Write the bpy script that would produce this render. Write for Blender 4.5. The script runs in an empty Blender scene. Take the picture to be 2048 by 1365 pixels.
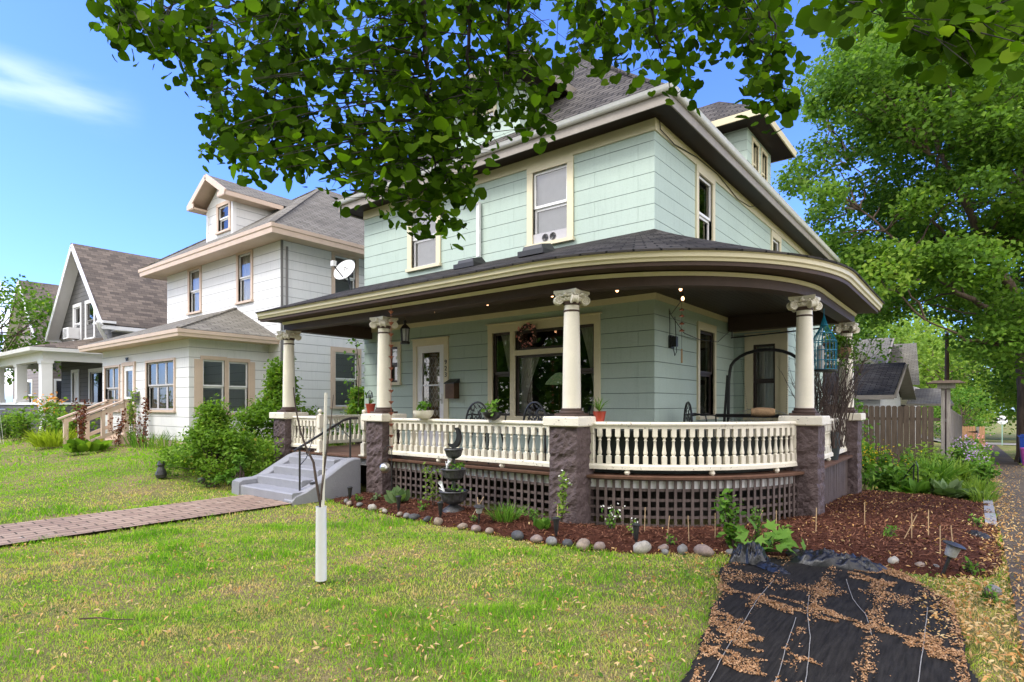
import bpy, math, random
import numpy as np
from mathutils import Vector, Matrix
random.seed(7); RNG = np.random.default_rng(7)
SC = bpy.context.scene
# ------------------------------------------------------------------ camera
YAW = math.radians(38.3); FPX = 1178.0
cam = bpy.data.objects.new("camera", bpy.data.cameras.new("camera")); SC.collection.objects.link(cam)
cam.location = (0, 0, 1.5); cam.rotation_euler = (math.pi/2, 0, YAW)
cam.data.sensor_width = 36; cam.data.lens = 36*FPX/2048; cam.data.shift_y = (810-682.5)/2048
cam.data.clip_start = 0.05; cam.data.clip_end = 900
SC.camera = cam
# ------------------------------------------------------------------ world and sun
SUN_DIR = Vector((-0.42, -0.62, 0.80)).normalized()
w = bpy.data.worlds.new("World"); SC.world = w; w.use_nodes = True
nt = w.node_tree; N = nt.nodes; L = nt.links; N.clear()
out = N.new('ShaderNodeOutputWorld'); bg = N.new('ShaderNodeBackground'); L.new(bg.outputs[0], out.inputs[0])
sky = N.new('ShaderNodeTexSky'); sky.sky_type = 'NISHITA'; sky.sun_disc = False
sky.sun_elevation = math.asin(SUN_DIR.z); sky.sun_rotation = math.atan2(SUN_DIR.x, SUN_DIR.y)
sky.air_density = 1.0; sky.dust_density = 0.6; sky.ozone_density = 2.0
tc = N.new('ShaderNodeTexCoord'); sep = N.new('ShaderNodeSeparateXYZ'); L.new(tc.outputs['Generated'], sep.inputs[0])
mp = N.new('ShaderNodeMapping'); mp.inputs['Scale'].default_value = (1.6, 1.6, 5.5); L.new(tc.outputs['Generated'], mp.inputs[0])
mp.inputs['Location'].default_value = (0.35, 0.1, 0.55)
nz = N.new('ShaderNodeTexNoise'); nz.inputs['Scale'].default_value = 1.7; nz.inputs['Detail'].default_value = 9; nz.inputs['Roughness'].default_value = 0.56
L.new(mp.outputs[0], nz.inputs['Vector'])
def wmath(op, a, b=None, c=None):
    n = N.new('ShaderNodeMath'); n.operation = op
    for i, v in enumerate((a, b, c)):
        if v is None: continue
        if isinstance(v, (int, float)): n.inputs[i].default_value = v
        else: L.new(v, n.inputs[i])
    return n.outputs[0]
def wramp(v, a, b):
    n = N.new('ShaderNodeMapRange'); n.interpolation_type = 'SMOOTHSTEP'
    n.inputs['From Min'].default_value = a; n.inputs['From Max'].default_value = b
    L.new(v, n.inputs['Value']); return n.outputs[0]
behind = wramp(wmath('SUBTRACT', wmath('MULTIPLY', sep.outputs[0], 0.75), sep.outputs[1]), -0.42, 0.25)       # cloud deck added out of view, behind and east, for whiter fill light
low = wramp(sep.outputs[2], 0.30, 0.02)                                     # banks of cloud near the horizon
thr = wmath('SUBTRACT', wmath('SUBTRACT', 0.70, wmath('MULTIPLY', behind, 0.45)), wmath('MULTIPLY', low, 0.13))
def gate(d, a, b):
    v = Vector(d).normalized(); n = N.new('ShaderNodeVectorMath'); n.operation = 'DOT_PRODUCT'; n.inputs[1].default_value = v; L.new(tc.outputs['Generated'], n.inputs[0]); return wramp(n.outputs['Value'], a, b)
wisp = wmath('ADD', wmath('MULTIPLY', gate((-.90, .22, .39), .990, .9995), .06), wmath('MULTIPLY', gate((-.962, .22, .17), .978, .999), .14))
thr = wmath('SUBTRACT', thr, wisp)
cl = wmath('MULTIPLY', wramp(wmath('SUBTRACT', nz.outputs[0], thr), 0.0, 0.22), 0.88)
band = wramp(wmath('ABSOLUTE', wmath('SUBTRACT', wmath('ADD', sep.outputs[2], wmath('MULTIPLY', nz.outputs[0], .05)), .405)), .040, .0)
mp2 = N.new('ShaderNodeMapping'); mp2.inputs['Scale'].default_value = (3, 3, 16); L.new(tc.outputs['Generated'], mp2.inputs[0]); nz2 = N.new('ShaderNodeTexNoise'); nz2.inputs['Scale'].default_value = 2.2; nz2.inputs['Detail'].default_value = 8; L.new(mp2.outputs[0], nz2.inputs['Vector'])
streak_ = wmath('MULTIPLY', wmath('MULTIPLY', gate((-.93, .13, .385), .980, .997), band), wramp(nz2.outputs[0], .30, .72))
cl = wmath('MAXIMUM', cl, wmath('MULTIPLY', streak_, .17))
tint = N.new('ShaderNodeMix'); tint.data_type = 'RGBA'; tint.blend_type = 'MULTIPLY'; tint.inputs[0].default_value = 1.0
L.new(sky.outputs[0], tint.inputs[6]); tint.inputs[7].default_value = (0.60, 0.82, 1.52, 1)
mx = N.new('ShaderNodeMix'); mx.data_type = 'RGBA'
L.new(cl, mx.inputs[0]); L.new(tint.outputs[2], mx.inputs[6]); mx.inputs[7].default_value = (11.6, 11.1, 10.6, 1)
L.new(mx.outputs[2], bg.inputs['Color']); bg.inputs['Strength'].default_value = 0.125
sd = bpy.data.lights.new("sun", 'SUN'); sd.energy = 1.45; sd.angle = math.radians(18); sd.color = (1.0, 0.965, 0.90)
so = bpy.data.objects.new("sun", sd); SC.collection.objects.link(so)
so.rotation_euler = (-SUN_DIR).to_track_quat('-Z', 'Y').to_euler(); so.location = (0, 0, 30)
SC.view_settings.view_transform = 'Standard'; SC.view_settings.look = 'None'; SC.view_settings.gamma = 1
SC.view_settings.exposure = 1.17
SC.cycles.max_bounces = 6; SC.cycles.transparent_max_bounces = 8; SC.cycles.diffuse_bounces = 3; SC.cycles.glossy_bounces = 2
# ------------------------------------------------------------------ materials
def nodes(name):
    m = bpy.data.materials.new(name); m.use_nodes = True
    return m, m.node_tree.nodes, m.node_tree.links, m.node_tree.nodes['Principled BSDF']
def c4(c, k=1.0): return (min(1, c[0]*k), min(1, c[1]*k), min(1, c[2]*k), 1)
def mixn(N, L, fac, a, b, blend='MIX'):
    n = N.new('ShaderNodeMix'); n.data_type = 'RGBA'; n.blend_type = blend
    for i, v in ((0, fac), (6, a), (7, b)):
        if isinstance(v, (int, float)): n.inputs[i].default_value = v
        elif isinstance(v, tuple): n.inputs[i].default_value = v
        else: L.new(v, n.inputs[i])
    return n.outputs[2]
def noise(N, L, vec, scale, detail=4, rough=0.6):
    n = N.new('ShaderNodeTexNoise'); n.inputs['Scale'].default_value = scale; n.inputs['Detail'].default_value = detail
    n.inputs['Roughness'].default_value = rough
    if vec is not None: L.new(vec, n.inputs['Vector'])
    return n.outputs[0]
def ramp(N, L, v, a, b):
    n = N.new('ShaderNodeMapRange'); n.inputs['From Min'].default_value = a; n.inputs['From Max'].default_value = b
    L.new(v, n.inputs['Value']); return n.outputs[0]
def bumpn(N, L, b, h, strength, dist=0.01):
    n = N.new('ShaderNodeBump'); n.inputs['Strength'].default_value = strength; n.inputs['Distance'].default_value = dist
    L.new(h, n.inputs['Height']); L.new(n.outputs[0], b.inputs['Normal']); return n
def M(name, col, rough=0.6, var=0.15, vs=2.5, bump=0.25, bs=60, metal=0.0, chips=None, chipamt=0.62, col2=None, emit=None, es=1.0, stretch=None, dist=0.004):
    m, N, L, b = nodes(name); tc = N.new('ShaderNodeTexCoord').outputs['Object']
    if stretch:
        mp = N.new('ShaderNodeMapping'); mp.inputs['Scale'].default_value = stretch; L.new(tc, mp.inputs[0]); tcs = mp.outputs[0]
    else: tcs = tc
    n1 = ramp(N, L, noise(N, L, tcs, vs, 6, 0.65), 0.3, 0.7)
    c = mixn(N, L, n1, c4(col, 1-var), c4(col2, 1) if col2 else c4(col, 1+var))
    nf = noise(N, L, tcs, bs, 3)
    c = mixn(N, L, ramp(N, L, nf, 0.35, 0.75), c, mixn(N, L, 0.5, c, c4(col, 1-var*1.6)))
    if chips:
        c = mixn(N, L, ramp(N, L, noise(N, L, tc, 19, 7, 0.75), chipamt, chipamt+0.02), c, c4(chips))
    L.new(c, b.inputs['Base Color']); b.inputs['Roughness'].default_value = rough; b.inputs['Metallic'].default_value = metal
    if bump: bumpn(N, L, b, nf, bump, dist)
    if emit: b.inputs['Emission Color'].default_value = c4(emit); b.inputs['Emission Strength'].default_value = es
    return m
def brickmat(name, c1, c2, mortar, w, h, ms, rough=0.8, bump=0.5, off=0.5, bias=0.0, grain=0.25, dist=0.012, lap=0.0, gs=90, wear=None):
    """UV in metres: courses of siding, shingles, bricks or blocks"""
    m, N, L, b = nodes(name); uv = N.new('ShaderNodeTexCoord').outputs['UV']
    br = N.new('ShaderNodeTexBrick'); L.new(uv, br.inputs['Vector']); br.offset = off
    br.inputs['Color1'].default_value = c4(c1); br.inputs['Color2'].default_value = c4(c2); br.inputs['Mortar'].default_value = c4(mortar)
    br.inputs['Scale'].default_value = 1; br.inputs['Mortar Size'].default_value = ms; br.inputs['Mortar Smooth'].default_value = 0.3
    br.inputs['Bias'].default_value = bias; br.inputs['Brick Width'].default_value = w; br.inputs['Row Height'].default_value = h
    big = ramp(N, L, noise(N, L, uv, 0.8, 5), 0.3, 0.75); base = br.outputs[0]
    if lap and gs == 40:
        s1 = N.new('ShaderNodeSeparateXYZ'); L.new(uv, s1.inputs[0]); pp = N.new('ShaderNodeMath'); pp.operation = 'PINGPONG'; L.new(s1.outputs[1], pp.inputs[0]); pp.inputs[1].default_value = h/2
        rw = N.new('ShaderNodeMapRange'); L.new(pp.outputs[0], rw.inputs['Value']); rw.inputs['From Min'].default_value = ms*.6; rw.inputs['From Max'].default_value = ms*1.8; rw.inputs['To Min'].default_value = .95; rw.inputs['To Max'].default_value = 0
        fc = N.new('ShaderNodeMath'); fc.operation = 'MULTIPLY'; L.new(br.outputs[1], fc.inputs[0]); fc.inputs[1].default_value = .22
        fx_ = N.new('ShaderNodeMath'); fx_.operation = 'MAXIMUM'; L.new(rw.outputs[0], fx_.inputs[0]); L.new(fc.outputs[0], fx_.inputs[1])
        tone = mixn(N, L, ramp(N, L, noise(N, L, uv, 2.2, 6, .7), .25, .8), c4(c1), c4(c2)); streak = N.new('ShaderNodeMapping'); streak.inputs['Scale'].default_value = (9, .7, 1); L.new(uv, streak.inputs[0])
        tone = mixn(N, L, ramp(N, L, noise(N, L, streak.outputs[0], 2.0, 5, .7), .52, .85), tone, c4(c2, .86)); base = mixn(N, L, fx_.outputs[0], tone, c4(mortar))
    c = mixn(N, L, big, base, mixn(N, L, grain, base, (0, 0, 0, 1)))
    fine = noise(N, L, uv, gs, 3)
    c = mixn(N, L, ramp(N, L, fine, 0.3, 0.8), c, mixn(N, L, grain, c, (0, 0, 0, 1)))
    if wear: c = mixn(N, L, ramp(N, L, noise(N, L, uv, 6, 8, 0.75), wear[1], wear[1]+0.05), c, c4(wear[0]))
    L.new(c, b.inputs['Base Color']); b.inputs['Roughness'].default_value = rough
    inv = N.new('ShaderNodeMath'); inv.operation = 'SUBTRACT'; inv.inputs[0].default_value = 1; L.new(br.outputs[1], inv.inputs[1])
    h_ = inv.outputs[0]
    if lap:
        s = N.new('ShaderNodeSeparateXYZ'); L.new(uv, s.inputs[0])
        d = N.new('ShaderNodeMath'); d.operation = 'DIVIDE'; L.new(s.outputs[1], d.inputs[0]); d.inputs[1].default_value = h
        fr = N.new('ShaderNodeMath'); fr.operation = 'FRACT'; L.new(d.outputs[0], fr.inputs[0])
        a = N.new('ShaderNodeMath'); a.operation = 'MULTIPLY_ADD'; L.new(fr.outputs[0], a.inputs[0]); a.inputs[1].default_value = -lap; L.new(h_, a.inputs[2]); h_ = a.outputs[0]
    a = N.new('ShaderNodeMath'); a.operation = 'MULTIPLY_ADD'; L.new(fine, a.inputs[0]); a.inputs[1].default_value = 0.35; L.new(h_, a.inputs[2])
    bumpn(N, L, b, a.outputs[0], bump, dist)
    return m
def leafmat(name, cols, trans=0.35, rough=0.55, attr=True):
    m, N, L, b = nodes(name); at = N.new('ShaderNodeAttribute'); at.attribute_name = 'tint'
    cr = N.new('ShaderNodeValToRGB'); L.new(at.outputs['Fac'], cr.inputs[0])
    el = cr.color_ramp.elements
    while len(el) < len(cols): el.new(0.5)
    for i, c in enumerate(cols): el[i].position = i/(len(cols)-1); el[i].color = c4(c)
    L.new(cr.outputs[0], b.inputs['Base Color']); b.inputs['Roughness'].default_value = rough; b.inputs['Specular IOR Level'].default_value = 0.1
    tr = N.new('ShaderNodeBsdfTranslucent')
    L.new(mixn(N, L, 1.0, cr.outputs[0], (1.25, 1.35, 0.5, 1), 'MULTIPLY'), tr.inputs[0])
    ms = N.new('ShaderNodeMixShader'); ms.inputs[0].default_value = trans
    L.new(b.outputs[0], ms.inputs[1]); L.new(tr.outputs[0], ms.inputs[2])
    L.new(ms.outputs[0], N['Material Output'].inputs[0]); return m
def glassmat(name, tint=(0.9, 0.93, 0.92), refl=0.10):
    m, N, L, b = nodes(name); N.remove(b)
    g = N.new('ShaderNodeBsdfGlossy'); g.inputs['Roughness'].default_value = 0.02
    t = N.new('ShaderNodeBsdfTransparent'); t.inputs[0].default_value = c4(tint)
    lw = N.new('ShaderNodeLayerWeight'); lw.inputs[0].default_value = 0.35
    r = N.new('ShaderNodeMapRange'); L.new(lw.outputs['Fresnel'], r.inputs['Value']); r.inputs['To Min'].default_value = refl; r.inputs['To Max'].default_value = 0.9
    ms = N.new('ShaderNodeMixShader'); L.new(r.outputs[0], ms.inputs[0]); L.new(t.outputs[0], ms.inputs[1]); L.new(g.outputs[0], ms.inputs[2])
    L.new(ms.outputs[0], N['Material Output'].inputs[0]); return m
MT = dict(
 mint = brickmat('mint_siding', (0.485, 0.585, 0.515), (0.455, 0.56, 0.49), (0.16, 0.21, 0.19), 1.22, 0.24, 0.0035, 0.55, 0.9, 0.37, 0, 0.10, 0.02, 0.6, 40),
 cream = M('cream_paint', (0.70, 0.63, 0.43), 0.5, 0.06, 3, 0.15, 50),
 ivory = M('ivory_paint', (0.76, 0.71, 0.59), 0.5, 0.07, 4, 0.2, 60, chips=(0.36, 0.31, 0.26), chipamt=0.665),
 ivoryw = M('worn_ivory_paint', (0.78, 0.73, 0.61), 0.55, 0.08, 4, 0.3, 50, chips=(0.26, 0.22, 0.19), chipamt=0.60),
 brown = M('brown_paint', (0.085, 0.056, 0.046), 0.6, 0.14, 3, 0.3, 45, chips=(0.45, 0.42, 0.38), chipamt=0.74),
 sash = M('dark_brown_sash', (0.05, 0.037, 0.033), 0.4, 0.1),
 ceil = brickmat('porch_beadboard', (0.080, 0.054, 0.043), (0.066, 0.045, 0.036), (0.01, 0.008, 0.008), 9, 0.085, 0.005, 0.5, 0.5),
 stone = M('painted_stone', (0.118, 0.088, 0.088), 0.6, 0.25, 5, 0.9, 22, chips=(0.55, 0.52, 0.50), chipamt=0.68, dist=0.03),
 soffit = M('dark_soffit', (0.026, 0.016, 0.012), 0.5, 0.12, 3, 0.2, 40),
 cord = M('grey_cord', (0.30, 0.285, 0.26), 0.8, 0.3, 40, 0.2, 60),
 lattice = M('lattice_paint', (0.125, 0.096, 0.090), 0.6, 0.2, 6, 0.3, 60, chips=(0.4, 0.38, 0.36), chipamt=0.69),
 deck = M('deck_boards', (0.14, 0.075, 0.05), 0.6, 0.25, 4, 0.3, 40, stretch=(6, 1, 1)),
 roofp = brickmat('porch_shingles', (0.040, 0.036, 0.034), (0.095, 0.086, 0.08), (0.010, 0.010, 0.010), 0.31, 0.14, 0.014, 0.9, 0.9, 0.5, 0, 0.35, 0.02, 0.8),
 roofm = brickmat('grey_shingles', (0.085, 0.077, 0.069), (0.165, 0.150, 0.134), (0.018, 0.017, 0.017), 0.30, 0.14, 0.014, 0.9, 0.8, 0.5, 0, 0.3, 0.02, 0.8),
 roofw = brickmat('pale_grey_shingles', (0.205, 0.19, 0.16), (0.29, 0.27, 0.23), (0.06, 0.057, 0.053), 0.30, 0.14, 0.009, 0.9, 0.6, 0.5, 0, 0.25, 0.015, 0.6, wear=((0.22, 0.24, 0.16), 0.66)),
 roofb = brickmat('brown_shingles', (0.25, 0.205, 0.165), (0.125, 0.106, 0.090), (0.09, 0.07, 0.06), 0.28, 0.14, 0.005, 0.9, 0.6, 0.5, 0, 0.2, 0.015, 0.5),
 whites = brickmat('white_siding', (0.80, 0.80, 0.79), (0.76, 0.765, 0.765), (0.27, 0.27, 0.28), 1.22, 0.24, 0.0045, 0.5, 0.6, 0.37, 0, 0.06, 0.012, 0.55, 40),
 greys = brickmat('grey_siding', (0.150, 0.147, 0.145), (0.135, 0.132, 0.131), (0.04, 0.04, 0.04), 3.6, 0.17, 0.005, 0.6, 0.7, 0.37, 0, 0.1, 0.015, 0.7, 40),
 browns = brickmat('tan_siding', (0.24, 0.20, 0.175), (0.22, 0.185, 0.165), (0.07, 0.06, 0.05), 3.6, 0.17, 0.005, 0.6, 0.7, 0.37, 0, 0.1, 0.015, 0.7, 40),
 creams = brickmat('cream_siding', (0.72, 0.66, 0.53), (0.70, 0.64, 0.52), (0.3, 0.27, 0.2), 3.6, 0.12, 0.006, 0.6, 0.7, 0.37, 0, 0.1, 0.015, 0.7, 40),
 tan = M('tan_trim', (0.62, 0.48, 0.375), 0.55, 0.08, 3, 0.2, 50, chips=(0.35, 0.3, 0.26), chipamt=0.70),
 white = M('white_paint', (0.80, 0.80, 0.80), 0.45, 0.05, 3, 0.1, 50),
 gutter = M('gutter_metal', (0.74, 0.74, 0.73), 0.35, 0.08, 5, 0.1, 30),
 fascia = M('weathered_fascia', (0.30, 0.265, 0.225), 0.6, 0.15, 5, 0.4, 30),
 brick = brickmat('chimney_brick', (0.42, 0.17, 0.10), (0.34, 0.13, 0.08), (0.4, 0.37, 0.33), 0.21, 0.075, 0.01),
 pavers = brickmat('walk_pavers', (0.47, 0.34, 0.255), (0.36, 0.25, 0.19), (0.10, 0.085, 0.06), 0.30, 0.15, 0.010, 0.85, 0.7, 0.5, 0, 0.22, 0.012, wear=((0.46, 0.41, 0.36), 0.62)),
 concrete = M('painted_concrete', (0.29, 0.295, 0.325), 0.6, 0.10, 3, 0.6, 40, chips=(0.5, 0.5, 0.49), chipamt=0.74, dist=0.006),
 rawcon = M('raw_concrete', (0.52, 0.49, 0.43), 0.8, 0.12, 5, 0.6, 40),
 fence = M('grey_boards', (0.125, 0.093, 0.073), 0.8, 0.35, 5, 0.6, 30, stretch=(6, 6, 0.6)),
 fencel = M('silver_boards', (0.30, 0.27, 0.25), 0.8, 0.3, 5, 0.6, 30, stretch=(6, 6, 0.6)),
 cedar = M('cedar_boards', (0.50, 0.27, 0.14), 0.7, 0.35, 5, 0.4, 30, stretch=(6, 6, 0.6)),
 bark = M('bark', (0.13, 0.095, 0.07), 0.9, 0.4, 8, 1.0, 25, stretch=(1, 1, 0.25), dist=0.03),
 barkd = M('dark_bark', (0.045, 0.036, 0.03), 0.9, 0.4, 8, 0.6, 40),
 twig = M('twig_bark', (0.10, 0.075, 0.065), 0.8, 0.3, 20, 0.2, 60),
 iron = M('black_iron', (0.018, 0.018, 0.019), 0.35, 0.2, 8, 0.2, 60),
 plastic = M('black_plastic', (0.02, 0.02, 0.021), 0.5, 0.2, 8, 0.1, 60),
 foil = M('black_sheet', (0.012, 0.012, 0.013), 0.33, 0.2, 8, 0.35, 14, dist=0.02),
 pewter = M('pewter_resin', (0.028, 0.028, 0.031), 0.45, 0.6, 14, 0.4, 70, col2=(0.09, 0.09, 0.095)),
 steel = M('brushed_steel', (0.55, 0.54, 0.52), 0.3, 0.1, 8, 0.1, 60, metal=0.9),
 copper = M('copper', (0.42, 0.16, 0.10), 0.35, 0.3, 20, 0.1, 60, metal=0.5),
 copperl = M('bright_copper', (0.75, 0.38, 0.28), 0.25, 0.2, 20, 0.1, 60, metal=0.8),
 bronze = M('bronze_metal', (0.10, 0.052, 0.028), 0.35, 0.35, 6, 0.1, 60, metal=0.5),
 terra = M('red_glaze', (0.33, 0.045, 0.025), 0.35, 0.15, 6, 0.1, 60),
 blue = M('blue_plastic', (0.012, 0.07, 0.42), 0.4, 0.1),
 pink = M('magenta_plastic', (0.62, 0.12, 0.50), 0.5, 0.1),
 teal = M('teal_wire', (0.01, 0.20, 0.30), 0.4, 0.15),
 wicker = M('wicker', (0.30, 0.19, 0.10), 0.8, 0.35, 25, 0.8, 60),
 rope = M('white_cord', (0.60, 0.57, 0.52), 0.8, 0.2, 20, 0.2, 60),
 pole = M('utility_pole_wood', (0.115, 0.07, 0.05), 0.85, 0.25, 5, 0.4, 30, stretch=(6, 6, 0.5)),
 guard = M('white_tube', (0.78, 0.78, 0.80), 0.4, 0.04, 3, 0.1, 40, chips=(0.3, 0.3, 0.3), chipamt=0.755),
 stake = M('bamboo', (0.45, 0.31, 0.17), 0.6, 0.15, 20, 0.1, 60),
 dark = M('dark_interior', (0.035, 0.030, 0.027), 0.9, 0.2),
 curtain = M('sheer_curtain', (0.72, 0.71, 0.68), 0.9, 0.3, 4, 0.4, 10, stretch=(14, 14, 0.3)),
 shade = M('window_shade', (0.50, 0.49, 0.51), 0.9, 0.08, 4, 0.1, 10),
 shadeg = M('grey_screen', (0.19, 0.185, 0.18), 0.8, 0.12, 4, 0.1, 90),
 asphalt = M('asphalt', (0.30, 0.28, 0.26), 0.9, 0.2, 3, 0.4, 80),
 screen = M('dark_screen_cloth', (0.016, 0.022, 0.020), 0.8, 0.2, 6, 0.3, 40),
 lens = M('frosted_lens', (0.34, 0.34, 0.33), 0.3, 0.2, 30, 0.2, 60),
 bulb = M('lit_bulb', (1.0, 0.75, 0.5), 0.2, 0.02, emit=(1.0, 0.50, 0.24), es=3),
 stained = M('stained_glass_shade', (0.10, 0.34, 0.20), 0.3, 0.8, 9, 0.1, 30, col2=(0.65, 0.30, 0.16), emit=(0.20, 0.30, 0.14), es=0.12),
 glass = glassmat('window_glass'), glassr = glassmat('mirror_window_glass', (0.55, 0.57, 0.58), 0.25),
 linden = leafmat('linden_leaves', [(0.020, 0.042, 0.004), (0.050, 0.105, 0.006), (0.095, 0.185, 0.010), (0.22, 0.32, 0.03)], 0.58, 0.9),
 maple = leafmat('maple_leaves', [(0.045, 0.095, 0.014), (0.092, 0.185, 0.024), (0.165, 0.28, 0.040), (0.30, 0.40, 0.07)], 0.5),
 bush = leafmat('bush_leaves', [(0.06, 0.12, 0.018), (0.13, 0.25, 0.03), (0.23, 0.38, 0.05), (0.34, 0.30, 0.07)], 0.4),
 pale = leafmat('pale_leaves', [(0.10, 0.18, 0.035), (0.18, 0.29, 0.05), (0.27, 0.38, 0.07), (0.36, 0.45, 0.10)], 0.45),
 plant = leafmat('plant_leaves', [(0.05, 0.12, 0.02), (0.10, 0.22, 0.03), (0.17, 0.32, 0.05), (0.26, 0.40, 0.08)], 0.35),
 gold = leafmat('golden_leaves', [(0.22, 0.30, 0.03), (0.40, 0.50, 0.05), (0.50, 0.60, 0.08)], 0.35),
 hosta = leafmat('hosta_leaves', [(0.08, 0.14, 0.05), (0.14, 0.22, 0.09), (0.28, 0.36, 0.20)], 0.25),
 rust = leafmat('rust_leaves', [(0.10, 0.035, 0.018), (0.17, 0.05, 0.025), (0.26, 0.09, 0.04)], 0.2),
 grass = leafmat('grass_blades', [(0.14, 0.33, 0.02), (0.27, 0.53, 0.03), (0.45, 0.63, 0.06), (0.70, 0.58, 0.22), (0.80, 0.55, 0.32)], 0.4, 0.6),
 litter = leafmat('dry_leaves', [(0.50, 0.25, 0.08), (0.64, 0.38, 0.15), (0.66, 0.50, 0.26), (0.40, 0.16, 0.05)], 0.2, 0.7),
 seeds = leafmat('dry_seeds', [(0.28, 0.14, 0.06), (0.40, 0.22, 0.11), (0.55, 0.35, 0.20)], 0.1, 0.8),
 chips = leafmat('mulch_chips', [(0.045, 0.018, 0.011), (0.12, 0.048, 0.029), (0.22, 0.105, 0.065)], 0.0, 0.85),
 fyellow = leafmat('yellow_petals', [(0.65, 0.45, 0.02), (0.8, 0.6, 0.05)], 0.3),
 fpurple = leafmat('purple_petals', [(0.42, 0.25, 0.60), (0.62, 0.48, 0.72)], 0.3),
 fpink = leafmat('pink_petals', [(0.80, 0.28, 0.30), (0.85, 0.45, 0.45)], 0.3),
 forange = leafmat('orange_petals', [(0.80, 0.30, 0.08), (0.85, 0.45, 0.15)], 0.3),
 fwhite = leafmat('white_petals', [(0.8, 0.8, 0.75), (0.85, 0.85, 0.85)], 0.3),
)
def matte(*names, s=0.12):
    for n in names: MT[n].node_tree.nodes['Principled BSDF'].inputs['Specular IOR Level'].default_value = s
matte('roofp', 'roofm', 'roofw', 'roofb', 'fence', 'fencel', 'soffit', 'stone', 'pavers', 'mint', 'whites', 'greys', 'bark', 'twig'); matte('brown', 'ceil', 'lattice', 'concrete', 'deck', s=0.25)
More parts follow.
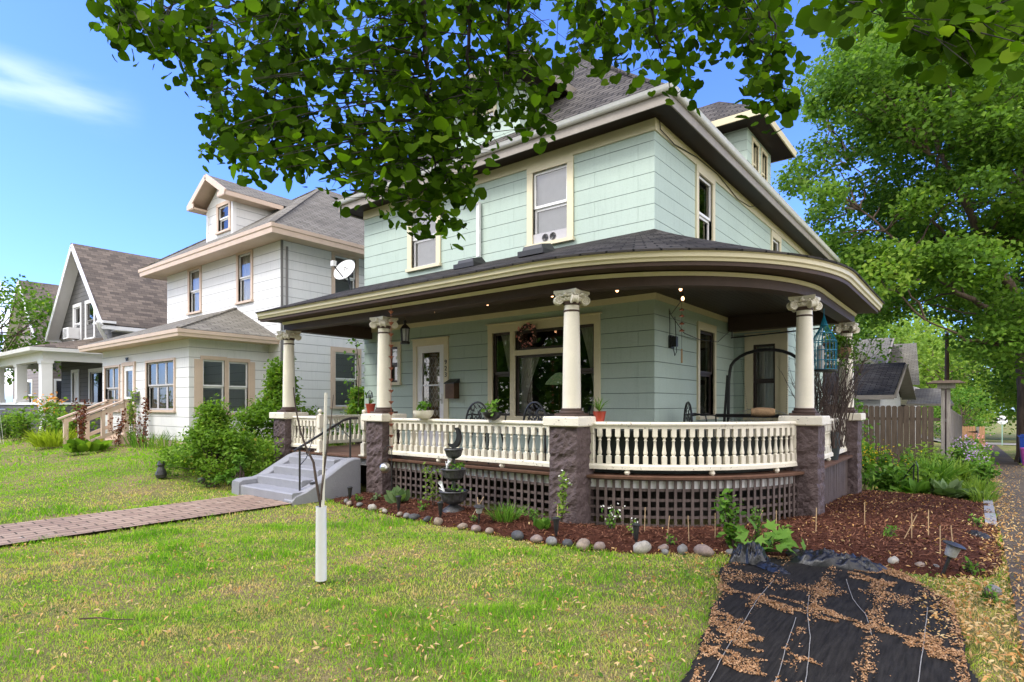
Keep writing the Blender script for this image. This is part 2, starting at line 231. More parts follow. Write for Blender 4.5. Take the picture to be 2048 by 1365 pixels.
# ------------------------------------------------------------------ mesh helpers
ORG = {}
def org(o): return ORG.get(o.name, Vector((0, 0, 0))) if o else Vector((0, 0, 0))
def finish(me, name, mat, parent, smooth, root_at=None, sharp=35):
    if mat: me.materials.append(MT[mat] if isinstance(mat, str) else mat)
    if smooth:
        me.polygons.foreach_set('use_smooth', [True]*len(me.polygons))
        if sharp: me.set_sharp_from_angle(angle=math.radians(sharp))
    o = bpy.data.objects.new(name, me); SC.collection.objects.link(o)
    if parent: o.parent = parent; ORG[o.name] = org(parent)
    elif root_at is not None: o.location = root_at; ORG[o.name] = Vector(root_at)
    else: ORG[o.name] = Vector((0, 0, 0))
    return o
class MB:
    def __init__(s): s.V = []; s.F = []; s.U = []
    def add(s, vs, fs, uv=None):
        n = len(s.V); s.V += [tuple(v) for v in vs]; s.F += [tuple(i+n for i in f) for f in fs]
        s.U += (uv if uv else [None]*len(fs))
    def quad(s, *p, uv=None): s.add(p, [tuple(range(len(p)))], [uv] if uv else None)
    def box(s, x0, y0, z0, x1, y1, z1):
        x0, x1 = min(x0, x1), max(x0, x1); y0, y1 = min(y0, y1), max(y0, y1); z0, z1 = min(z0, z1), max(z0, z1)
        s.add([(x0,y0,z0),(x1,y0,z0),(x1,y1,z0),(x0,y1,z0),(x0,y0,z1),(x1,y0,z1),(x1,y1,z1),(x0,y1,z1)],
              [(0,3,2,1),(4,5,6,7),(0,1,5,4),(1,2,6,5),(2,3,7,6),(3,0,4,7)])
    def bar(s, p, q, w, h, up=(0, 0, 1)):
        p = Vector(p); q = Vector(q); d = (q-p).normalized(); sd_ = d.cross(Vector(up))
        if sd_.length < 1e-4: sd_ = Vector((1, 0, 0))
        sd_.normalize(); u = sd_.cross(d).normalized(); sd_ *= w/2; u *= h/2
        vs = [p-sd_-u, p+sd_-u, p+sd_+u, p-sd_+u, q-sd_-u, q+sd_-u, q+sd_+u, q-sd_+u]
        s.add(vs, [(3,2,1,0),(4,5,6,7),(0,1,5,4),(1,2,6,5),(2,3,7,6),(3,0,4,7)])
    def tube(s, pts, r, n=8, cap=True):
        pts = [Vector(p) for p in pts]; m = len(pts)
        rs = r if isinstance(r, (list, tuple)) else [r]*m
        if len(rs) == 2 and m > 2: rs = [rs[0]+(rs[1]-rs[0])*i/(m-1) for i in range(m)]
        ref = None; vs = []
        for i, p in enumerate(pts):
            d = (pts[min(i+1, m-1)]-pts[max(i-1, 0)]); d = d.normalized() if d.length > 1e-7 else Vector((0, 0, 1))
            if ref is None: ref = d.orthogonal().normalized()
            else:
                ref = ref - d*ref.dot(d); ref = ref.normalized() if ref.length > 1e-5 else d.orthogonal().normalized()
            b = d.cross(ref)
            for k in range(n):
                a = 2*math.pi*k/n; vs.append(p+(ref*math.cos(a)+b*math.sin(a))*rs[i])
        fs = [(i*n+k, i*n+(k+1) % n, (i+1)*n+(k+1) % n, (i+1)*n+k) for i in range(m-1) for k in range(n)]
        if cap: fs += [tuple(range(n-1, -1, -1)), tuple((m-1)*n+k for k in range(n))]
        s.add(vs, fs)
    def lathe(s, prof, c, n=20, ax=None):
        """prof [(r,z)] turned about a vertical axis at c, or about axis ax"""
        c = Vector(c); vs = []
        q = Vector((0, 0, 1)).rotation_difference(Vector(ax)).to_matrix() if ax else None
        for r, z in prof:
            for k in range(n):
                a = 2*math.pi*(k+0.5)/n; v = Vector((r*math.cos(a), r*math.sin(a), z))
                vs.append(c+(q @ v if q else v))
        m = len(prof)
        fs = [(i*n+k, i*n+(k+1) % n, (i+1)*n+(k+1) % n, (i+1)*n+k) for i in range(m-1) for k in range(n)]
        fs += [tuple(range(n-1, -1, -1)), tuple((m-1)*n+k for k in range(n))]
        s.add(vs, fs)
    def sweep(s, st, prof, closed=True, caps=True):
        """st [(bx,by,nx,ny)], prof [(r,z)]: point = b + n*r at height z"""
        m = len(prof); n = len(st); vs = [(b[0]+b[2]*r, b[1]+b[3]*r, z) for b in st for r, z in prof]
        rm = sum(p[0] for p in prof)/m; us = [0.0]
        for i in range(1, n):
            a, b = st[i-1], st[i]; us.append(us[-1]+math.hypot(b[0]+b[2]*rm-a[0]-a[2]*rm, b[1]+b[3]*rm-a[1]-a[3]*rm))
        ws = [0.0]
        for j in range(1, m+1): ws.append(ws[-1]+math.hypot(prof[j % m][0]-prof[j-1][0], prof[j % m][1]-prof[j-1][1]))
        fs = []; uv = []
        for i in range(n-1):
            for j in range(m if closed else m-1):
                k = (j+1) % m; fs.append((i*m+j, (i+1)*m+j, (i+1)*m+k, i*m+k))
                uv.append([(us[i], ws[j]), (us[i+1], ws[j]), (us[i+1], ws[j+1]), (us[i], ws[j+1])])
        if closed and caps: fs += [tuple(range(m-1, -1, -1)), tuple((n-1)*m+j for j in range(m))]; uv += [None, None]
        s.add(vs, fs, uv)
    def build(s, name, mat, parent=None, smooth=False, at=None, sharp=35):
        me = bpy.data.meshes.new(name); o0 = org(parent) if parent else (Vector(at) if at is not None else Vector((0, 0, 0)))
        V = np.array(s.V, dtype=float)
        me.from_pydata((V-np.array(o0)).tolist(), [], s.F); me.update()
        uvl = me.uv_layers.new(name='UVMap'); data = np.zeros((len(me.loops), 2))
        for i, p in enumerate(me.polygons):
            u = s.U[i]
            if u: data[p.loop_start:p.loop_start+p.loop_total] = u
            else:
                nn = p.normal
                if abs(nn.z) > 0.97: ux = np.array((1., 0, 0)); vx = np.array((0, 1., 0))
                else:
                    ux = np.array((-nn.y, nn.x, 0)); ux /= np.linalg.norm(ux); vx = np.cross(np.array(nn), ux)
                P = V[list(s.F[i])]; data[p.loop_start:p.loop_start+p.loop_total, 0] = P @ ux; data[p.loop_start:p.loop_start+p.loop_total, 1] = P @ vx
        uvl.data.foreach_set('uv', data.ravel())
        return finish(me, name, mat, parent, smooth, at, sharp)
def tag(o, label=None, cat=None, group=None, kind=None):
    if label: o['label'] = label
    if cat: o['category'] = cat
    if group: o['group'] = group
    if kind: o['kind'] = kind
    return o
def empty(name, loc, label, cat, group=None):
    o = bpy.data.objects.new(name, None); SC.collection.objects.link(o); o.location = loc; o.empty_display_size = 0.2
    ORG[o.name] = Vector(loc); return tag(o, label, cat, group)
def inst(src, name, parent, loc, rotz=0.0):
    """another object on the same mesh, placed in world coordinates under its parent"""
    o = bpy.data.objects.new(name, src if isinstance(src, bpy.types.Mesh) else src.data); SC.collection.objects.link(o)
    o.parent = parent; o.location = Vector(loc)-org(parent); o.rotation_euler = (0, 0, rotz); ORG[o.name] = Vector(loc); return o
def copy_tree(o, parent=None):
    c = o.copy(); SC.collection.objects.link(c)
    if parent: c.parent = parent
    for ch in [k for k in SC.objects if k.parent == o]: copy_tree(ch, c)
    return c
def fast(name, V, tmplF, mat, parent=None, at=None, tint=None, smooth=False):
    """V (n,k,3) copies of one small template with faces tmplF"""
    n, k, _ = V.shape; o0 = np.array(org(parent) if parent else (at if at is not None else (0, 0, 0)), dtype=float)
    me = bpy.data.meshes.new(name); me.vertices.add(n*k); me.vertices.foreach_set('co', (V-o0).astype(np.float32).ravel())
    lens = np.array([len(f) for f in tmplF]); flat = np.concatenate([np.array(f) for f in tmplF])
    idx = (np.arange(n)[:, None]*k+flat[None, :]).ravel().astype(np.int32); tl = np.tile(lens, n)
    me.loops.add(len(idx)); me.loops.foreach_set('vertex_index', idx)
    me.polygons.add(len(tl)); st = np.concatenate(([0], np.cumsum(tl)[:-1])).astype(np.int32)
    me.polygons.foreach_set('loop_start', st); me.update(calc_edges=True)
    if tint is not None:
        a = me.attributes.new('tint', 'FLOAT', 'POINT'); a.data.foreach_set('value', np.repeat(tint, k).astype(np.float32))
    return finish(me, name, mat, parent, smooth, at, None)
LEAF = {
 'heart': (np.array([(0,0,0),(-.28,-.13,.04),(-.53,.05,.10),(-.60,.38,.08),(-.42,.70,.0),(0,.96,-.14),(.42,.70,.02),(.60,.38,.10),(.53,.05,.12),(.28,-.13,.05),(0,.42,-.06)], dtype=float), [(0,10,2,1),(10,3,2),(10,4,3),(10,5,4),(10,6,5),(10,7,6),(10,8,7),(0,9,8,10)]),
 'oval': (np.array([(0,0,0),(-.28,.3,.04),(-.25,.7,.02),(0,1,-.06),(.25,.7,.02),(.28,.3,.04)], dtype=float), [(0,3,2,1),(0,5,4,3)]),
 'maple': (np.array([(0,0,0),(-.5,.1,0),(-.28,.35,.03),(-.45,.75,0),(-.12,.6,.02),(0,1.05,-.05),(.12,.6,.02),(.45,.75,0),(.28,.35,.03),(.5,.1,0)], dtype=float), [(0,2,1),(0,4,3,2),(0,5,4),(0,6,5),(0,8,7,6),(0,9,8)]),
 'quad': (np.array([(0,0,0),(-.35,.5,.04),(0,1,0),(.35,.5,.04)], dtype=float), [(0,3,2,1)]),
 'strap': (np.array([(-.022,0,0),(.022,0,0),(.026,.5,.12),(-.026,.5,.12),(0,1.0,-.10)], dtype=float), [(0,1,2,3),(3,2,4)]),
}
def rotset(n, bias=(0, 0, 1.0), spread=1.0, rng=RNG, down=0.0):
    nrm = rng.normal(size=(n, 3))*spread+np.array(bias); nrm /= np.linalg.norm(nrm, axis=1)[:, None]
    r = rng.normal(size=(n, 3)); r[:, 2] -= down; y = r-nrm*np.sum(r*nrm, axis=1)[:, None]; y /= np.linalg.norm(y, axis=1)[:, None]
    x = np.cross(y, nrm); return np.stack([x, y, nrm], axis=1)
def leaves(name, P, size, shape, mat, parent=None, at=None, bias=(0, 0, 1), spread=1.0, tint=None, down=0.0, ydir=None, rng=RNG):
    P = np.asarray(P, dtype=float); n = len(P); T, F_ = LEAF[shape]
    Rm = rotset(n, bias, spread, rng, down)
    if ydir is not None:
        y = ydir/np.linalg.norm(ydir, axis=1)[:, None]; nn = rng.normal(size=(n, 3))*spread+np.array(bias); nn -= y*np.sum(nn*y, axis=1)[:, None]
        nn /= np.linalg.norm(nn, axis=1)[:, None]; Rm = np.stack([np.cross(y, nn), y, nn], axis=1)
    S = (size if not np.isscalar(size) else np.full(n, size))*rng.uniform(0.7, 1.2, n)
    V = P[:, None, :]+np.einsum('kj,nji->nki', T, Rm)*S[:, None, None]
    if tint is None: tint = np.clip(rng.normal(0.42, 0.2, n), 0, 1)
    return fast(name, V, F_, mat, parent, at, tint)
def inpoly(x, y, poly):
    x = np.asarray(x); y = np.asarray(y); ins = np.zeros(x.shape, bool); n = len(poly); j = n-1
    for i in range(n):
        xi, yi = poly[i]; xj, yj = poly[j]
        c = ((yi > y) != (yj > y)) & (x < (xj-xi)*(y-yi)/(yj-yi+1e-12)+xi); ins ^= c; j = i
    return ins
def dpoly(x, y, poly):
    d = np.full(np.shape(x), 1e9); n = len(poly)
    for i in range(n):
        ax, ay = poly[i]; bx, by = poly[(i+1) % n]; vx, vy = bx-ax, by-ay
        t = np.clip(((x-ax)*vx+(y-ay)*vy)/(vx*vx+vy*vy), 0, 1); d = np.minimum(d, np.hypot(x-ax-vx*t, y-ay-vy*t))
    return d
def snoise(x, y, s=1.0, seed=0):
    r = np.random.default_rng(100+seed); v = 0
    for o in range(5):
        a, b, c, d, p, q = r.uniform(-1, 1, 6); f = s*1.7**o
        v = v+np.sin((x*(1+.6*a)+y*b)*f+p*9+1.7*np.sin((x*c+y*(1+.5*d))*f*0.6+q*9))/1.5**o
    return v/2.2
def sst(a, b, v): t = np.clip((v-a)/(b-a), 0, 1); return t*t*(3-2*t)
def ground(x, y):
    x = np.asarray(x, dtype=float); y = np.asarray(y, dtype=float)
    g = 0.42*sst(-10.6, -14.0, x)*sst(2.0, 6.3, y)+0.06*sst(-9.8, -12, x)*sst(0, 4, y)
    return g-0.033*np.clip(y-9, 0, 90)*sst(-8, -2, x)-0.012*np.clip(y-12, 0, 60)*sst(-2, -8, x)
def gz(x, y): return float(ground(x, y))
# ================================================================== SETTING
MULCH = [(-8.08,5.62),(-7.46,5.5),(-6.86,5.46),(-6.04,5.33),(-5,5.31),(-4.2,5.32),(-3.4,5.37),(-2.66,5.67),(-2.25,5.95),(-1.72,6.2),(-1.2,6.3),(-.6,6.5),(-.2,6.45),(.1,6.75),(.18,8),(.16,12.1),(-.5,12.9),(-1.95,12.6),(-1.95,8.6),(-2.3,7.4),(-3.2,6.6),(-4,6.35),(-8.08,6.4)]
FABRIC = [(-1.83,5.55),(-1.73,5.07),(-1.46,4.08),(-1.21,3.1),(-1.05,2.2),(.02,2.2),(-.03,4.0),(-.14,5.5),(-.5,6.1),(-.7,6.3),(-1.2,6.22),(-1.6,6.1)]
def sheet(name, xs, ys, zf, mat, keep=None):
    X, Y = np.meshgrid(xs, ys); Z = zf(X, Y); nx, ny = len(xs), len(ys)
    me = bpy.data.meshes.new(name); V = np.stack([X, Y, Z], -1).reshape(-1, 3)
    i = np.arange((nx-1)*(ny-1)); a = (i//(nx-1))*nx+i % (nx-1); Fq = np.stack([a, a+1, a+nx+1, a+nx], 1)
    if keep is not None:
        ctr = V[Fq].mean(1); Fq = Fq[keep(ctr[:, 0], ctr[:, 1])]
    me.vertices.add(len(V)); me.vertices.foreach_set('co', V.ravel()); me.loops.add(Fq.size); me.loops.foreach_set('vertex_index', Fq.ravel().astype(np.int32))
    me.polygons.add(len(Fq)); me.polygons.foreach_set('loop_start', (np.arange(len(Fq))*4).astype(np.int32)); me.update(calc_edges=True)
    uv = me.uv_layers.new(name='UVMap'); uv.data.foreach_set('uv', V[Fq.ravel()][:, :2].ravel())
    return finish(me, name, mat, None, True, None, None)
def warp(a, b, fine0, fine1, step, k=1.18):
    v = list(np.arange(fine0, fine1+1e-6, step)); s = step; x = v[0]; left = []
    while x > a: s *= k; x -= s; left.append(max(x, a))
    s = step; x = v[-1]; right = []
    while x < b: s *= k; x += s; right.append(min(x, b))
    return np.array(left[::-1]+v+right)
# lawn soil
m, N_, L_, b_ = nodes('lawn_soil'); tcn = N_.new('ShaderNodeTexCoord').outputs['Object']
n1 = ramp(N_, L_, noise(N_, L_, tcn, 0.9, 6, 0.65), 0.36, 0.62); n2 = ramp(N_, L_, noise(N_, L_, tcn, 14, 6, 0.7), 0.35, 0.68); n3 = noise(N_, L_, tcn, 90, 4, 0.7)
c_ = mixn(N_, L_, n2, (0.11, 0.17, 0.03, 1), (0.24, 0.30, 0.06, 1)); c_ = mixn(N_, L_, n1, c_, mixn(N_, L_, n2, (0.24, 0.19, 0.08, 1), (0.42, 0.32, 0.17, 1)))
c_ = mixn(N_, L_, ramp(N_, L_, n3, 0.45, 0.75), c_, (0.03, 0.045, 0.012, 1)); L_.new(c_, b_.inputs['Base Color']); b_.inputs['Roughness'].default_value = 0.95
bumpn(N_, L_, b_, n3, 0.8, 0.03); MT['lawn'] = m
gx = warp(-260, 260, -26, 3, 0.25); gy = warp(-60, 420, 0, 24, 0.25)
def g_lawn(X, Y): return ground(X, Y)+0.012*snoise(X, Y, 1.3, 1)*(Y < 30)-0.03
tag(sheet('ground', gx, gy, g_lawn, 'lawn'), kind='structure')
# brick walkway from the steps towards the street
WX0, WX1 = -9.55, -8.17
tag(sheet('walkway', np.linspace(WX0, WX1, 12), np.linspace(-3.0, 5.2, 60), lambda X, Y: ground(X, Y)+0.004+0.004*snoise(X, Y, 3, 4), 'pavers'), kind='structure')
for _l in bpy.data.objects['walkway'].data.uv_layers[0].data: _l.uv = (_l.uv[1], _l.uv[0])
# sidewalk
MT['walk'] = brickmat('sidewalk_concrete', (0.145, 0.118, 0.095), (0.115, 0.095, 0.078), (0.05, 0.045, 0.04), 1.3, 1.45, 0.012, 0.85, 0.5, 0.0, 0, 0.35, 0.01, wear=((0.12, 0.10, 0.085), 0.6))
SWX0, SWX1 = 0.22, 1.17
tag(sheet('sidewalk', np.linspace(SWX0, SWX1, 6), np.linspace(-4, 62, 240), lambda X, Y: ground(X, Y)+0.012, 'walk'), kind='structure')
tag(sheet('street', np.linspace(-120, 120, 60), np.linspace(62, 71, 8), lambda X, Y: ground(X, Y)+0.02+0*X, 'asphalt'), kind='structure')
# mulch bed
def z_mulch(X, Y):
    d = dpoly(X, Y, MULCH); ins = inpoly(X, Y, MULCH)
    h = np.where(ins, 0.055*sst(0, 0.5, d)+0.01, -0.06*sst(0, 0.12, d))
    return ground(X, Y)+h+0.016*snoise(X, Y, 4, 8)*ins
MT['mulch'] = M('mulch', (0.085, 0.032, 0.020), 0.9, 0.45, 12, 1.0, 55, dist=0.03)
tag(sheet('mulch_bed', np.arange(-8.4, .45, .06), np.arange(5.1, 13.2, .06), z_mulch, 'mulch', keep=lambda x, y: inpoly(x, y, MULCH) | (dpoly(x, y, MULCH) < 0.09)), kind='structure')
# weed fabric: overlapping strips of black cloth with a ribbed weave
MT['fabric'] = M('woven_fabric', (0.016, 0.015, 0.014), 0.75, 0.3, 5, 0.5, 70, stretch=(9, .8, 1), col2=(0.042, 0.038, 0.034))
def z_fab(X, Y):
    h = 0.014+0.009*snoise(X, Y, 3.2, 3)+0.005*snoise(X, Y, 9, 33)+0.010*np.exp(-((X+0.95+0.15*(Y-3))/.02)**2)*0
    for k, s in enumerate((-1.18, -0.80, -0.42)):
        q = X-(s-0.075*(Y-3)); h = h+0.014*np.exp(-(q/.018)**2)+0.006*(q > 0)
    return ground(X, Y)+h
fb = sheet('landscape_fabric', np.arange(-2, .1, .012), np.arange(2.2, 6.4, .05), z_fab, 'fabric', keep=lambda x, y: inpoly(x+0.05*snoise(x, y, 2.5, 6), y, FABRIC))
tag(fb, 'black woven weed barrier laid in strips on the lawn beside the sidewalk', 'ground cloth')
matte('fabric', 'walk', 'mulch', 'lawn', s=0.08)
def fabz(x, y): return float(z_fab(np.array(x), np.array(y)))
mb = MB()
for pts in ([(-1.33,5.2),(-1.30,4.7),(-1.25,4.2),(-1.20,3.7),(-1.12,3.1),(-1.06,2.7)], [(-1.02,5.0),(-.93,4.5),(-.83,4.1),(-.76,3.7),(-.68,3.2),(-.62,2.7)], [(-.86,5.6),(-.74,5.1),(-.62,4.8),(-.55,4.5),(-.52,4.3)], [(-.28,5.2),(-.26,4.5),(-.25,4.0),(-.24,3.4),(-.23,2.6)], [(-.98,4.4),(-.92,3.9),(-.85,3.4),(-.8,2.8)]):
    P = [];
    for i in range(len(pts)-1):
        for k in range(6):
            t = k/6; x = pts[i][0]*(1-t)+pts[i+1][0]*t+random.uniform(-.0015, .0015); y = pts[i][1]*(1-t)+pts[i+1][1]*t; P.append((x, y, fabz(x, y)+0.006))
    mb.tube(P, 0.0024, 5)
tag(mb.build('cord', 'cord', fb), 'thin white cords lying on the black cloth')

# ================================================================== GREEN HOUSE
X0, X1, YF, YB = -10.83, -3.84, 8.35, 20.6
FLR, EAVE = 0.62, 5.86
H = empty('green_house', (-7.3, 8.35, 0), 'pale mint green two storey corner house with wraparound porch on brown stone piers', 'house')
def bx(mb, s, pl, u0, u1, d0, d1, z0, z1):
    """box on a wall: s 'F' faces -Y at y=pl, 'R' faces +X at x=pl, 'L' faces -X; d is the distance out of the wall"""
    if s == 'F': mb.box(u0, pl-d1, z0, u1, pl-d0, z1)
    elif s == 'R': mb.box(pl+d0, u0, z0, pl+d1, u1, z1)
    else: mb.box(pl-d1, u0, z0, pl-d0, u1, z1)
def wp(s, pl, u, d, z): return (u, pl-d, z) if s == 'F' else ((pl+d, u, z) if s == 'R' else (pl-d, u, z))
def wall(mb, s, pl, u0, u1, z0, z1, holes=()):
    us = sorted({u0, u1}|{h[0] for h in holes}|{h[1] for h in holes}); zs = sorted({z0, z1}|{h[2] for h in holes}|{h[3] for h in holes})
    for i in range(len(us)-1):
        for j in range(len(zs)-1):
            uc, zc = (us[i]+us[i+1])/2, (zs[j]+zs[j+1])/2
            if any(h[0] < uc < h[1] and h[2] < zc < h[3] for h in holes): continue
            p = [wp(s, pl, us[i], 0, zs[j]), wp(s, pl, us[i+1], 0, zs[j]), wp(s, pl, us[i+1], 0, zs[j+1]), wp(s, pl, us[i], 0, zs[j+1])]
            mb.quad(*(p[::-1] if s == 'L' else p), uv=[(us[i], zs[j]), (us[i+1], zs[j]), (us[i+1], zs[j+1]), (us[i], zs[j+1])] if s != 'L' else None)
    for (a, b, c, d) in holes:      # reveals
        for q in (((a, c), (a, d)), ((b, c), (b, d)), ((a, c), (b, c)), ((a, d), (b, d))):
            mb.quad(wp(s, pl, q[0][0], 0, q[0][1]), wp(s, pl, q[1][0], 0, q[1][1]), wp(s, pl, q[1][0], -.14, q[1][1]), wp(s, pl, q[0][0], -.14, q[0][1]))
def window(root, s, pl, u0, u1, z0, z1, trim='cream', sash='sash', cw=0.11, head=0.14, sill=True, cols=1, meet=0.5, fill=None, sw=0.045, glass='glass', depth=0.03, label=None):
    """casing > sash, pane, and what hangs behind the glass"""
    mb = MB()
    if cw > 0:
        bx(mb, s, pl, u0-cw, u0, -.12, depth, z0, z1); bx(mb, s, pl, u1, u1+cw, -.12, depth, z0, z1)
        bx(mb, s, pl, u0-cw, u1+cw, -.12, depth+.004, z1, z1+head)
        bx(mb, s, pl, u0-cw-.02, u1+cw+.02, -.12, depth+(.035 if sill else .004), z0-.06, z0)
    else: bx(mb, s, pl, u0, u1, -.12, -.1, z0-.01, z0)
    c = mb.build('window', trim, root)
    if label: c['label'] = label
    ms = MB(); mp_ = MB(); W = (u1-u0)/cols; zm = z0+(z1-z0)*meet
    for k in range(cols):
        a, b = u0+k*W, u0+(k+1)*W
        for (q0, q1, dd) in (((z0, zm, -.05), (zm, z1, -.02)) if meet else ((z0, z1, -.03),)):
            for (aa, bb, cc, de) in ((a, a+sw, q0, q1), (b-sw, b, q0, q1), (a+sw, b-sw, q0, q0+sw), (a+sw, b-sw, q1-sw, q1)):
                bx(ms, s, pl, aa, bb, dd-.03, dd, cc, de)
            p = [wp(s, pl, a+sw-.002, dd-.015, q0+sw-.002), wp(s, pl, b-sw+.002, dd-.015, q0+sw-.002), wp(s, pl, b-sw+.002, dd-.015, q1-sw+.002), wp(s, pl, a+sw-.002, dd-.015, q1-sw+.002)]
            mp_.quad(*p)
    ms.build('sash', sash, c); mp_.build('pane', glass, c)
    if fill:
        mf = MB()
        if fill == 'curtain':
            n = 24; zz = (z0+.02, z1-.02)
            for k in range(n):
                ua = u0+(u1-u0)*k/n; ub = u0+(u1-u0)*(k+1)/n; da = -.12+.015*math.sin(k*1.7); db = -.12+.015*math.sin((k+1)*1.7)
                mf.quad(wp(s, pl, ua, da, zz[0]), wp(s, pl, ub, db, zz[0]), wp(s, pl, ub, db, zz[1]), wp(s, pl, ua, da, zz[1]))
            mf.build('curtain', 'curtain', c)
        elif fill in ('drapeL', 'drapeR'):
            n = 14; W_ = min(.42, (u1-u0)*.9)
            for k in range(n):
                f0, f1 = k/n, (k+1)/n
                def edge(f, z): # swept to one side at mid height
                    t = (z-z0)/(z1-z0); wd = W_*(0.28+0.72*max(0, (t-.25)/.75)**1.3) if t > .25 else W_*(0.28+.25*(.25-t)/.25)
                    return (u0+wd*f) if fill == 'drapeL' else (u1-wd*f)
                for j in range(8):
                    za, zb = z0+(z1-z0)*j/8, z0+(z1-z0)*(j+1)/8; da = -.16+.018*math.sin(k*2.1); db = -.16+.018*math.sin((k+1)*2.1)
                    mf.quad(wp(s, pl, edge(f0, za), da, za), wp(s, pl, edge(f1, za), db, za), wp(s, pl, edge(f1, zb), db, zb), wp(s, pl, edge(f0, zb), da, zb))
            mf.build('curtain', 'curtain', c)
        else:
            mf.quad(wp(s, pl, u0, -.1, z0), wp(s, pl, u1, -.1, z0), wp(s, pl, u1, -.1, z1), wp(s, pl, u0, -.1, z1)); mf.build('shade', fill, c)
    return c
# openings: (u0,u1,z0,z1)
oF2 = [(-9.25, -8.52, 4.33, 5.5), (-6.12, -5.40, 4.30, 5.56)]
oF1 = [(-9.98, -9.68, 1.98, 2.74), (-9.08, -8.30, FLR, 2.70), (-7.04, -6.62, 1.30, 2.82), (-6.51, -5.42, 1.30, 2.38), (-6.51, -5.42, 2.47, 2.82), (-5.30, -4.88, 1.30, 2.82)]
oR = [(10.10, 10.80, 4.2, 5.56), (14.85, 15.5, 4.4, 5.5), (10.15, 10.88, 1.30, 2.82)]
mb = MB(); wall(mb, 'F', YF, X0, X1, .5, EAVE, oF1+oF2); wall(mb, 'R', X1, YF, YB, -.5, EAVE, oR); wall(mb, 'L', X0, YF, YB, -.5, EAVE)
mb.quad((X1, YB, -.5), (X0, YB, -.5), (X0, YB, EAVE), (X1, YB, EAVE)); mb.build('wall', 'mint', H)
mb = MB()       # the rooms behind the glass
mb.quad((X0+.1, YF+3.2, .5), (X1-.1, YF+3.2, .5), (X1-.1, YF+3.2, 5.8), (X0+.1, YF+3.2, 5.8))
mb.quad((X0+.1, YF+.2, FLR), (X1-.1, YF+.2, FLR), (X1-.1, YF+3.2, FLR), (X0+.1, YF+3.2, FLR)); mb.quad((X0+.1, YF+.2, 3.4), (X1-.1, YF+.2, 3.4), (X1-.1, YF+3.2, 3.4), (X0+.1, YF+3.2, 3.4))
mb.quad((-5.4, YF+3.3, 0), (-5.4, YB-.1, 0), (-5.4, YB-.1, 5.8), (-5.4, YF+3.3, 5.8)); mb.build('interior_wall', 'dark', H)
# corner trim, friezes
mb = MB()
mb.sweep([(X0-.002, YF, 0, -1), (X1, YF, 1, -1), (X1, YB, 1, 0)], [(0.002, 5.66), (0.028, 5.66), (0.028, 5.858), (0.002, 5.858)]); mb.build('frieze', 'cream', H)
mb = MB(); mb.sweep([(X0+.02, YF, 0, -1), (X1, YF, 1, -1), (X1, 11.6, 1, 0)], [(0.002, 3.10), (0.026, 3.10), (0.034, 3.195), (0.002, 3.195)]); mb.build('frieze', 'cream', H)
for c in oF2: window(H, 'F', YF, *c, trim='cream', sash='white', cw=.12, head=.12, fill='shade', label='upper front window with white sashes and pale shade')
window(H, 'R', X1, *oR[0], cw=.11, sash='white', glass='glass'); window(H, 'R', X1, *oR[1], cw=.11, sash='white'); window(H, 'R', X1, *oR[2], cw=.09)
window(H, 'F', YF, *oF1[0], cw=.09, head=.1)
W1 = window(H, 'F', YF, *oF1[2], cw=0, fill='drapeR', sill=False); W2 = window(H, 'F', YF, *oF1[3], cw=0, meet=0, fill='drapeL'); W3 = window(H, 'F', YF, *oF1[4], cw=0, meet=0); W4 = window(H, 'F', YF, *oF1[5], cw=0, fill='drapeR')
mb = MB()
for a, b in ((-7.15, -7.04), (-6.62, -6.51), (-5.42, -5.30), (-4.88, -4.77)): bx(mb, 'F', YF, a, b, -.12, .03, 1.30, 2.82)
bx(mb, 'F', YF, -7.15, -4.77, -.12, .036, 2.82, 2.97); bx(mb, 'F', YF, -7.17, -4.75, -.12, .05, 1.22, 1.30); bx(mb, 'F', YF, -6.51, -5.42, -.12, .027, 2.38, 2.47)
bx(mb, 'F', YF, -7.18, -4.74, 0, .055, 2.97, 2.99)
mb.build('window_casing', 'cream', H)
# fan panel in the sash of the right upper window
mb = MB(); bx(mb, 'F', YF, -6.12, -5.40, -.03, .0, 4.30, 4.48); fp = mb.build('fan_panel', 'shade', H)
mb = MB()
for u in (-5.86, -5.70):
    for r in (.02, .04, .06): mb.tube([(u+r*math.cos(a*.5236), YF-.008, 4.39+r*math.sin(a*.5236)) for a in range(13)], .005, 5)
    for a in range(8): mb.bar((u, YF-.008, 4.39), (u+.065*math.cos(a*.785), YF-.008, 4.39+.065*math.sin(a*.785)), .004, .004)
mb.build('fan_grille', 'iron', fp)
# front door with storm door
mb = MB(); bx(mb, 'F', YF, -9.20, -9.08, -.12, .03, FLR, 2.70); bx(mb, 'F', YF, -8.30, -8.18, -.12, .03, FLR, 2.70); bx(mb, 'F', YF, -9.20, -8.18, -.12, .035, 2.70, 2.83); bx(mb, 'F', YF, -9.22, -8.16, 0, .055, 2.83, 2.85); mb.build('door_casing', 'cream', H)
mb = MB(); bx(mb, 'F', YF, -9.08, -8.94, -.05, .01, FLR, 2.70); bx(mb, 'F', YF, -8.43, -8.30, -.05, .01, FLR, 2.70); bx(mb, 'F', YF, -8.94, -8.43, -.05, .01, 2.56, 2.70); bx(mb, 'F', YF, -8.94, -8.43, -.05, .01, FLR, 1.0); bx(mb, 'F', YF, -8.94, -8.43, -.045, .005, 1.88, 1.91)
door = mb.build('storm_door', 'white', H)
mb = MB(); mb.quad((-8.94, YF+.02, 1.0), (-8.43, YF+.02, 1.0), (-8.43, YF+.02, 2.56), (-8.94, YF+.02, 2.56)); mb.build('pane', 'glass', door)
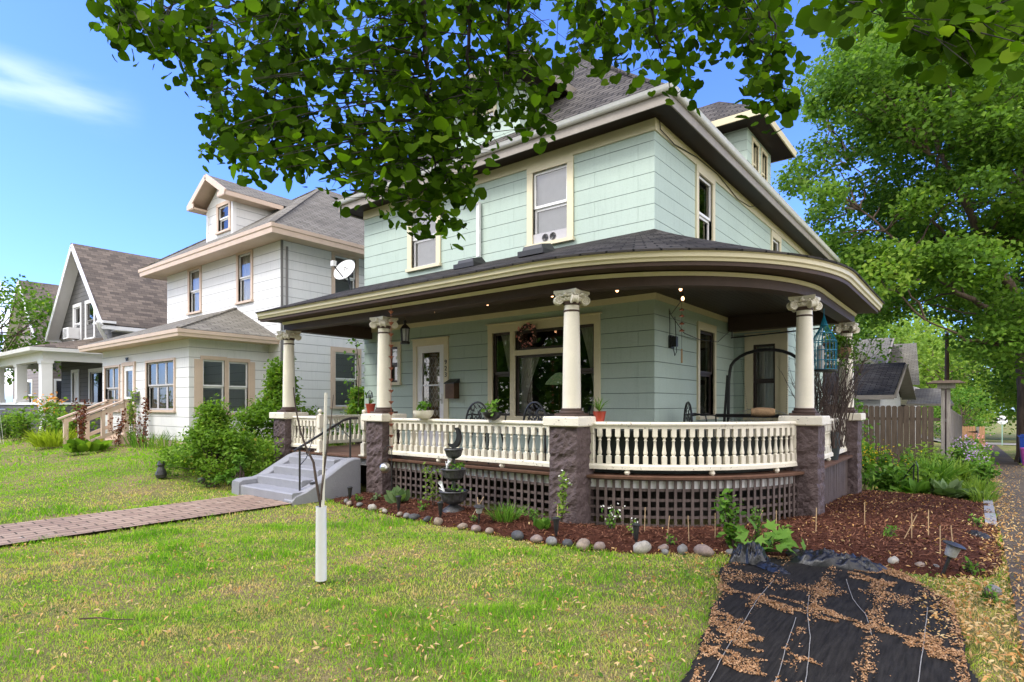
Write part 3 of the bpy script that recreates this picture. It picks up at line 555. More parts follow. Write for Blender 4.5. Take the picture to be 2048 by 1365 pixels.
mb = MB(); mb.tube([(-8.37, YF-.01, 1.60), (-8.37, YF-.06, 1.60), (-8.48, YF-.06, 1.60)], .010, 6); bx(mb, 'F', YF, -8.385, -8.355, .01, .02, 1.52, 1.72); mb.build('handle', 'steel', door)
MT['doorwood'] = M('varnished_door', (0.20, 0.075, 0.03), 0.4, 0.4, 6, 0.2, 40, stretch=(5, 5, .6))
mb = MB(); bx(mb, 'F', YF, -9.06, -8.95, -.15, -.11, FLR, 2.68); bx(mb, 'F', YF, -8.42, -8.31, -.15, -.11, FLR, 2.68); bx(mb, 'F', YF, -8.95, -8.42, -.15, -.11, FLR, 1.25); bx(mb, 'F', YF, -8.95, -8.42, -.15, -.11, 2.58, 2.68); d2 = mb.build('inner_door', 'doorwood', H)
mb = MB()
for k in range(5):
    for j in range(7):
        cx_, cz_ = -8.9+k*.105, 1.34+j*.175
        for sgn in (1, -1): mb.tube([(cx_+.05*math.sin(t*math.pi/6)*sgn, YF+.125, cz_-.08+.027*t) for t in range(7)], .005, 4)
mb.build('lead_tracery', 'rope', d2)
mb = MB(); mb.quad((-8.95, YF+.14, 1.25), (-8.42, YF+.14, 1.25), (-8.42, YF+.14, 2.58), (-8.95, YF+.14, 2.58)); MT['amber'] = M('amber_glass', (0.20, 0.13, 0.07), 0.2, 0.8, 5, 0.2, 30, col2=(0.34, 0.20, 0.09)); mb.build('amber_pane', 'amber', d2)
def text(s, size, loc, rot, mat, parent, name='number', depth=0.004):
    cu = bpy.data.curves.new('t', 'FONT'); cu.body = s; cu.size = size; cu.extrude = depth; cu.align_x = 'CENTER'; cu.align_y = 'CENTER'
    to = bpy.data.objects.new('t', cu); SC.collection.objects.link(to); bpy.context.view_layer.update()
    me = bpy.data.meshes.new_from_object(to); bpy.data.objects.remove(to); me.transform(Matrix.Translation(Vector(loc)-org(parent)) @ rot.to_4x4()); me.name = name
    me.materials.clear(); return finish(me, name, mat, parent, False)
RF = Matrix.Rotation(math.pi/2, 3, 'X'); RR = Matrix.Rotation(math.pi/2, 3, 'Z') @ RF
for i, ch in enumerate('923'): text(ch, .13, (-8.235, YF-.036, 2.34-i*.125), RF, 'iron', H, 'house_number')
# downspout, wall lamp
mb = MB(); mb.bar((-8.02, YF-.42, 5.78), (-7.36, YF-.06, 5.28), .07, .05); mb.bar((-7.36, YF-.045, 5.30), (-7.36, YF-.045, 4.28), .075, .055, (0, 1, 0)); mb.build('downspout', 'gutter', H)
mb = MB(); bx(mb, 'R', X1, 8.86, 8.98, 0, .05, 2.40, 2.60); bx(mb, 'R', X1, 8.88, 8.96, .05, .12, 2.42, 2.58); mb.build('wall_lamp', 'iron', H)
# bay
BX, BY0, BY1 = -2.85, 12.05, 15.4
hb = (-3.46, -3.05, 1.25, 2.68); mb = MB(); wall(mb, 'F', BY0, X1, BX, 0, 3.3, [hb]); wall(mb, 'R', BX, BY0, BY1, -.5, 3.3); mb.quad((X1, BY0, 3.3), (BX, BY0, 3.3), (BX, BY1, 3.3), (X1, BY1, 3.3)); mb.quad((X1, BY1, -.5), (X1, BY1, 3.3), (BX, BY1, 3.3), (BX, BY1, -.5))
mb.build('bay_wall', 'mint', H)
window(H, 'F', BY0, *hb, cw=.16, head=.22, fill='curtain'); mb = MB(); bx(mb, 'F', BY0, X1, BX+.02, .002, .03, 2.93, 3.28); bx(mb, 'F', BY0, BX-.10, BX+.03, .002, .05, .62, 2.93); mb.build('bay_frieze', 'cream', H)
# main roof
EX0, EX1, EY0, EY1, EZ, SL = -11.23, -3.44, 7.95, 21.0, 6.02, .96
RX, RW = (EX0+EX1)/2, (EX1-EX0)/2; RZ = EZ+RW*SL
mb = MB(); A = (EX0, EY0, EZ); B = (EX1, EY0, EZ); C_ = (EX1, EY1, EZ); D = (EX0, EY1, EZ); P1 = (RX, EY0+RW, RZ); P2 = (RX, EY1-RW, RZ)
# a shallow bellcast at the eaves, as three rings
def hip(mb, x0, x1, y0, y1, z, sl, kick=0.0):
    rw = (x1-x0)/2; rings = []
    for k, t in enumerate((0, .18, .4, 1)):
        zz = z+rw*sl*t-kick*rw*math.sin(t*math.pi)*.5; o = rw*t; rings.append([(x0+o, y0+o, zz), (x1-o, y0+o, zz), (x1-o, y1-o, zz), (x0+o, y1-o, zz)])
    for k in range(3):
        for j in range(4):
            a, b, c, d = rings[k][j], rings[k][(j+1) % 4], rings[k+1][(j+1) % 4], rings[k+1][j]
            mb.quad(*((a, b, c, d) if (Vector(c)-Vector(d)).length > 1e-4 else (a, b, c)))
hip(mb, EX0, EX1, EY0, EY1, EZ, SL, .03); roof = mb.build('roof', 'roofm', H)
mb = MB()   # ridge and hip caps
def caps(mb, p, q, w=.12, n=None):
    p = Vector(p); q = Vector(q); mb.bar(p+Vector((0, 0, .005)), q+Vector((0, 0, .005)), w, .03)
for t0, t1 in ((0, .18), (.18, .4), (.4, 1)):
    def hp(t, sx): zz = EZ+RW*SL*t-.03*RW*math.sin(t*math.pi)*.5; return ((EX1-RW*t) if sx > 0 else (EX0+RW*t), EY0+RW*t, zz)
    caps(mb, hp(t0, 1), hp(t1, 1)); caps(mb, hp(t0, -1), hp(t1, -1))
caps(mb, P1, P2); mb.build('ridge_cap', 'roofm', roof)
st = [(EX0, EY1, -1, 0), (EX0, EY0, -1, -1), (EX1, EY0, 1, -1), (EX1, EY1, 1, 0)]
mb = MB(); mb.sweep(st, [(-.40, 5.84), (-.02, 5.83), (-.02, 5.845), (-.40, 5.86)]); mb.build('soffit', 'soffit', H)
mb = MB(); mb.sweep(st, [(-.02, 5.80), (.0, 5.80), (.0, 6.0), (-.02, 6.0)]); mb.build('fascia', 'fascia', H)
mb = MB(); mb.sweep(st, [(.002, 5.955), (.04, 5.945), (.065, 5.96), (.075, 5.995), (.095, 6.03), (.08, 6.032), (.062, 5.998), (.045, 5.97), (.01, 5.97)]); mb.build('gutter', 'gutter', H, True, sharp=50)
mb = MB(); cb = [(X1+.05, 8.42, 5.84), (X1+.05, 8.45, 5.70), (X1+.045, 9.0, 5.66), (X1+.04, 10.0, 5.78), (X1+.04, 11.0, 5.80), (X1+.04, 12.2, 5.66), (X1+.04, 13.0, 5.72), (X1+.15, 13.3, 5.82)]; mb.tube(cb, .008, 5); mb.build('service_cable', 'iron', H)
# dormers
def dormer(name_, fx0, fx1, fy, back, zb, zt, ov, rise, side):
    """hipped dormer whose front is at fy ('F') or at x=fy ('R')"""
    d = MB()
    if side == 'F':
        hw = (fx0+.62, fx1-.62, zb+.45, zt-.16); wall(d, 'F', fy, fx0, fx1, zb-.05, zt, [hw]); d.quad((fx1, fy, zb-.05), (fx1, back, zb-.05), (fx1, back, zt), (fx1, fy, zt)); d.quad((fx0, back, zb-.05), (fx0, fy, zb-.05), (fx0, fy, zt), (fx0, back, zt))
    else:
        hw = [(fx0+.42, fx0+.84, zb+.35, zt-.22), (fx1-.84, fx1-.42, zb+.35, zt-.22)]; wall(d, 'R', fy, fx0, fx1, zb-.05, zt, hw); d.quad((back, fx0, zb-.05), (fy, fx0, zb-.05), (fy, fx0, zt), (back, fx0, zt)); d.quad((fy, fx1, zb-.05), (back, fx1, zb-.05), (back, fx1, zt), (fy, fx1, zt))
    dd = d.build('dormer', 'mint', H)
    r = MB(); so_ = MB(); fa = MB()
    if side == 'F':
        a0, a1, f0 = fx0-ov, fx1+ov, fy-ov; hw_ = (a1-a0)/2; ze = zt-.02; zr = ze+hw_*rise; yr = f0+hw_
        r.quad((a0, f0, ze+.12), (a1, f0, ze+.12), ((a0+a1)/2, yr, zr+.12)); r.quad((a1, f0, ze+.12), (a1, back+.6, ze+.12), ((a0+a1)/2, back+2.2, zr+.12), ((a0+a1)/2, yr, zr+.12)); r.quad((a0, back+.6, ze+.12), (a0, f0, ze+.12), ((a0+a1)/2, yr, zr+.12), ((a0+a1)/2, back+2.2, zr+.12))
        so_.box(a0+.01, f0+.01, ze-.02, a1-.01, back+.3, ze); s2 = [(a0, back+.4, -1, 0), (a0, f0, -1, -1), (a1, f0, 1, -1), (a1, back+.4, 1, 0)]
        fa.sweep(s2, [(-.02, ze-.03), (.01, ze-.03), (.03, ze+.115), (-.02, ze+.115)])
    else:
        a0, a1, f0 = fx0-ov, fx1+ov, fy+ov; hw_ = (a1-a0)/2; ze = zt-.02; zr = ze+hw_*rise; yr = f0-hw_; m_ = (a0+a1)/2
        r.quad((f0, a0, ze+.12), (f0, a1, ze+.12), (yr, m_, zr+.12)); r.quad((back-.6, a0, ze+.12), (f0, a0, ze+.12), (yr, m_, zr+.12), (back-2.2, m_, zr+.12)); r.quad((f0, a1, ze+.12), (back-.6, a1, ze+.12), (back-2.2, m_, zr+.12), (yr, m_, zr+.12))
        so_.box(back-.3, a0+.01, ze-.02, f0-.01, a1-.01, ze); s2 = [(back-.4, a0, 0, -1), (f0, a0, 1, -1), (f0, a1, 1, 1), (back-.4, a1, 0, 1)]
        fa.sweep(s2, [(-.02, ze-.03), (.01, ze-.03), (.03, ze+.115), (-.02, ze+.115)])
    r.build('dormer_roof', 'roofm', dd); so_.build('dormer_soffit', 'soffit', dd); fa.build('dormer_fascia', 'cream' if side == 'R' else 'fascia', dd)
    for hh in (hw if side == 'R' else [hw]):
        wn = MB(); s_ = 'R' if side == 'R' else 'F'
        for (aa, bb, cc, de, dp) in ((hh[0]-.07, hh[0], hh[2], hh[3], .02), (hh[1], hh[1]+.07, hh[2], hh[3], .02), (hh[0]-.08, hh[1]+.08, hh[3], hh[3]+.1, .024), (hh[0]-.08, hh[1]+.08, hh[2]-.06, hh[2], .04), (hh[0], hh[0]+.03, hh[2], hh[3], -.03), (hh[1]-.03, hh[1], hh[2], hh[3], -.03), (hh[0]+.03, hh[1]-.03, (hh[2]+hh[3])/2-.02, (hh[2]+hh[3])/2+.02, -.03)): bx(wn, s_, fy, aa, bb, -.1, dp, cc, de)
        wn.build('dormer_window', 'cream', dd)
        pn = MB(); pn.quad(wp(s_, fy, hh[0], -.06, hh[2]), wp(s_, fy, hh[1], -.06, hh[2]), wp(s_, fy, hh[1], -.06, hh[3]), wp(s_, fy, hh[0], -.06, hh[3])); pn.build('dormer_pane', 'glassr', dd)
dormer('front', -8.25, -6.45, 8.41, 10.3, 6.38, 7.40, .45, .82, 'F')
dormer('side', 14.15, 16.15, -4.2, -6.2, 6.5, 8.0, .48, .80, 'R')
# ---------------- porch
CX_, CY_, DR = -4.55, 9.15, .60; FXB, FYB = CX_+DR, CY_-DR      # centre of the curved corner; radii below are counted from DR
def top_of(b0, b1, nx, ny):
    if ny == -1: return (max(min(b0, X1), X0-.15) if False else min(b0, X1), YF)
    if nx >= 1: return (X1, max(b1, YF))
    t = math.atan2(nx, -ny)/(math.pi/2)
    return (CX_+(X1-CX_)*t*2, YF) if t <= .5 else (X1, YF+(CY_-YF)*(t*2-1))
def pst(XL, YE, n=22, x_end=None):
    nst = max(2, int((CX_-XL)/1.2)); s = [(XL+(CX_-XL)*k/nst, FYB, 0, -1) for k in range(nst)]
    s += [(CX_+DR*math.sin(math.pi/2*k/n), CY_-DR*math.cos(math.pi/2*k/n), math.sin(math.pi/2*k/n) if k < n else 1.0, -math.cos(math.pi/2*k/n) if k else -1.0) for k in range(n+1)]
    m = max(1, int((YE-CY_)/1.2)); s += [(FXB, CY_+(YE-CY_)*k/m, 1, 0) for k in range(1, m+1)]
    return s
RC = 2.12; PXL, PYE = -10.98, 12.18
# roof surface lofted from the curved eave up to the two walls
mb = MB(); st = pst(PXL, PYE, 28)
rows = 7; grid = []
for (b0, b1, nx, ny) in st:
    e = (b0+nx*2.66, b1+ny*2.66, 3.292)
    top = (*top_of(b0, b1, nx, ny), 4.17)
    grid.append([tuple(e[i]+(top[i]-e[i])*k/rows for i in range(3)) for k in range(rows+1)])
us = [0]
for i in range(1, len(grid)): us.append(us[-1]+(Vector(grid[i][0])-Vector(grid[i-1][0])).length)
for i in range(len(grid)-1):
    for k in range(rows):
        a, b, c, d = grid[i][k], grid[i+1][k], grid[i+1][k+1], grid[i][k+1]; v0, v1 = k/rows*2.6, (k+1)/rows*2.6
        if (Vector(c)-Vector(d)).length < 1e-4: mb.quad(a, b, c, uv=[(us[i], v0), (us[i+1], v0), (us[i+1], v1)])
        else: mb.quad(a, b, c, d, uv=[(us[i], v0), (us[i+1], v0), (us[i+1], v1), (us[i], v1)])
pr = mb.build('porch_roof', 'roofp', H, False)
mb = MB(); mb.sweep(st, [(2.62, 3.271), (2.675, 3.271), (2.678, 3.293), (2.62, 3.298)]); mb.build('shingle_edge', 'roofp', pr)
mb = MB()       # closed ends of the roof
mb.quad((PXL, FYB-2.62, 3.14), (PXL, FYB-2.62, 3.28), (PXL, YF, 4.16), (PXL, YF, 3.14)); mb.build('roof_end', 'brown', pr); mb = MB(); mb.quad((FXB+2.62, PYE, 3.14), (X1, PYE, 3.14), (X1, PYE, 4.16), (FXB+2.62, PYE, 3.28)); mb.build('roof_end', 'brown', pr)
mb = MB(); mb.sweep(st, [(2.55, 3.165), (2.60, 3.165), (2.612, 3.195), (2.635, 3.21), (2.64, 3.255), (2.66, 3.27), (2.55, 3.27)]); mb.build('eave_moulding', 'cream', H, True, sharp=25)
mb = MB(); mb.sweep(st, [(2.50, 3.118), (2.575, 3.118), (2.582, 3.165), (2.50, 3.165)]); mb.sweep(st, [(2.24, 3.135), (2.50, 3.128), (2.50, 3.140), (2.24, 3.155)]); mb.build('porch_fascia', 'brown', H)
mb = MB(); mb.sweep(st[1:] if False else pst(-10.72, 12.05), [(2.235, 3.070), (2.25, 3.070), (2.275, 3.115), (2.235, 3.115)]); mb.build('beam_moulding', 'cream', H)
mb = MB(); mb.sweep(pst(-10.72, 12.05), [(2.03, 2.955), (2.232, 2.955), (2.232, 3.26), (2.03, 3.26)])
mb.box(-10.74, YF-.01, 2.955, -10.54, FYB-2.03, 3.26); mb.box(X1+.03, 11.62, 2.93, FXB+2.03, 11.80, 3.2); mb.build('porch_beam', 'brown', H)
mb = MB(); s_in = pst(-10.54, 11.62); cz = 3.2
for i in range(len(s_in)-1):
    q = []
    for (b0, b1, nx, ny) in (s_in[i], s_in[i+1]):
        q.append(((b0+nx*2.03, b1+ny*2.03, cz), (*top_of(b0, b1, nx, ny), cz)))
    mb.quad(q[0][0], q[0][1], q[1][1], q[1][0]) if (Vector(q[0][1])-Vector(q[1][1])).length > 1e-4 else mb.quad(q[0][0], q[0][1], q[1][0])
for i in range(len(mb.U)): mb.U[i] = [(mb.V[k][1], mb.V[k][0]) for k in mb.F[i]]
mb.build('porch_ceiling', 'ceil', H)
# deck
mb = MB(); mb.sweep(pst(-10.75, 12.05), [(2.0, FLR-.035), (2.245, FLR-.035), (2.25, FLR-.005), (2.24, FLR), (2.0, FLR)])
sd_ = pst(-10.75, 12.05)
for i in range(len(sd_)-1):
    q = []
    for (b0, b1, nx, ny) in (sd_[i], sd_[i+1]): q.append(((b0+nx*2.0, b1+ny*2.0, FLR-.001), (*top_of(b0, b1, nx, ny), FLR-.001)))
    mb.quad(q[0][0], q[1][0], q[1][1], q[0][1]) if (Vector(q[0][1])-Vector(q[1][1])).length > 1e-4 else mb.quad(q[0][0], q[1][0], q[1][1])
mb.build('porch_deck', 'deck', H)
# white joist board behind the lattice, and a dark sheet standing in for the shade under the deck
mb = MB(); mb.sweep(pst(-10.7, 12.0), [(2.10, .455), (2.13, .455), (2.13, .583), (2.10, .583)]); mb.build('rim_board', 'white', H)
mb = MB(); mb.sweep(pst(-10.7, 12.0), [(1.35, -.1), (1.36, -.1), (1.36, .58), (1.35, .58)]); mb.build('crawlspace_shade', 'dark', H)
# lattice
def arcpt(s, r):
    """distance s measured from the start of the curve (negative = along the straight front)"""
    r += DR; RE = RC+DR
    if s < 0: return (CX_+s, CY_-r, 0.0)
    a = s/RE
    if a <= math.pi/2: return (CX_+r*math.sin(a), CY_-r*math.cos(a), a)
    return (CX_+r, CY_+(s-RE*math.pi/2), math.pi/2)
def lattice(s0, s1, pitch, rows_, w=.034, zt=.578, horiz=True):
    mb = MB(); n = int((s1-s0)/pitch)
    for k in range(n+1):
        s_ = s0+(s1-s0)*k/n+random.uniform(-.004, .004); x, y, a = arcpt(s_, RC+.045); jit = random.uniform(-.003, .003)
        dx, dy = math.cos(a)*w/2, math.sin(a)*w/2; ox, oy = math.sin(a)*.006, -math.cos(a)*.006; zb = gz(x, y)-.02
        V = [(x-dx-ox, y-dy-oy, zb), (x+dx-ox, y+dy-oy, zb), (x+dx+ox, y+dy+oy, zb), (x-dx+ox, y-dy+oy, zb)]
        mb.add(V+[(v[0]+jit, v[1], zt) for v in V], [(0,3,2,1),(4,5,6,7),(0,1,5,4),(1,2,6,5),(2,3,7,6),(3,0,4,7)])
    if horiz:
        nn = max(2, int((s1-s0)/.12)); pts = [arcpt(s0+(s1-s0)*k/nn, RC+.03) for k in range(nn+1)]
        for r_ in range(rows_):
            z = .445-r_*.105-(.02 if r_ else 0)
            if z < .0: continue
            for i in range(nn): mb.bar((pts[i][0], pts[i][1], z), (pts[i+1][0], pts[i+1][1], z), .010, w)
        for i in range(nn): mb.bar((pts[i][0], pts[i][1], zt-.01), (pts[i+1][0], pts[i+1][1], zt-.01), .012, .018)
    return mb.build('lattice_panel', 'lattice', H)
sR = (RC+DR)*math.pi/2
lattice(-3.02, .26, .114, 5); lattice(.68, sR-.66, .102, 5); lattice(sR-.22, sR+2.58, .056, 0, .036, horiz=False)
# piers
PIER = [(-10.67, 6.40), (-7.78, 6.40), (-4.08, 6.40), (-1.83, 8.69), (-1.83, 11.93)]
def pier_mesh():
    mb = MB(); n = 9; hs = [0.0]+[.2*k-.0 for k in range(1, 6)]+[1.22]; hw = .205
    rg = np.random.default_rng(3); zs = np.linspace(-.35, 1.225, 34); per = []
    m = 7
    for f in range(4):
        for k in range(m): per.append((f, -1+2*k/m))
    V = []
    for z in zs:
        course = ((z+.35) % .2)/.2; mort = -.012 if course < .06 or course > .96 else 0
        for (f, t) in per:
            a = hw*t; edge = 1-abs(t)**6
            bump = (.022*snoise(np.array(f*3.0+t*2.2+int((z+.35)/.2)*5), np.array(z*9.0), 2.0, 11)+.012)*edge+mort+rg.uniform(-.004, .004)
            r = hw+float(bump); p = [(a, -r), (r, a), (-a, r), (-r, -a)][f]; V.append((p[0], p[1], z))
    np_ = len(per)
    Fc = [(i*np_+k, i*np_+(k+1) % np_, (i+1)*np_+(k+1) % np_, (i+1)*np_+k) for i in range(len(zs)-1) for k in range(np_)]+[tuple((len(zs)-1)*np_+k for k in range(np_))]
    mb.add(V, Fc); return mb
pm = pier_mesh().build('pier', 'stone', None); pm_me = pm.data; bpy.data.objects.remove(pm)
cap = MB(); cap.lathe([(.0, 1.225), (.35, 1.225), (.375, 1.24), (.375, 1.335), (.36, 1.352), (0, 1.356)], (0, 0, 0), 4); cap_me = cap.build('pier_cap', 'ivoryw', None).data; bpy.data.objects.remove(bpy.data.objects['pier_cap'])
def colmesh():
    mb = MB(); prof = [(.120, 1.44)]
    for k in range(13):
        t = k/12; prof.append((.118-.020*t**1.6, 1.44+t*1.27))
    prof += [(.098, 2.71), (.098, 2.80)]; mb.lathe(prof, (0, 0, 0), 28); return mb
def take(mb, nm, mat, smooth=True):
    o = mb.build(nm, mat, None, smooth); me = o.data; bpy.data.objects.remove(o); return me
col_me = take(colmesh(), 'porch_column', 'ivory')
mb = MB(); mb.box(-.16, -.16, 1.358, .16, .16, 1.39); mb.lathe([(.15, 1.39), (.158, 1.40), (.152, 1.42), (.13, 1.43), (.138, 1.44), (.128, 1.455), (.1, 1.458)], (0, 0, 0), 28); base_me = take(mb, 'column_base', 'brown')
mb = MB(); mb.lathe([(.096, 2.682), (.105, 2.688), (.105, 2.705), (.096, 2.71)], (0, 0, 0), 28); mb.lathe([(.095, 2.765), (.102, 2.77), (.112, 2.80), (.11, 2.83), (.1, 2.85)], (0, 0, 0), 28); band_me = take(mb, 'neck_band', 'brown')
mb = MB()       # ionic capital with four corner volutes
mb.lathe([(.09, 2.80), (.13, 2.825), (.135, 2.86), (.11, 2.88)], (0, 0, 0), 24)
for k in range(16):
    a = 2*math.pi*k/16; mb.lathe([(0, -.02), (.014, -.012), (.017, .006), (.006, .02), (0, .021)], (.132*math.cos(a), .132*math.sin(a), 2.85), 6)
ab = []
for k in range(4):                                  # abacus with hollowed sides
    c = k*math.pi/2+math.pi/4
    for j in range(8):
        a = c+(j/8)*math.pi/2-0; t = j/8; p = Vector((math.cos(c), math.sin(c), 0))*.235*(1-t)+Vector((math.cos(c+math.pi/2), math.sin(c+math.pi/2), 0))*.235*t
        p *= 1-.16*math.sin(t*math.pi); ab.append(p)
for (za, zb, sc) in ((2.895, 2.915, .93), (2.915, 2.952, 1.0)):
    n = len(ab); mb.add([(p.x*sc, p.y*sc, za) for p in ab]+[(p.x*sc, p.y*sc, zb) for p in ab], [(k, (k+1) % n, n+(k+1) % n, n+k) for k in range(n)]+[tuple(range(n-1, -1, -1)), tuple(range(n, 2*n))])
for k in range(4):
    c = k*math.pi/2+math.pi/4; d = Vector((math.cos(c), math.sin(c), 0)); t = Vector((-d.y, d.x, 0)); o = d*.178+Vector((0, 0, 2.835))
    mb.lathe([(.0, -.035), (.05, -.035), (.042, 0), (.05, .035), (.0, .035)], o, 16, ax=t)
    for sg in (-1, 1):
        sp = []
        for j in range(30):
            a = j*.52; r = .062*(1-j/33); sp.append(o+t*(.037*sg)+d*(math.cos(a+1.57)*r)+Vector((0, 0, math.sin(a+1.57)*r)))
        mb.tube(sp, [.013]*20+[.009]*10, 6)
    mb.tube([d*.10+Vector((0, 0, 2.875)), d*.15+Vector((0, 0, 2.893)), d*.20+Vector((0, 0, 2.893))], .016, 6)
for k in range(4):
    c = k*math.pi/2; d = Vector((math.cos(c), math.sin(c), 0)); mb.lathe([(0, -.03), (.026, -.014), (.03, .006), (.012, .03), (0, .03)], d*.150+Vector((0, 0, 2.90)), 8); mb.tube([d*.148+Vector((-d.y, d.x, 0))*.10*j/4+Vector((0, 0, 2.882+.0*abs(j))) for j in range(-4, 5)], .012, 5)
capi_me = take(mb, 'capital', 'ivory')
for i, (px, py) in enumerate(PIER):
    p = inst(pm_me, 'pier', H, (px, py, 0)); inst(cap_me, 'pier_cap', p, (px, py, 0))
    c = inst(col_me, 'porch_column', H, (px, py, 0))
    inst(base_me, 'column_base', c, (px, py, 0)); inst(band_me, 'neck_band', c, (px, py, 0)); inst(capi_me, 'capital', c, (px, py, 0))
# balusters and rails
mb = MB(); s_ = .031
mb.box(-s_, -s_, .755, s_, s_, .86); mb.box(-s_, -s_, 1.10, s_, s_, 1.215)
mb.lathe([(.028, .858), (.020, .868), (.018, .875), (.027, .885), (.029, .905), (.024, .93), (.0165, .99), (.0155, 1.04), (.021, 1.05), (.024, 1.058), (.016, 1.066), (.0175, 1.085), (.026, 1.092), (.028, 1.102)], (0, 0, 0), 10)
bal_me = take(mb, 'baluster', 'ivory')
def railing(st, pts, name='railing', feet=(), posts=()):
    mb = MB(); mb.sweep(st, [(-.055, 1.245), (.055, 1.245), (.058, 1.262), (.045, 1.285), (-.045, 1.285), (-.058, 1.262)]); mb.sweep(st, [(-.032, 1.20), (.032, 1.20), (.032, 1.245), (-.032, 1.245)])
    mb.sweep(st, [(-.045, .69), (.045, .69), (.045, .735), (.032, .757), (-.032, .757), (-.045, .735)])
    for (x, y, rz) in posts: mb.box(x-.03, y-.03, .757, x+.03, y+.03, 1.2)
    r = mb.build(name, 'ivoryw', H)
    for (x, y, a) in pts: inst(bal_me, 'baluster', r, (x, y, 0), a)
    for (x, y) in feet:
        f = MB(); f.lathe([(0, .622), (.025, .625), (.04, .65), (.032, .675), (.02, .69)], (x, y, 0), 12); f.build('rail_foot', 'ivoryw', r, True)
    return r
def lin(x0, y0, x1, y1, n, a=0): return [(x0+(x1-x0)*(k+.5)/n, y0+(y1-y0)*(k+.5)/n, a) for k in range(n)]
yr_ = 6.36
railing([(-7.57, yr_, 0, -1), (-4.29, yr_, 0, -1)], lin(-7.50, yr_, -4.33, yr_, 25), feet=[(-6.45, yr_), (-5.2, yr_)], posts=[(-7.53, yr_, 0)])
sa, sb = .68, sR-.64
nst = 26; stc = []
for k in range(nst+1):
    x, y, a = arcpt(sa+(sb-sa)*k/nst, RC); stc.append((x, y, math.sin(a), -math.cos(a)))
pa = [arcpt(sa+.13+(sb-sa-.24)*k/24, RC) for k in range(25)]
railing(stc, [(x, y, a) for x, y, a in pa], feet=[arcpt(1.15, RC)[:2], arcpt(2.2, RC)[:2], arcpt(3.2, RC)[:2]], posts=[(arcpt(sa+.03, RC)[0], arcpt(sa+.03, RC)[1], 0), (arcpt(sb-.03, RC)[0], arcpt(sb-.03, RC)[1], 0)])
railing([(-1.83, 8.92, 1, 0), (-1.83, 11.7, 1, 0)], lin(-1.83, 8.97, -1.83, 11.66, 22, 0), feet=[(-1.83, 10.3)], posts=[(-1.83, 8.94, 0), (-1.83, 11.68, 0)])
railing([(-10.46, yr_, 0, -1), (-9.60, yr_, 0, -1)], lin(-10.44, yr_, -9.62, yr_, 7), posts=[(-10.47, yr_, 0), (-9.6, yr_, 0)])
railing([(-10.67, 6.62, -1, 0), (-10.67, 8.34, -1, 0)], lin(-10.67, 6.68, -10.67, 8.27, 13, 0), posts=[(-10.67, 6.63, 0), (-10.67, 8.32, 0)])
for xx in (-9.55, -8.25):
    mb = MB(); mb.box(xx-.07, yr_-.07, .623, xx+.07, yr_+.07, .645); mb.box(xx-.045, yr_-.045, .645, xx+.045, yr_+.045, .84); mb.lathe([(.04, .84), (.03, .86), (.045, .90), (.03, 1.0), (.028, 1.05), (.045, 1.07), (.045, 1.08)], (xx, yr_, 0), 14); mb.box(xx-.045, yr_-.045, 1.08, xx+.045, yr_+.045, 1.30)
    mb.lathe([(.05, 1.30), (.05, 1.315), (.025, 1.33), (.022, 1.345), (.04, 1.365), (.042, 1.39), (.025, 1.415), (0, 1.42)], (xx, yr_, 0), 14); mb.build('newel_post', 'ivory', H)
# roof vents on the porch roof
for (vx, vy) in ((-7.05, 7.75), (-5.30, 7.35)):
    z = 3.335+(vy-5.86)*.335; v = empty('roof_vent', (vx, vy, z), 'x', 'vent', 'vents on the porch roof'); mb = MB()
    P = [(-.21, -.19), (.21, -.19), (.21, .17), (-.21, .17)]; mb.box(vx-.24, vy-.2, z-.07, vx+.24, vy+.25, z+.01)
    mb.add([(vx-.2, vy-.17, z-.05), (vx+.2, vy-.17, z-.05), (vx+.2, vy+.2, z+.05), (vx-.2, vy+.2, z+.05), (vx-.17, vy-.14, z+.085), (vx+.17, vy-.14, z+.085), (vx+.14, vy+.14, z+.155), (vx-.14, vy+.14, z+.155)], [(0,3,2,1),(4,5,6,7),(0,1,5,4),(1,2,6,5),(2,3,7,6),(3,0,4,7)])
    mb.build('hood', 'plastic', v)
    v['label'] = 'black box vent on the porch roof below the left upper window' if vx < -6 else 'black box vent on the porch roof below the window with the fan'
# satellite dish
sdx, sdy = -10.85, 7.75; sz = 3.335+(sdy-5.86)*.335
D_ = empty('satellite_dish', (sdx+.25, sdy, sz), 'grey satellite dish with a dark emblem on the left end of the porch roof', 'satellite dish')
ax = Vector((.22, -.80, .42)).normalized(); c0 = Vector((sdx+.15, sdy, sz+.42)); mb = MB()
mb.lathe([(0, 0), (.09, .005), (.17, .02), (.23, .038), (.26, .05), (.265, .045), (.17, .008), (0, -.012)], c0, 28, ax=ax); mb.build('reflector', 'gutter', D_, True)
mb = MB(); mb.tube([c0-ax*.01, c0-ax*.12+Vector((0, 0, -.08)), (sdx+.28, sdy+.05, sz)], .02, 8); lo = c0+Vector((0, 0, -.25)); mb.tube([c0-ax*.03+Vector((0, 0, -.2)), c0+ax*.42+Vector((0, 0, -.16))], .013, 6); mb.build('mast', 'iron', D_)
mb = MB(); q = c0+ax*.44+Vector((0, 0, -.13)); mb.box(q.x-.04, q.y-.04, q.z-.05, q.x+.05, q.y+.04, q.z+.06); mb.build('receiver', 'gutter', D_)
rotd = Vector((0, 0, 1)).rotation_difference(ax).to_matrix() @ Matrix.Rotation(math.pi, 3, 'Z')
ez = ax; ey = (Vector((0, 0, 1))-ez*ez.z).normalized(); ex = ey.cross(ez); RD = Matrix((ex, ey, ez)).transposed()
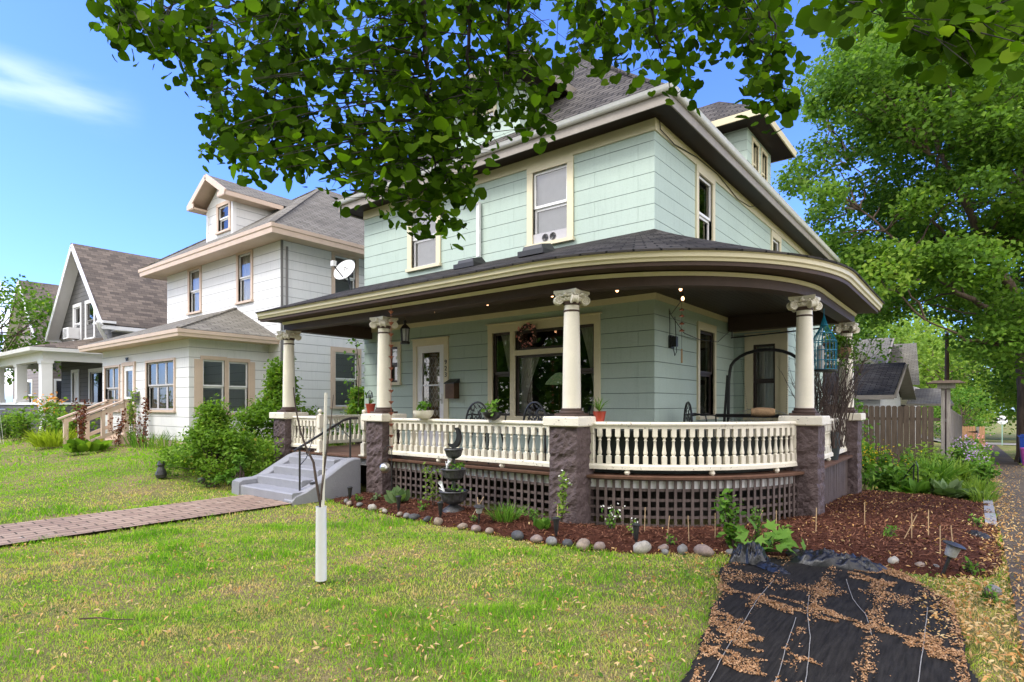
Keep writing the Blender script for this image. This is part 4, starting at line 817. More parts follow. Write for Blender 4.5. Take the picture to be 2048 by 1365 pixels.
text('D', .12, c0+ax*.018+ex*(-.02)+ey*.05, RD, 'iron', D_, 'emblem'); text(')', .13, c0+ax*.03+ex*.055+ey*.06, RD, 'iron', D_, 'emblem')

# ---------------- concrete steps
S = empty('concrete_steps', (-9.0, 5.5, 0), 'grey painted concrete steps with curved side walls leading up to the porch', 'steps')
mb = MB(); nst_ = 4; top = FLR-.02; xs0, xs1 = -9.78, -8.42
for k in range(nst_):
    z1 = .145*(k+1)+.0; y0 = 4.98+k*.30
    ex_ = .0
    pts = [(xs0, y0), (xs1+(0.12 if k == 0 else 0), y0)]
    mb.add([(xs0-(.1 if k == 0 else 0), y0-.01, z1-.145-.05), (xs1+(.22 if k == 0 else 0), y0-.01, z1-.195), (xs1+(.22 if k == 0 else 0), y0-.012, z1-.02), (xs0-(.1 if k == 0 else 0), y0-.012, z1-.02), (xs0-(.1 if k == 0 else 0), y0+.01, z1), (xs1+(.22 if k == 0 else 0), y0+.01, z1), (xs1+(.22 if k == 0 else 0), y0+.34, z1), (xs0-(.1 if k == 0 else 0), y0+.34, z1)], [(0, 1, 2, 3), (3, 2, 5, 4), (4, 5, 6, 7), (0, 3, 4, 7), (1, 6, 5, 2)])
mb.build('tread', 'concrete', S)
mb = MB(); mb.box(xs0, 6.12, -.05, xs1, 6.30, .56); mb.build('landing_edge', 'rawcon', S)
def cheek(xa, xb, prof, nm):
    mb = MB(); n = len(prof); r = .025; V = []; rings = ((xa, 0), (xa+.015, .0), (xb-.015, .0), (xb, 0))
    for x, dz in ((xa, -.02), (xa+.022, 0), (xb-.022, 0), (xb, -.02)):
        for y, z in prof: V.append((x, y, z+(dz if z > 0 else 0)))
    for i in range(3):
        for k in range(n): j = (k+1) % n; mb_f = (i*n+k, i*n+j, (i+1)*n+j, (i+1)*n+k); mb.F.append(mb_f); mb.U.append(None)
    mb.V = V; mb.F += [tuple(range(n-1, -1, -1)), tuple(3*n+k for k in range(n))]; mb.U += [None, None]
    return mb.build(nm, 'concrete', S, True, sharp=40)
pr_ = [(6.22, -.15), (6.22, .60), (6.12, .60), (6.0, .575), (5.88, .52), (5.5, .30), (5.2, .15), (5.02, .10), (4.95, .03), (4.95, -.15)]
cheek(-8.42, -8.17, pr_, 'side_wall')
pr_ = [(6.22, -.15), (6.22, .62), (6.1, .615), (5.98, .58), (5.4, .27), (5.3, .24), (5.02, .235), (4.95, .20), (4.94, -.15)]
cheek(-10.03, -9.78, pr_, 'side_wall')
mb = MB(); hx = -8.36
mb.tube([(hx, 5.20, .05), (hx, 5.20, .83)], .016, 8); mb.tube([(hx, 6.15, .5), (hx, 6.15, 1.26)], .016, 8); mb.tube([(hx, 5.10, .78), (hx, 5.20, .83), (hx, 6.02, 1.24), (hx, 6.15, 1.27), (hx, 6.3, 1.27)], .02, 8)
for (yc, zc, sg) in ((5.30, .74, 1), (5.98, 1.12, -1)):
    for rr in (.055, .03): mb.tube([(hx, yc+sg*.07+rr*math.cos(a*.5), zc+rr*math.sin(a*.5)) for a in range(11)], .006, 5)
mb.tube([(hx, 5.21, .55), (hx, 5.32, .66), (hx, 5.42, .92)], .008, 5); mb.tube([(hx, 6.14, .95), (hx, 6.04, 1.03), (hx, 5.95, 1.18)], .008, 5); mb.build('handrail', 'iron', S, True)
# ================================================================== NEIGHBOURING HOUSES
def simple_window(root, s, pl, u0, u1, z0, z1, trim, sash='white', cw=.1, fill=None, cols=1, meet=.5, head=None, label=None, glass='glass'):
    return window(root, s, pl, u0, u1, z0, z1, trim=trim, sash=sash, cw=cw, head=head or cw, cols=cols, meet=meet, fill=fill, sw=.04, glass=glass, label=label)
# white house
W = empty('white_house', (-17.6, 8.25, .4), 'white two storey house with tan trim, enclosed front porch and gabled dormer', 'house')
a0, a1, ay, az = -21.1, -14.1, 8.25, 5.90
hF = [(-16.33, -15.63, 4.38, 5.7), (-19.42, -18.70, 4.38, 5.68)]; hR = [(9.85, 10.55, 4.55, 5.68), (9.86, 10.60, 1.45, 2.98)]
mb = MB(); wall(mb, 'F', ay, a0, a1, .3, az, hF); wall(mb, 'R', a1, ay, 19, -.5, az, hR); wall(mb, 'L', a0, ay, 19, -.5, az); mb.quad((a1, 19, -.5), (a0, 19, -.5), (a0, 19, az), (a1, 19, az)); mb.build('wall', 'whites', W)
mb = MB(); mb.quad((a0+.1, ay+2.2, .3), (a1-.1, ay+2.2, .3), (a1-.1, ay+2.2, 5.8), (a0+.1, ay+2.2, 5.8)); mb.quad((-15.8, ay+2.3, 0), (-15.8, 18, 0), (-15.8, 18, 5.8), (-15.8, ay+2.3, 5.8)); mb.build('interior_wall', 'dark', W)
for h in hF: simple_window(W, 'F', ay, *h, 'tan', sash='white', cw=.1, fill='curtain')
simple_window(W, 'R', a1, *hR[0], 'tan', fill='shadeg'); simple_window(W, 'R', a1, *hR[1], 'tan', cw=.14)
mb = MB(); e0, e1, f0, f1, ez_, sl = a0-.6, a1+.6, ay-.6, 19.6, 5.96, .72
hip(mb, e0, e1, f0, f1, ez_, sl, 0); wr = mb.build('roof', 'roofw', W)
st = [(e0, f1, -1, 0), (e0, f0, -1, -1), (e1, f0, 1, -1), (e1, f1, 1, 0)]
mb = MB(); mb.sweep(st, [(-.6, 5.76), (-.03, 5.74), (-.03, 5.76), (-.6, 5.78)]); mb.build('soffit', 'tan', W)
mb = MB(); mb.sweep(st, [(-.03, 5.72), (.0, 5.72), (.012, 5.83), (.012, 5.945), (-.03, 5.945)]); mb.sweep(st, [(.012, 5.84), (.035, 5.86), (.045, 5.95), (.012, 5.95)]); mb.build('fascia', 'tan', W)
mb = MB(); mb.box(a1+.0, ay-.03, 0, a1+.03, ay+.03, 5.75); mb.tube([(a1+.06, ay+.12, .5), (a1+.06, ay+.12, 5.6)], .03, 8); mb.build('corner_post', 'shadeg', W)
RWw = (e1-e0)/2; mb = MB(); caps(mb, (e1, f0, ez_), (e1-RWw, f0+RWw, ez_+RWw*sl)); caps(mb, (e0, f0, ez_), (e0+RWw, f0+RWw, ez_+RWw*sl)); mb.build('ridge_cap', 'roofw', wr)
# its gabled dormer
dx0, dx1, dy, dzt = -18.45, -16.85, 8.35, 7.48; dm = (dx0+dx1)/2; hw = (-17.72, -17.08, 6.62, 7.36)
mb = MB(); wall(mb, 'F', dy, dx0, dx1, 6.3, dzt, [hw]); mb.quad((dx0, dy, dzt), (dx1, dy, dzt), (dm, dy, 8.05)); mb.quad((dx1, dy, 6.3), (dx1, 10.6, 6.3), (dx1, 10.6, dzt), (dx1, dy, dzt)); mb.quad((dx0, 10.6, 6.3), (dx0, dy, 6.3), (dx0, dy, dzt), (dx0, 10.6, dzt)); dd = mb.build('dormer', 'whites', W)
simple_window(dd, 'F', dy, *hw, 'tan', cw=.1)
mb = MB(); rz, ex_, fy_ = 8.22, .38, 7.92; zz = 7.52
mb.quad((dx1+ex_, fy_, zz), (dx1+ex_, 9.9, zz), (dm, 10.9, rz), (dm, fy_, rz)); mb.quad((dx0-ex_, 9.9, zz), (dx0-ex_, fy_, zz), (dm, fy_, rz), (dm, 10.9, rz)); mb.build('dormer_roof', 'roofw', dd)
mb = MB()
for sg, xx in ((1, dx1+ex_), (-1, dx0-ex_)):
    mb.bar((xx, fy_+.02, zz-.07), (dm, fy_+.02, rz-.07), .04, .16); mb.bar((xx, fy_+.3, zz-.02), (dm, fy_+.3, rz-.035), .55, .02)
    mb.box(xx-sg*.02, fy_, zz-.15, xx-sg*.42, dy+.02, zz-.10); mb.box(xx, fy_, zz-.14, xx-sg*.03, 9.7, zz-.01); mb.box(xx-sg*.03, dy, zz-.15, xx-sg*.38, 9.5, zz-.13); mb.box(xx-sg*.0, fy_-.01, zz-.13, xx-sg*.42, fy_+.02, zz-.0)
mb.build('dormer_trim', 'tan', dd)
mb = MB(); mb.box(dx1-.07, dy-.02, 6.35, dx1+.02, dy+.09, 7.4); mb.build('dormer_corner', 'white', dd); mb = MB(); mb.box(dx0-.02, dy-.02, 6.35, dx0+.07, dy+.09, 7.4); mb.build('dormer_corner', 'white', dd)
# its enclosed porch
p0, p1, py0, pz = -20.55, -14.73, 6.24, 3.06
ph = [(-20.28, -19.18, 1.35, 2.58), (-18.83, -18.10, .62, 2.58), (-17.22, -15.53, 1.37, 2.60)]; phr = [(6.55, 7.08, 1.30, 2.60), (7.18, 7.68, 1.30, 2.58)]
mb = MB(); wall(mb, 'F', py0, p0, p1, .62, pz+.1, ph); wall(mb, 'R', p1, py0, ay, .62, pz+.1, phr); wall(mb, 'L', p0, py0, ay, .62, pz+.1); mb.build('porch_wall', 'whites', W)
mb = MB(); mb.box(p0+.02, py0+.02, -.1, p1-.02, ay, .62); mb.build('foundation', 'tan', W)
for h, c in ((ph[0], 2), (ph[2], 3)): simple_window(W, 'F', py0, *h, 'tan', cw=.06, cols=c, sash='shade', fill='shadeg')
for h in phr: simple_window(W, 'R', p1, *h, 'tan', cw=.048, head=.09, fill=None)
mb = MB(); bx(mb, 'R', p1, 6.36, 6.50, 0, .03, 1.28, 2.6); mb.build('window_trim', 'tan', W); mb = MB(); bx(mb, 'R', p1, 7.73, 7.86, 0, .03, 1.28, 2.6); mb.build('window_trim', 'tan', W)
mb = MB(); bx(mb, 'F', py0, -18.93, -18.83, -.1, .03, .62, 2.58); bx(mb, 'F', py0, -18.10, -18.0, -.1, .03, .62, 2.58); bx(mb, 'F', py0, -18.95, -17.98, -.1, .035, 2.58, 2.68); mb.build('door_casing', 'tan', W)
mb = MB(); bx(mb, 'F', py0, -18.83, -18.70, -.06, 0, .62, 2.58); bx(mb, 'F', py0, -18.23, -18.10, -.06, 0, .62, 2.58); bx(mb, 'F', py0, -18.7, -18.23, -.06, 0, 2.44, 2.58); bx(mb, 'F', py0, -18.7, -18.23, -.06, 0, .62, .95); bx(mb, 'F', py0, -18.7, -18.23, -.06, 0, 1.66, 1.72); dr = mb.build('door', 'white', W)
mb = MB(); mb.quad((-18.7, py0+.03, .9), (-18.23, py0+.03, .9), (-18.23, py0+.03, 2.5), (-18.7, py0+.03, 2.5)); mb.build('pane', 'glass', dr)
text('921', .15, (-18.47, py0-.05, 2.75), RF, 'iron', W, 'house_number', .008)
MT['meshbox'] = M('grey_box_metal', (.10, .10, .11), .5)
mb = MB(); bx(mb, 'F', py0, -17.95, -17.72, .0, .12, 1.58, 1.80); mb.quad((-17.96, py0-.14, 1.78), (-17.71, py0-.14, 1.78), (-17.71, py0, 1.85), (-17.96, py0, 1.85)); mb.build('mailbox', 'meshbox', W)
g0, g1, gy0 = p0-.45, p1+.52, py0-.45; tz = 4.24
mb = MB(); q0, q1 = g0+2.1, g1-2.3
mb.quad((g0, gy0, 3.25), (g1, gy0, 3.25), (q1, ay, tz), (q0, ay, tz)); mb.quad((g1, gy0, 3.25), (g1, ay, 3.25), (q1, ay, tz)); mb.quad((g0, ay, 3.25), (g0, gy0, 3.25), (q0, ay, tz)); pr2 = mb.build('porch_roof', 'roofw', W)
mb = MB(); caps(mb, (g1, gy0, 3.25), (q1, ay, tz), .1); mb.build('hip_cap', 'roofw', pr2)
st = [(g0, ay, -1, 0), (g0, gy0, -1, -1), (g1, gy0, 1, -1), (g1, ay, 1, 0)]
mb = MB(); mb.sweep(st, [(-.52, 3.08), (-.02, 3.08), (-.02, 3.10), (-.52, 3.10)]); mb.sweep(st, [(-.02, 3.07), (.0, 3.07), (.012, 3.14), (.03, 3.15), (.035, 3.235), (-.02, 3.235)]); mb.build('porch_fascia', 'tan', W)
mb = MB(); mb.box(-16.4, 13.5, 7.4, -15.7, 14.2, 9.7); mb.box(-16.45, 13.45, 9.62, -15.65, 14.25, 9.72); mb.build('chimney', 'brick', W)
# wooden entry stairs
T = empty('wooden_stairs', (-18.6, 5.4, .3), 'weathered tan wooden stairs with handrails at the white house porch', 'stairs')
mb = MB(); s0, s1 = -19.15, -17.95
for k in range(4): mb.box(s0+.05, 4.98+k*.3, .1, s1-.05, 5.30+k*.3, .33+k*.13-.02)
mb.build('tread', 'tan', T)
for xx in (s0, s1):
    mb = MB(); mb.box(xx-.05, 4.92, .15, xx+.05, 5.02, 1.12); mb.box(xx-.05, 5.95, .15, xx+.05, 6.05, 1.62); mb.box(xx-.045, 5.42, .15, xx+.045, 5.5, 1.3); mb.bar((xx, 4.8, 1.12), (xx, 5.95, 1.62), .14, .04); mb.bar((xx, 4.9, 1.04), (xx, 6.0, 1.52), .04, .12); mb.bar((xx, 5.9, 1.63), (xx, 6.22, 1.63), .14, .04); mb.bar((xx, 4.97, .45), (xx, 6.0, .9), .04, .09)
    mb.build('railing', 'tan', T)
# grey gabled house
def gable_house(name, label, xL, xR, yF, zb, ze, zr, wallm, roofm_, trim, wins, back=17.0):
    G = empty(name, ((xL+xR)/2, yF, .4), label, 'house'); xm = (xL+xR)/2; mb = MB()
    wall(mb, 'F', yF, xL, xR, zb, ze, [h for h in wins if h[3] <= ze])
    up = [h for h in wins if h[3] > ze]
    # gable with openings, cut from vertical strips under the rakes
    k = (zr-ze)/(xm-xL)
    zt = lambda x: min(zr, ze+k*(min(x-xL, xR-x)))
    us = sorted({xL, xR, xm}|{h[0] for h in up}|{h[1] for h in up})
    for i in range(len(us)-1):
        u, v = us[i], us[i+1]; hh = [h for h in up if h[0] < (u+v)/2 < h[1]]
        segs = [(ze, None)] if not hh else [(ze, hh[0][2]), (hh[0][3], None)]
        for (z0, z1) in segs:
            if z1 is not None and z1 <= z0: continue
            t0 = z1 if z1 else max(zt(u), z0); t1 = z1 if z1 else max(zt(v), z0)
            mb.quad((u, yF, z0), (v, yF, z0), (v, yF, t1), (u, yF, t0), uv=[(u, z0), (v, z0), (v, t1), (u, t0)])
    wall(mb, 'R', xR, yF, back, zb-1, ze); wall(mb, 'L', xL, yF, back, zb-1, ze); mb.build('wall', wallm, G)
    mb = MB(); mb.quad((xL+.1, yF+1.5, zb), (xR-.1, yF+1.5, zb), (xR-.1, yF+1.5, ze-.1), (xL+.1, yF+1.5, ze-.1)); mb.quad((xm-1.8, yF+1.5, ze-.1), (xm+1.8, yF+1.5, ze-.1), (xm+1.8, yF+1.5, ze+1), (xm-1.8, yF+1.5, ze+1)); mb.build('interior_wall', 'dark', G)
    ov, fo = .42, .45; kz = k
    mb = MB(); A = (xR+ov, yF-fo, ze-ov*kz+.14); B = (xR+ov, back+.4, ze-ov*kz+.14); Cc = (xm, back+.4, zr+.14); Dd = (xm, yF-fo, zr+.14)
    mb.quad(A, B, Cc, Dd); mb.quad((xL-ov, back+.4, A[2]), (xL-ov, yF-fo, A[2]), Dd, Cc); rf = mb.build('roof', roofm_, G)
    mb = MB()
    for sg, xx in ((1, xR+ov), (-1, xL-ov)):
        mb.bar((xx, yF-fo+.02, A[2]-.10), (xm, yF-fo+.02, zr+.03), .035, .20)
        mb.quad((xx, yF-fo, A[2]-.12), (xx, yF, A[2]-.12), (xm, yF, zr+.0), (xm, yF-fo, zr+.0))
        mb.box(xx-.02*sg, yF-fo, A[2]-.16, xx+.03*sg, back+.4, A[2]-.03); mb.box(xx, yF-.02, A[2]-.18, xx-.45*sg, back, A[2]-.16)
    mb.build('bargeboard', trim, G)
    return G, A
G, gA = gable_house('grey_house', 'dark grey gabled house with white trim and a brown shingle roof beside the white house', -30.45, -24.55, 7.75, .4, 4.62, 7.62, 'greys', 'roofb', 'white', [(-28.72, -27.95, 4.08, 5.42), (-27.25, -26.4, 4.08, 5.42), (-28.95, -28.25, .7, 2.8), (-26.85, -25.3, 1.4, 2.75)])
simple_window(G, 'F', 7.75, -28.72, -27.95, 4.08, 5.42, 'white', cw=.13); simple_window(G, 'F', 7.75, -27.25, -26.4, 4.08, 5.42, 'white', cw=.13, sash='shadeg')
simple_window(G, 'F', 7.75, -26.85, -25.3, 1.4, 2.75, 'white', cw=.13, meet=0)
mb = MB(); bx(mb, 'F', 7.75, -29.08, -28.12, -.06, .03, 2.8, 2.92); bx(mb, 'F', 7.75, -28.95, -28.25, -.08, -.03, .7, 2.8); bx(mb, 'F', 7.75, -29.08, -28.95, -.06, .03, .7, 2.8); bx(mb, 'F', 7.75, -28.25, -28.12, -.06, .03, .7, 2.8); d_ = mb.build('door', 'white', G)
mb = MB(); mb.lathe([(0, 0), (.03, .0), (.035, .03), (0, .05)], (-28.33, 7.75+.02, 1.7), 10, ax=(0, -1, 0)); mb.build('handle', 'iron', d_)
mb = MB(); mb.box(-28.68, 7.35, 4.12, -28.0, 7.75, 4.55); ac = mb.build('air_conditioner', 'white', G)
mb = MB(); [mb.box(-28.62, 7.34, 4.18+.05*k, -28.2, 7.352, 4.20+.05*k) for k in range(7)]; mb.build('louvre', 'shadeg', ac)
mb = MB(); mb.tube([(gA[0], 7.2, 4.42), (gA[0]-.1, 7.25, 4.25), (gA[0]-.5, 7.55, 3.95), (-24.75, 7.68, 3.75), (-24.75, 7.68, 3.5)], .07, 8); mb.box(gA[0]-.9, 7.3, 4.38, gA[0]+.1, 7.72, 4.46); mb.build('downspout', 'white', G, True)
# grey house porch
mb = MB(); x0, x1, y0 = -31.4, -24.6, 5.75
mb.quad((x0-.4, y0-.4, 3.42), (x1+.4, y0-.4, 3.42), (x1-.6, 7.75, 4.0), (x0+.6, 7.75, 4.0)); mb.quad((x1+.4, y0-.4, 3.42), (x1+.4, 7.75, 3.42), (x1-.6, 7.75, 4.0)); mb.quad((x0-.4, 7.75, 3.42), (x0-.4, y0-.4, 3.42), (x0+.6, 7.75, 4.0)); mb.build('porch_roof', 'roofb', G)
st = [(x0-.4, 7.75, -1, 0), (x0-.4, y0-.4, -1, -1), (x1+.4, y0-.4, 1, -1), (x1+.4, 7.75, 1, 0)]; mb = MB(); mb.sweep(st, [(-.03, 3.28), (.03, 3.28), (.06, 3.40), (-.03, 3.40)]); mb.sweep(st, [(-.5, 3.30), (-.03, 3.30), (-.03, 3.31), (-.5, 3.31)])
st = [(x0, 7.75, -1, 0), (x0, y0, -1, -1), (x1, y0, 1, -1), (x1, 7.75, 1, 0)]; mb.sweep(st, [(-.25, 3.0), (0, 3.0), (0, 3.31), (-.25, 3.31)]); mb.build('porch_beam', 'white', G)
mb = MB(); mb.sweep(st, [(-.22, .3), (-.03, .3), (-.03, 1.5), (-.22, 1.5)]); mb.build('porch_wall', 'greys', G)
mb = MB(); mb.sweep(st, [(-.26, 1.5), (.02, 1.5), (.02, 1.58), (-.26, 1.58)]); mb.build('porch_cap', 'white', G)
for i, xx in enumerate((-31.25, -27.9, -24.78)):
    mb = MB(); mb.box(xx-.17, y0-.03, .3 if i != 1 else 1.58, xx+.17, y0+.27, 3.0); mb.box(xx-.2, y0-.06, 1.58, xx+.2, y0+.3, 1.72); mb.box(xx-.2, y0-.06, 2.9, xx+.2, y0+.3, 3.0); mb.build('porch_post', 'white', G)
for i, ch in enumerate('915'): text(ch, .17, (-24.78+.0, y0-.04, 1.42-i*.2), RF, 'iron', G, 'house_number')
# brown house further left
G2, _ = gable_house('brown_house', 'tan and brown gabled house half hidden by a young tree at the left edge', -42.6, -36.2, 8.6, .3, 4.55, 7.9, 'browns', 'roofb', 'white', [(-39.6, -38.7, 1.3, 2.7)])
mb = MB(); bx(mb, 'R', -36.2, 8.55, 8.75, 0, .04, .3, 4.5); mb.build('corner_post', 'white', G2); simple_window(G2, 'F', 8.6, -39.6, -38.7, 1.3, 2.7, 'white', cw=.12)
mb = MB(); bx(mb, 'R', -36.2, 8.9, 9.9, 0, .03, 1.2, 2.8); bw = mb.build('window', 'white', G2); mb = MB(); bx(mb, 'R', -36.2, 9.0, 9.8, .03, .035, 1.3, 2.7); mb.build('pane', 'glassr', bw)
# garage and cream house behind the fence
GA, ga = gable_house('x', 'x', -1, 0, 0, 0, 2, 3, 'white', 'roofp', 'white', []) if False else (None, None)
gr = empty('garage', (-6.5, 27, -.6), 'small white garage with dark shingle roof behind the wooden fence', 'garage')
mb = MB(); mb.box(-11, 23.6, -1, -2.6, 30.4, 1.75); n0 = len(mb.V); mb.quad((-2.6, 23.6, 1.75), (-2.6, 30.4, 1.75), (-2.6, 27, 2.9)); mb.build('wall', 'white', gr)
mb = MB(); mb.quad((-11.4, 23.1, 1.83), (-2.15, 23.1, 1.83), (-2.15, 27, 3.12), (-11.4, 27, 3.12)); mb.quad((-2.15, 31, 1.83), (-11.4, 31, 1.83), (-11.4, 27, 3.12), (-2.15, 27, 3.12)); mb.build('roof', 'roofp', gr)
mb = MB(); mb.bar((-2.17, 23.08, 1.74), (-2.17, 27, 3.03), .04, .18, (1, 0, 0)); mb.bar((-2.17, 31.02, 1.74), (-2.17, 27, 3.03), .04, .18, (1, 0, 0)); mb.bar((-11.4, 23.08, 1.75), (-2.15, 23.08, 1.75), .03, .15); mb.quad((-2.2, 23.1, 1.72), (-2.2, 27, 3.0), (-2.6, 27, 3.0), (-2.6, 23.1, 1.72)); mb.quad((-2.2, 31, 1.72), (-2.2, 27, 3.0), (-2.6, 27, 3.0), (-2.6, 31, 1.72)); mb.build('bargeboard', 'fascia', gr)
ch = empty('cream_house', (-5, 42, -1), 'distant cream clapboard house with pale grey roof behind the garage', 'house')
mb = MB(); mb.box(-9.5, 40, -2, -4.6, 48, 3.9); mb.quad((-9.5, 40, 3.9), (-4.6, 40, 3.9), (-7.1, 40, 5.9)); mb.box(-4.6, 41.5, -2, -3.0, 48, 2.6); mb.quad((-4.6, 40, 3.9), (-4.6, 48, 3.9), (-4.6, 44, 5.7)); mb.build('wall', 'creams', ch)
mb = MB(); mb.quad((-4.2, 39.6, 3.65), (-4.2, 44, 5.75), (-9.9, 44, 5.75), (-9.9, 39.6, 3.65)); mb.quad((-4.2, 48.4, 3.65), (-4.2, 44, 5.75), (-9.9, 44, 5.75), (-9.9, 48.4, 3.65)); mb.quad((-4.6, 41.3, 2.65), (-2.6, 41.3, 2.65), (-3.0, 45, 5.4), (-4.6, 45, 5.4)); mb.quad((-3.2, 40.6, 1.55), (-1.0, 40.6, 1.55), (-1.6, 44, 2.5), (-3.2, 44, 2.5)); mb.build('roof', 'gutter' if False else 'roofw', ch)
mb = MB(); mb.bar((-4.18, 39.6, 3.57), (-4.18, 44, 5.67), .04, .2, (1, 0, 0)); mb.bar((-3.2, 40.58, 1.5), (-1.0, 40.58, 1.5), .05, .12); mb.bar((-1.15, 40.8, -1.5), (-1.15, 40.8, 1.5), .12, .12, (0, 1, 0)); mb.build('trim', 'fascia', ch)
mb = MB(); mb.box(-3.9, 41.44, .4, -3.3, 41.5, 1.5); mb.box(-4.62, 42, 2.0, -4.56, 42.8, 3.4); mb.build('window', 'sash', ch)
# ================================================================== FENCES
F1 = empty('wooden_fence', (-1.7, 21.5, gz(-1.7, 21.5)), 'weathered grey dog-eared board fence behind the flower bed', 'fence')
def picket_run(parent, p, q, h, mat, w=.138, gap=.014, name='boards', n_off=0.0, drop=0):
    mb = MB(); p = Vector((*p, 0)); q = Vector((*q, 0)); L_ = (q-p).length; d = (q-p)/L_; nrm = Vector((d.y, -d.x, 0)); n = int(L_/(w+gap))
    for k in range(n):
        c = p+d*((k+.5)*(w+gap)); z0 = gz(c.x, c.y)+random.uniform(0, .05); z1 = gz(c.x, c.y)+h+random.uniform(-.012, .012); a = c-d*w/2+nrm*random.uniform(-.004, .004); b = a+d*w; t = nrm*.016
        pr = [(a, z0), (b, z0), (b, z1-.04), (b-d*.035, z1), (a+d*.035, z1), (a, z1-.04)]
        V = [(v.x, v.y, z) for v, z in pr]+[(v.x+t.x, v.y+t.y, z) for v, z in pr]; m_ = 6
        mb.add(V, [tuple(range(5, -1, -1)), tuple(range(6, 12))]+[(i, (i+1) % 6, 6+(i+1) % 6, 6+i) for i in range(6)])
    o = mb.build(name, mat, parent); mb = MB()
    for zz in (.35, h-.4):
        s = 6
        for i in range(s):
            u = p+d*L_*i/s-nrm*.03; v = p+d*L_*(i+1)/s-nrm*.03; mb.bar((u.x, u.y, gz(u.x, u.y)+zz), (v.x, v.y, gz(v.x, v.y)+zz), .04, .09)
    mb.build('rail', mat, parent); return o
picket_run(F1, (-4.2, 21.5), (-.86, 21.5), 1.88, 'fence')
for px, py in ((-.79, 21.46), (-.66, 21.5)):
    mb = MB(); g = gz(px, py); mb.box(px-.045, py-.045, g-.1, px+.045, py+.045, 2.02); mb.build('post', 'fencel', F1)
picket_run(F1, (-.70, 21.65), (-.62, 38), 1.86, 'fencel', name='side_boards')
BF = empty('bird_table', (-.72, 21.46, 2.02), 'flat dark roofed wooden bird table on top of the fence posts', 'bird table')
mb = MB(); mb.add([(-1.16, 21.1, 2.13), (-.25, 21.1, 2.13), (-.25, 21.9, 2.13), (-1.16, 21.9, 2.13), (-1.02, 21.2, 2.21), (-.40, 21.2, 2.21), (-.40, 21.8, 2.21), (-1.02, 21.8, 2.21)], [(0,3,2,1),(4,5,6,7),(0,1,5,4),(1,2,6,5),(2,3,7,6),(3,0,4,7)]); mb.build('roof', 'fence', BF)
mb = MB(); mb.box(-.92, 21.3, 1.98, -.50, 21.65, 2.13); mb.build('box', 'fencel', BF)
F2 = empty('cedar_gate', (-.3, 50, gz(-.3, 50)), 'orange cedar gate with black strap hinges beyond the grey side fence', 'gate')
picket_run(F2, (-1.3, 50), (-.05, 50), 1.42, 'cedar'); mb = MB(); mb.box(-.05, 49.95, -1.6, .10, 50.1, .02); mb.build('post', 'fencel', F2); picket_run(F2, (.10, 50), (.42, 50), 1.42, 'cedar', name='side_boards')
for zz in (.3, 1.05):
    mb = MB(); g = gz(0, 50)+zz; mb.box(-.06, 49.93, g-.09, .02, 49.95, g+.09); mb.quad((-.06, 49.94, g-.05), (-.06, 49.94, g+.05), (-.5, 49.94, g+.008), (-.5, 49.94, g-.008)); mb.build('hinge', 'iron', F2)
CF = empty('wire_fence', (-22.6, 4.0, .4), 'low wire fence with a thin top rail in front of the grey house', 'fence')
mb = MB(); mb.tube([(-40, 4.3, 1.34), (-22.2, 4.3, 1.36)], .022, 6)
for xx in np.arange(-40, -22, 2.4): mb.tube([(xx, 4.3, .2), (xx, 4.3, 1.36)], .022, 6)
mb.build('rail', 'steel', CF)
mb = MB()
for k in range(58):
    xx = -40+k*.31
    for sgn in (1, -1): mb.tube([(xx, 4.3, .35), (xx+sgn*.5, 4.3, 1.32)], .0025, 3, False)
mb.build('wire_mesh', 'steel', CF)
# ================================================================== STREET THINGS
up = empty('utility_pole', (-1.02, 32, gz(-1, 32)), 'tall brown wooden utility pole rising behind the fence posts', 'pole'); mb = MB(); mb.tube([(-1.02, 32, -1.2), (-1.04, 32, 4.6)], [.115, .075], 12); mb.build('pole', 'pole', up, True)
mb = MB(); mb.lathe([(0, 4.6), (.08, 4.6), (.08, 4.66), (.02, 4.72), (0, 4.72)], (-1.04, 32, 0), 12); mb.build('cap', 'steel', up)
sx, sy = .74, 49.0; sg_ = gz(sx, 45); sx, sy = 1.55, 60.5; zg = gz(sx, sy)
sn = empty('road_sign', (sx, sy, zg), 'white octagonal road sign on a green post at the far end of the sidewalk', 'sign')
MT['signg'] = M('green_post', (.25, .40, .33), .5)
mb = MB(); mb.bar((sx, sy, zg), (sx, sy, zg+2.1), .07, .05, (0, 1, 0)); mb.build('post', 'signg', sn)
mb = MB(); mb.lathe([(0, -.01), (.36, -.01), (.36, .01), (0, .01)], (sx, sy-.05, zg+2.0), 8, ax=(0, -1, 0)); pl_ = mb.build('plate', 'white', sn)
mb = MB(); mb.add([(sx+a*.9, sy-.065, zg+2.0+b*.9) for a, b in ((-.30, 0), (-.16, .12), (-.16, .04), (.16, .04), (.16, .12), (.30, 0), (.16, -.12), (.16, -.04), (-.16, -.04), (-.16, -.12))], [(0, 9, 8, 3, 2, 1), (3, 8, 7, 6, 5, 4)]); mb.build('arrow', 'iron', pl_)
rx, ry = 1.47, 27.7; rg = gz(rx, ry)
rb = empty('recycling_bin', (rx, ry, rg), 'blue wheeled recycling bin on the verge at the right edge', 'bin')
mb = MB(); mb.add([(rx-.24, ry-.26, rg+.05), (rx+.24, ry-.26, rg+.05), (rx+.24, ry+.22, rg+.05), (rx-.24, ry+.22, rg+.05), (rx-.3, ry-.34, rg+.98), (rx+.3, ry-.34, rg+.98), (rx+.3, ry+.34, rg+.98), (rx-.3, ry+.34, rg+.98)], [(0,3,2,1),(4,5,6,7),(0,1,5,4),(1,2,6,5),(2,3,7,6),(3,0,4,7)]); mb.build('body', 'blue', rb)
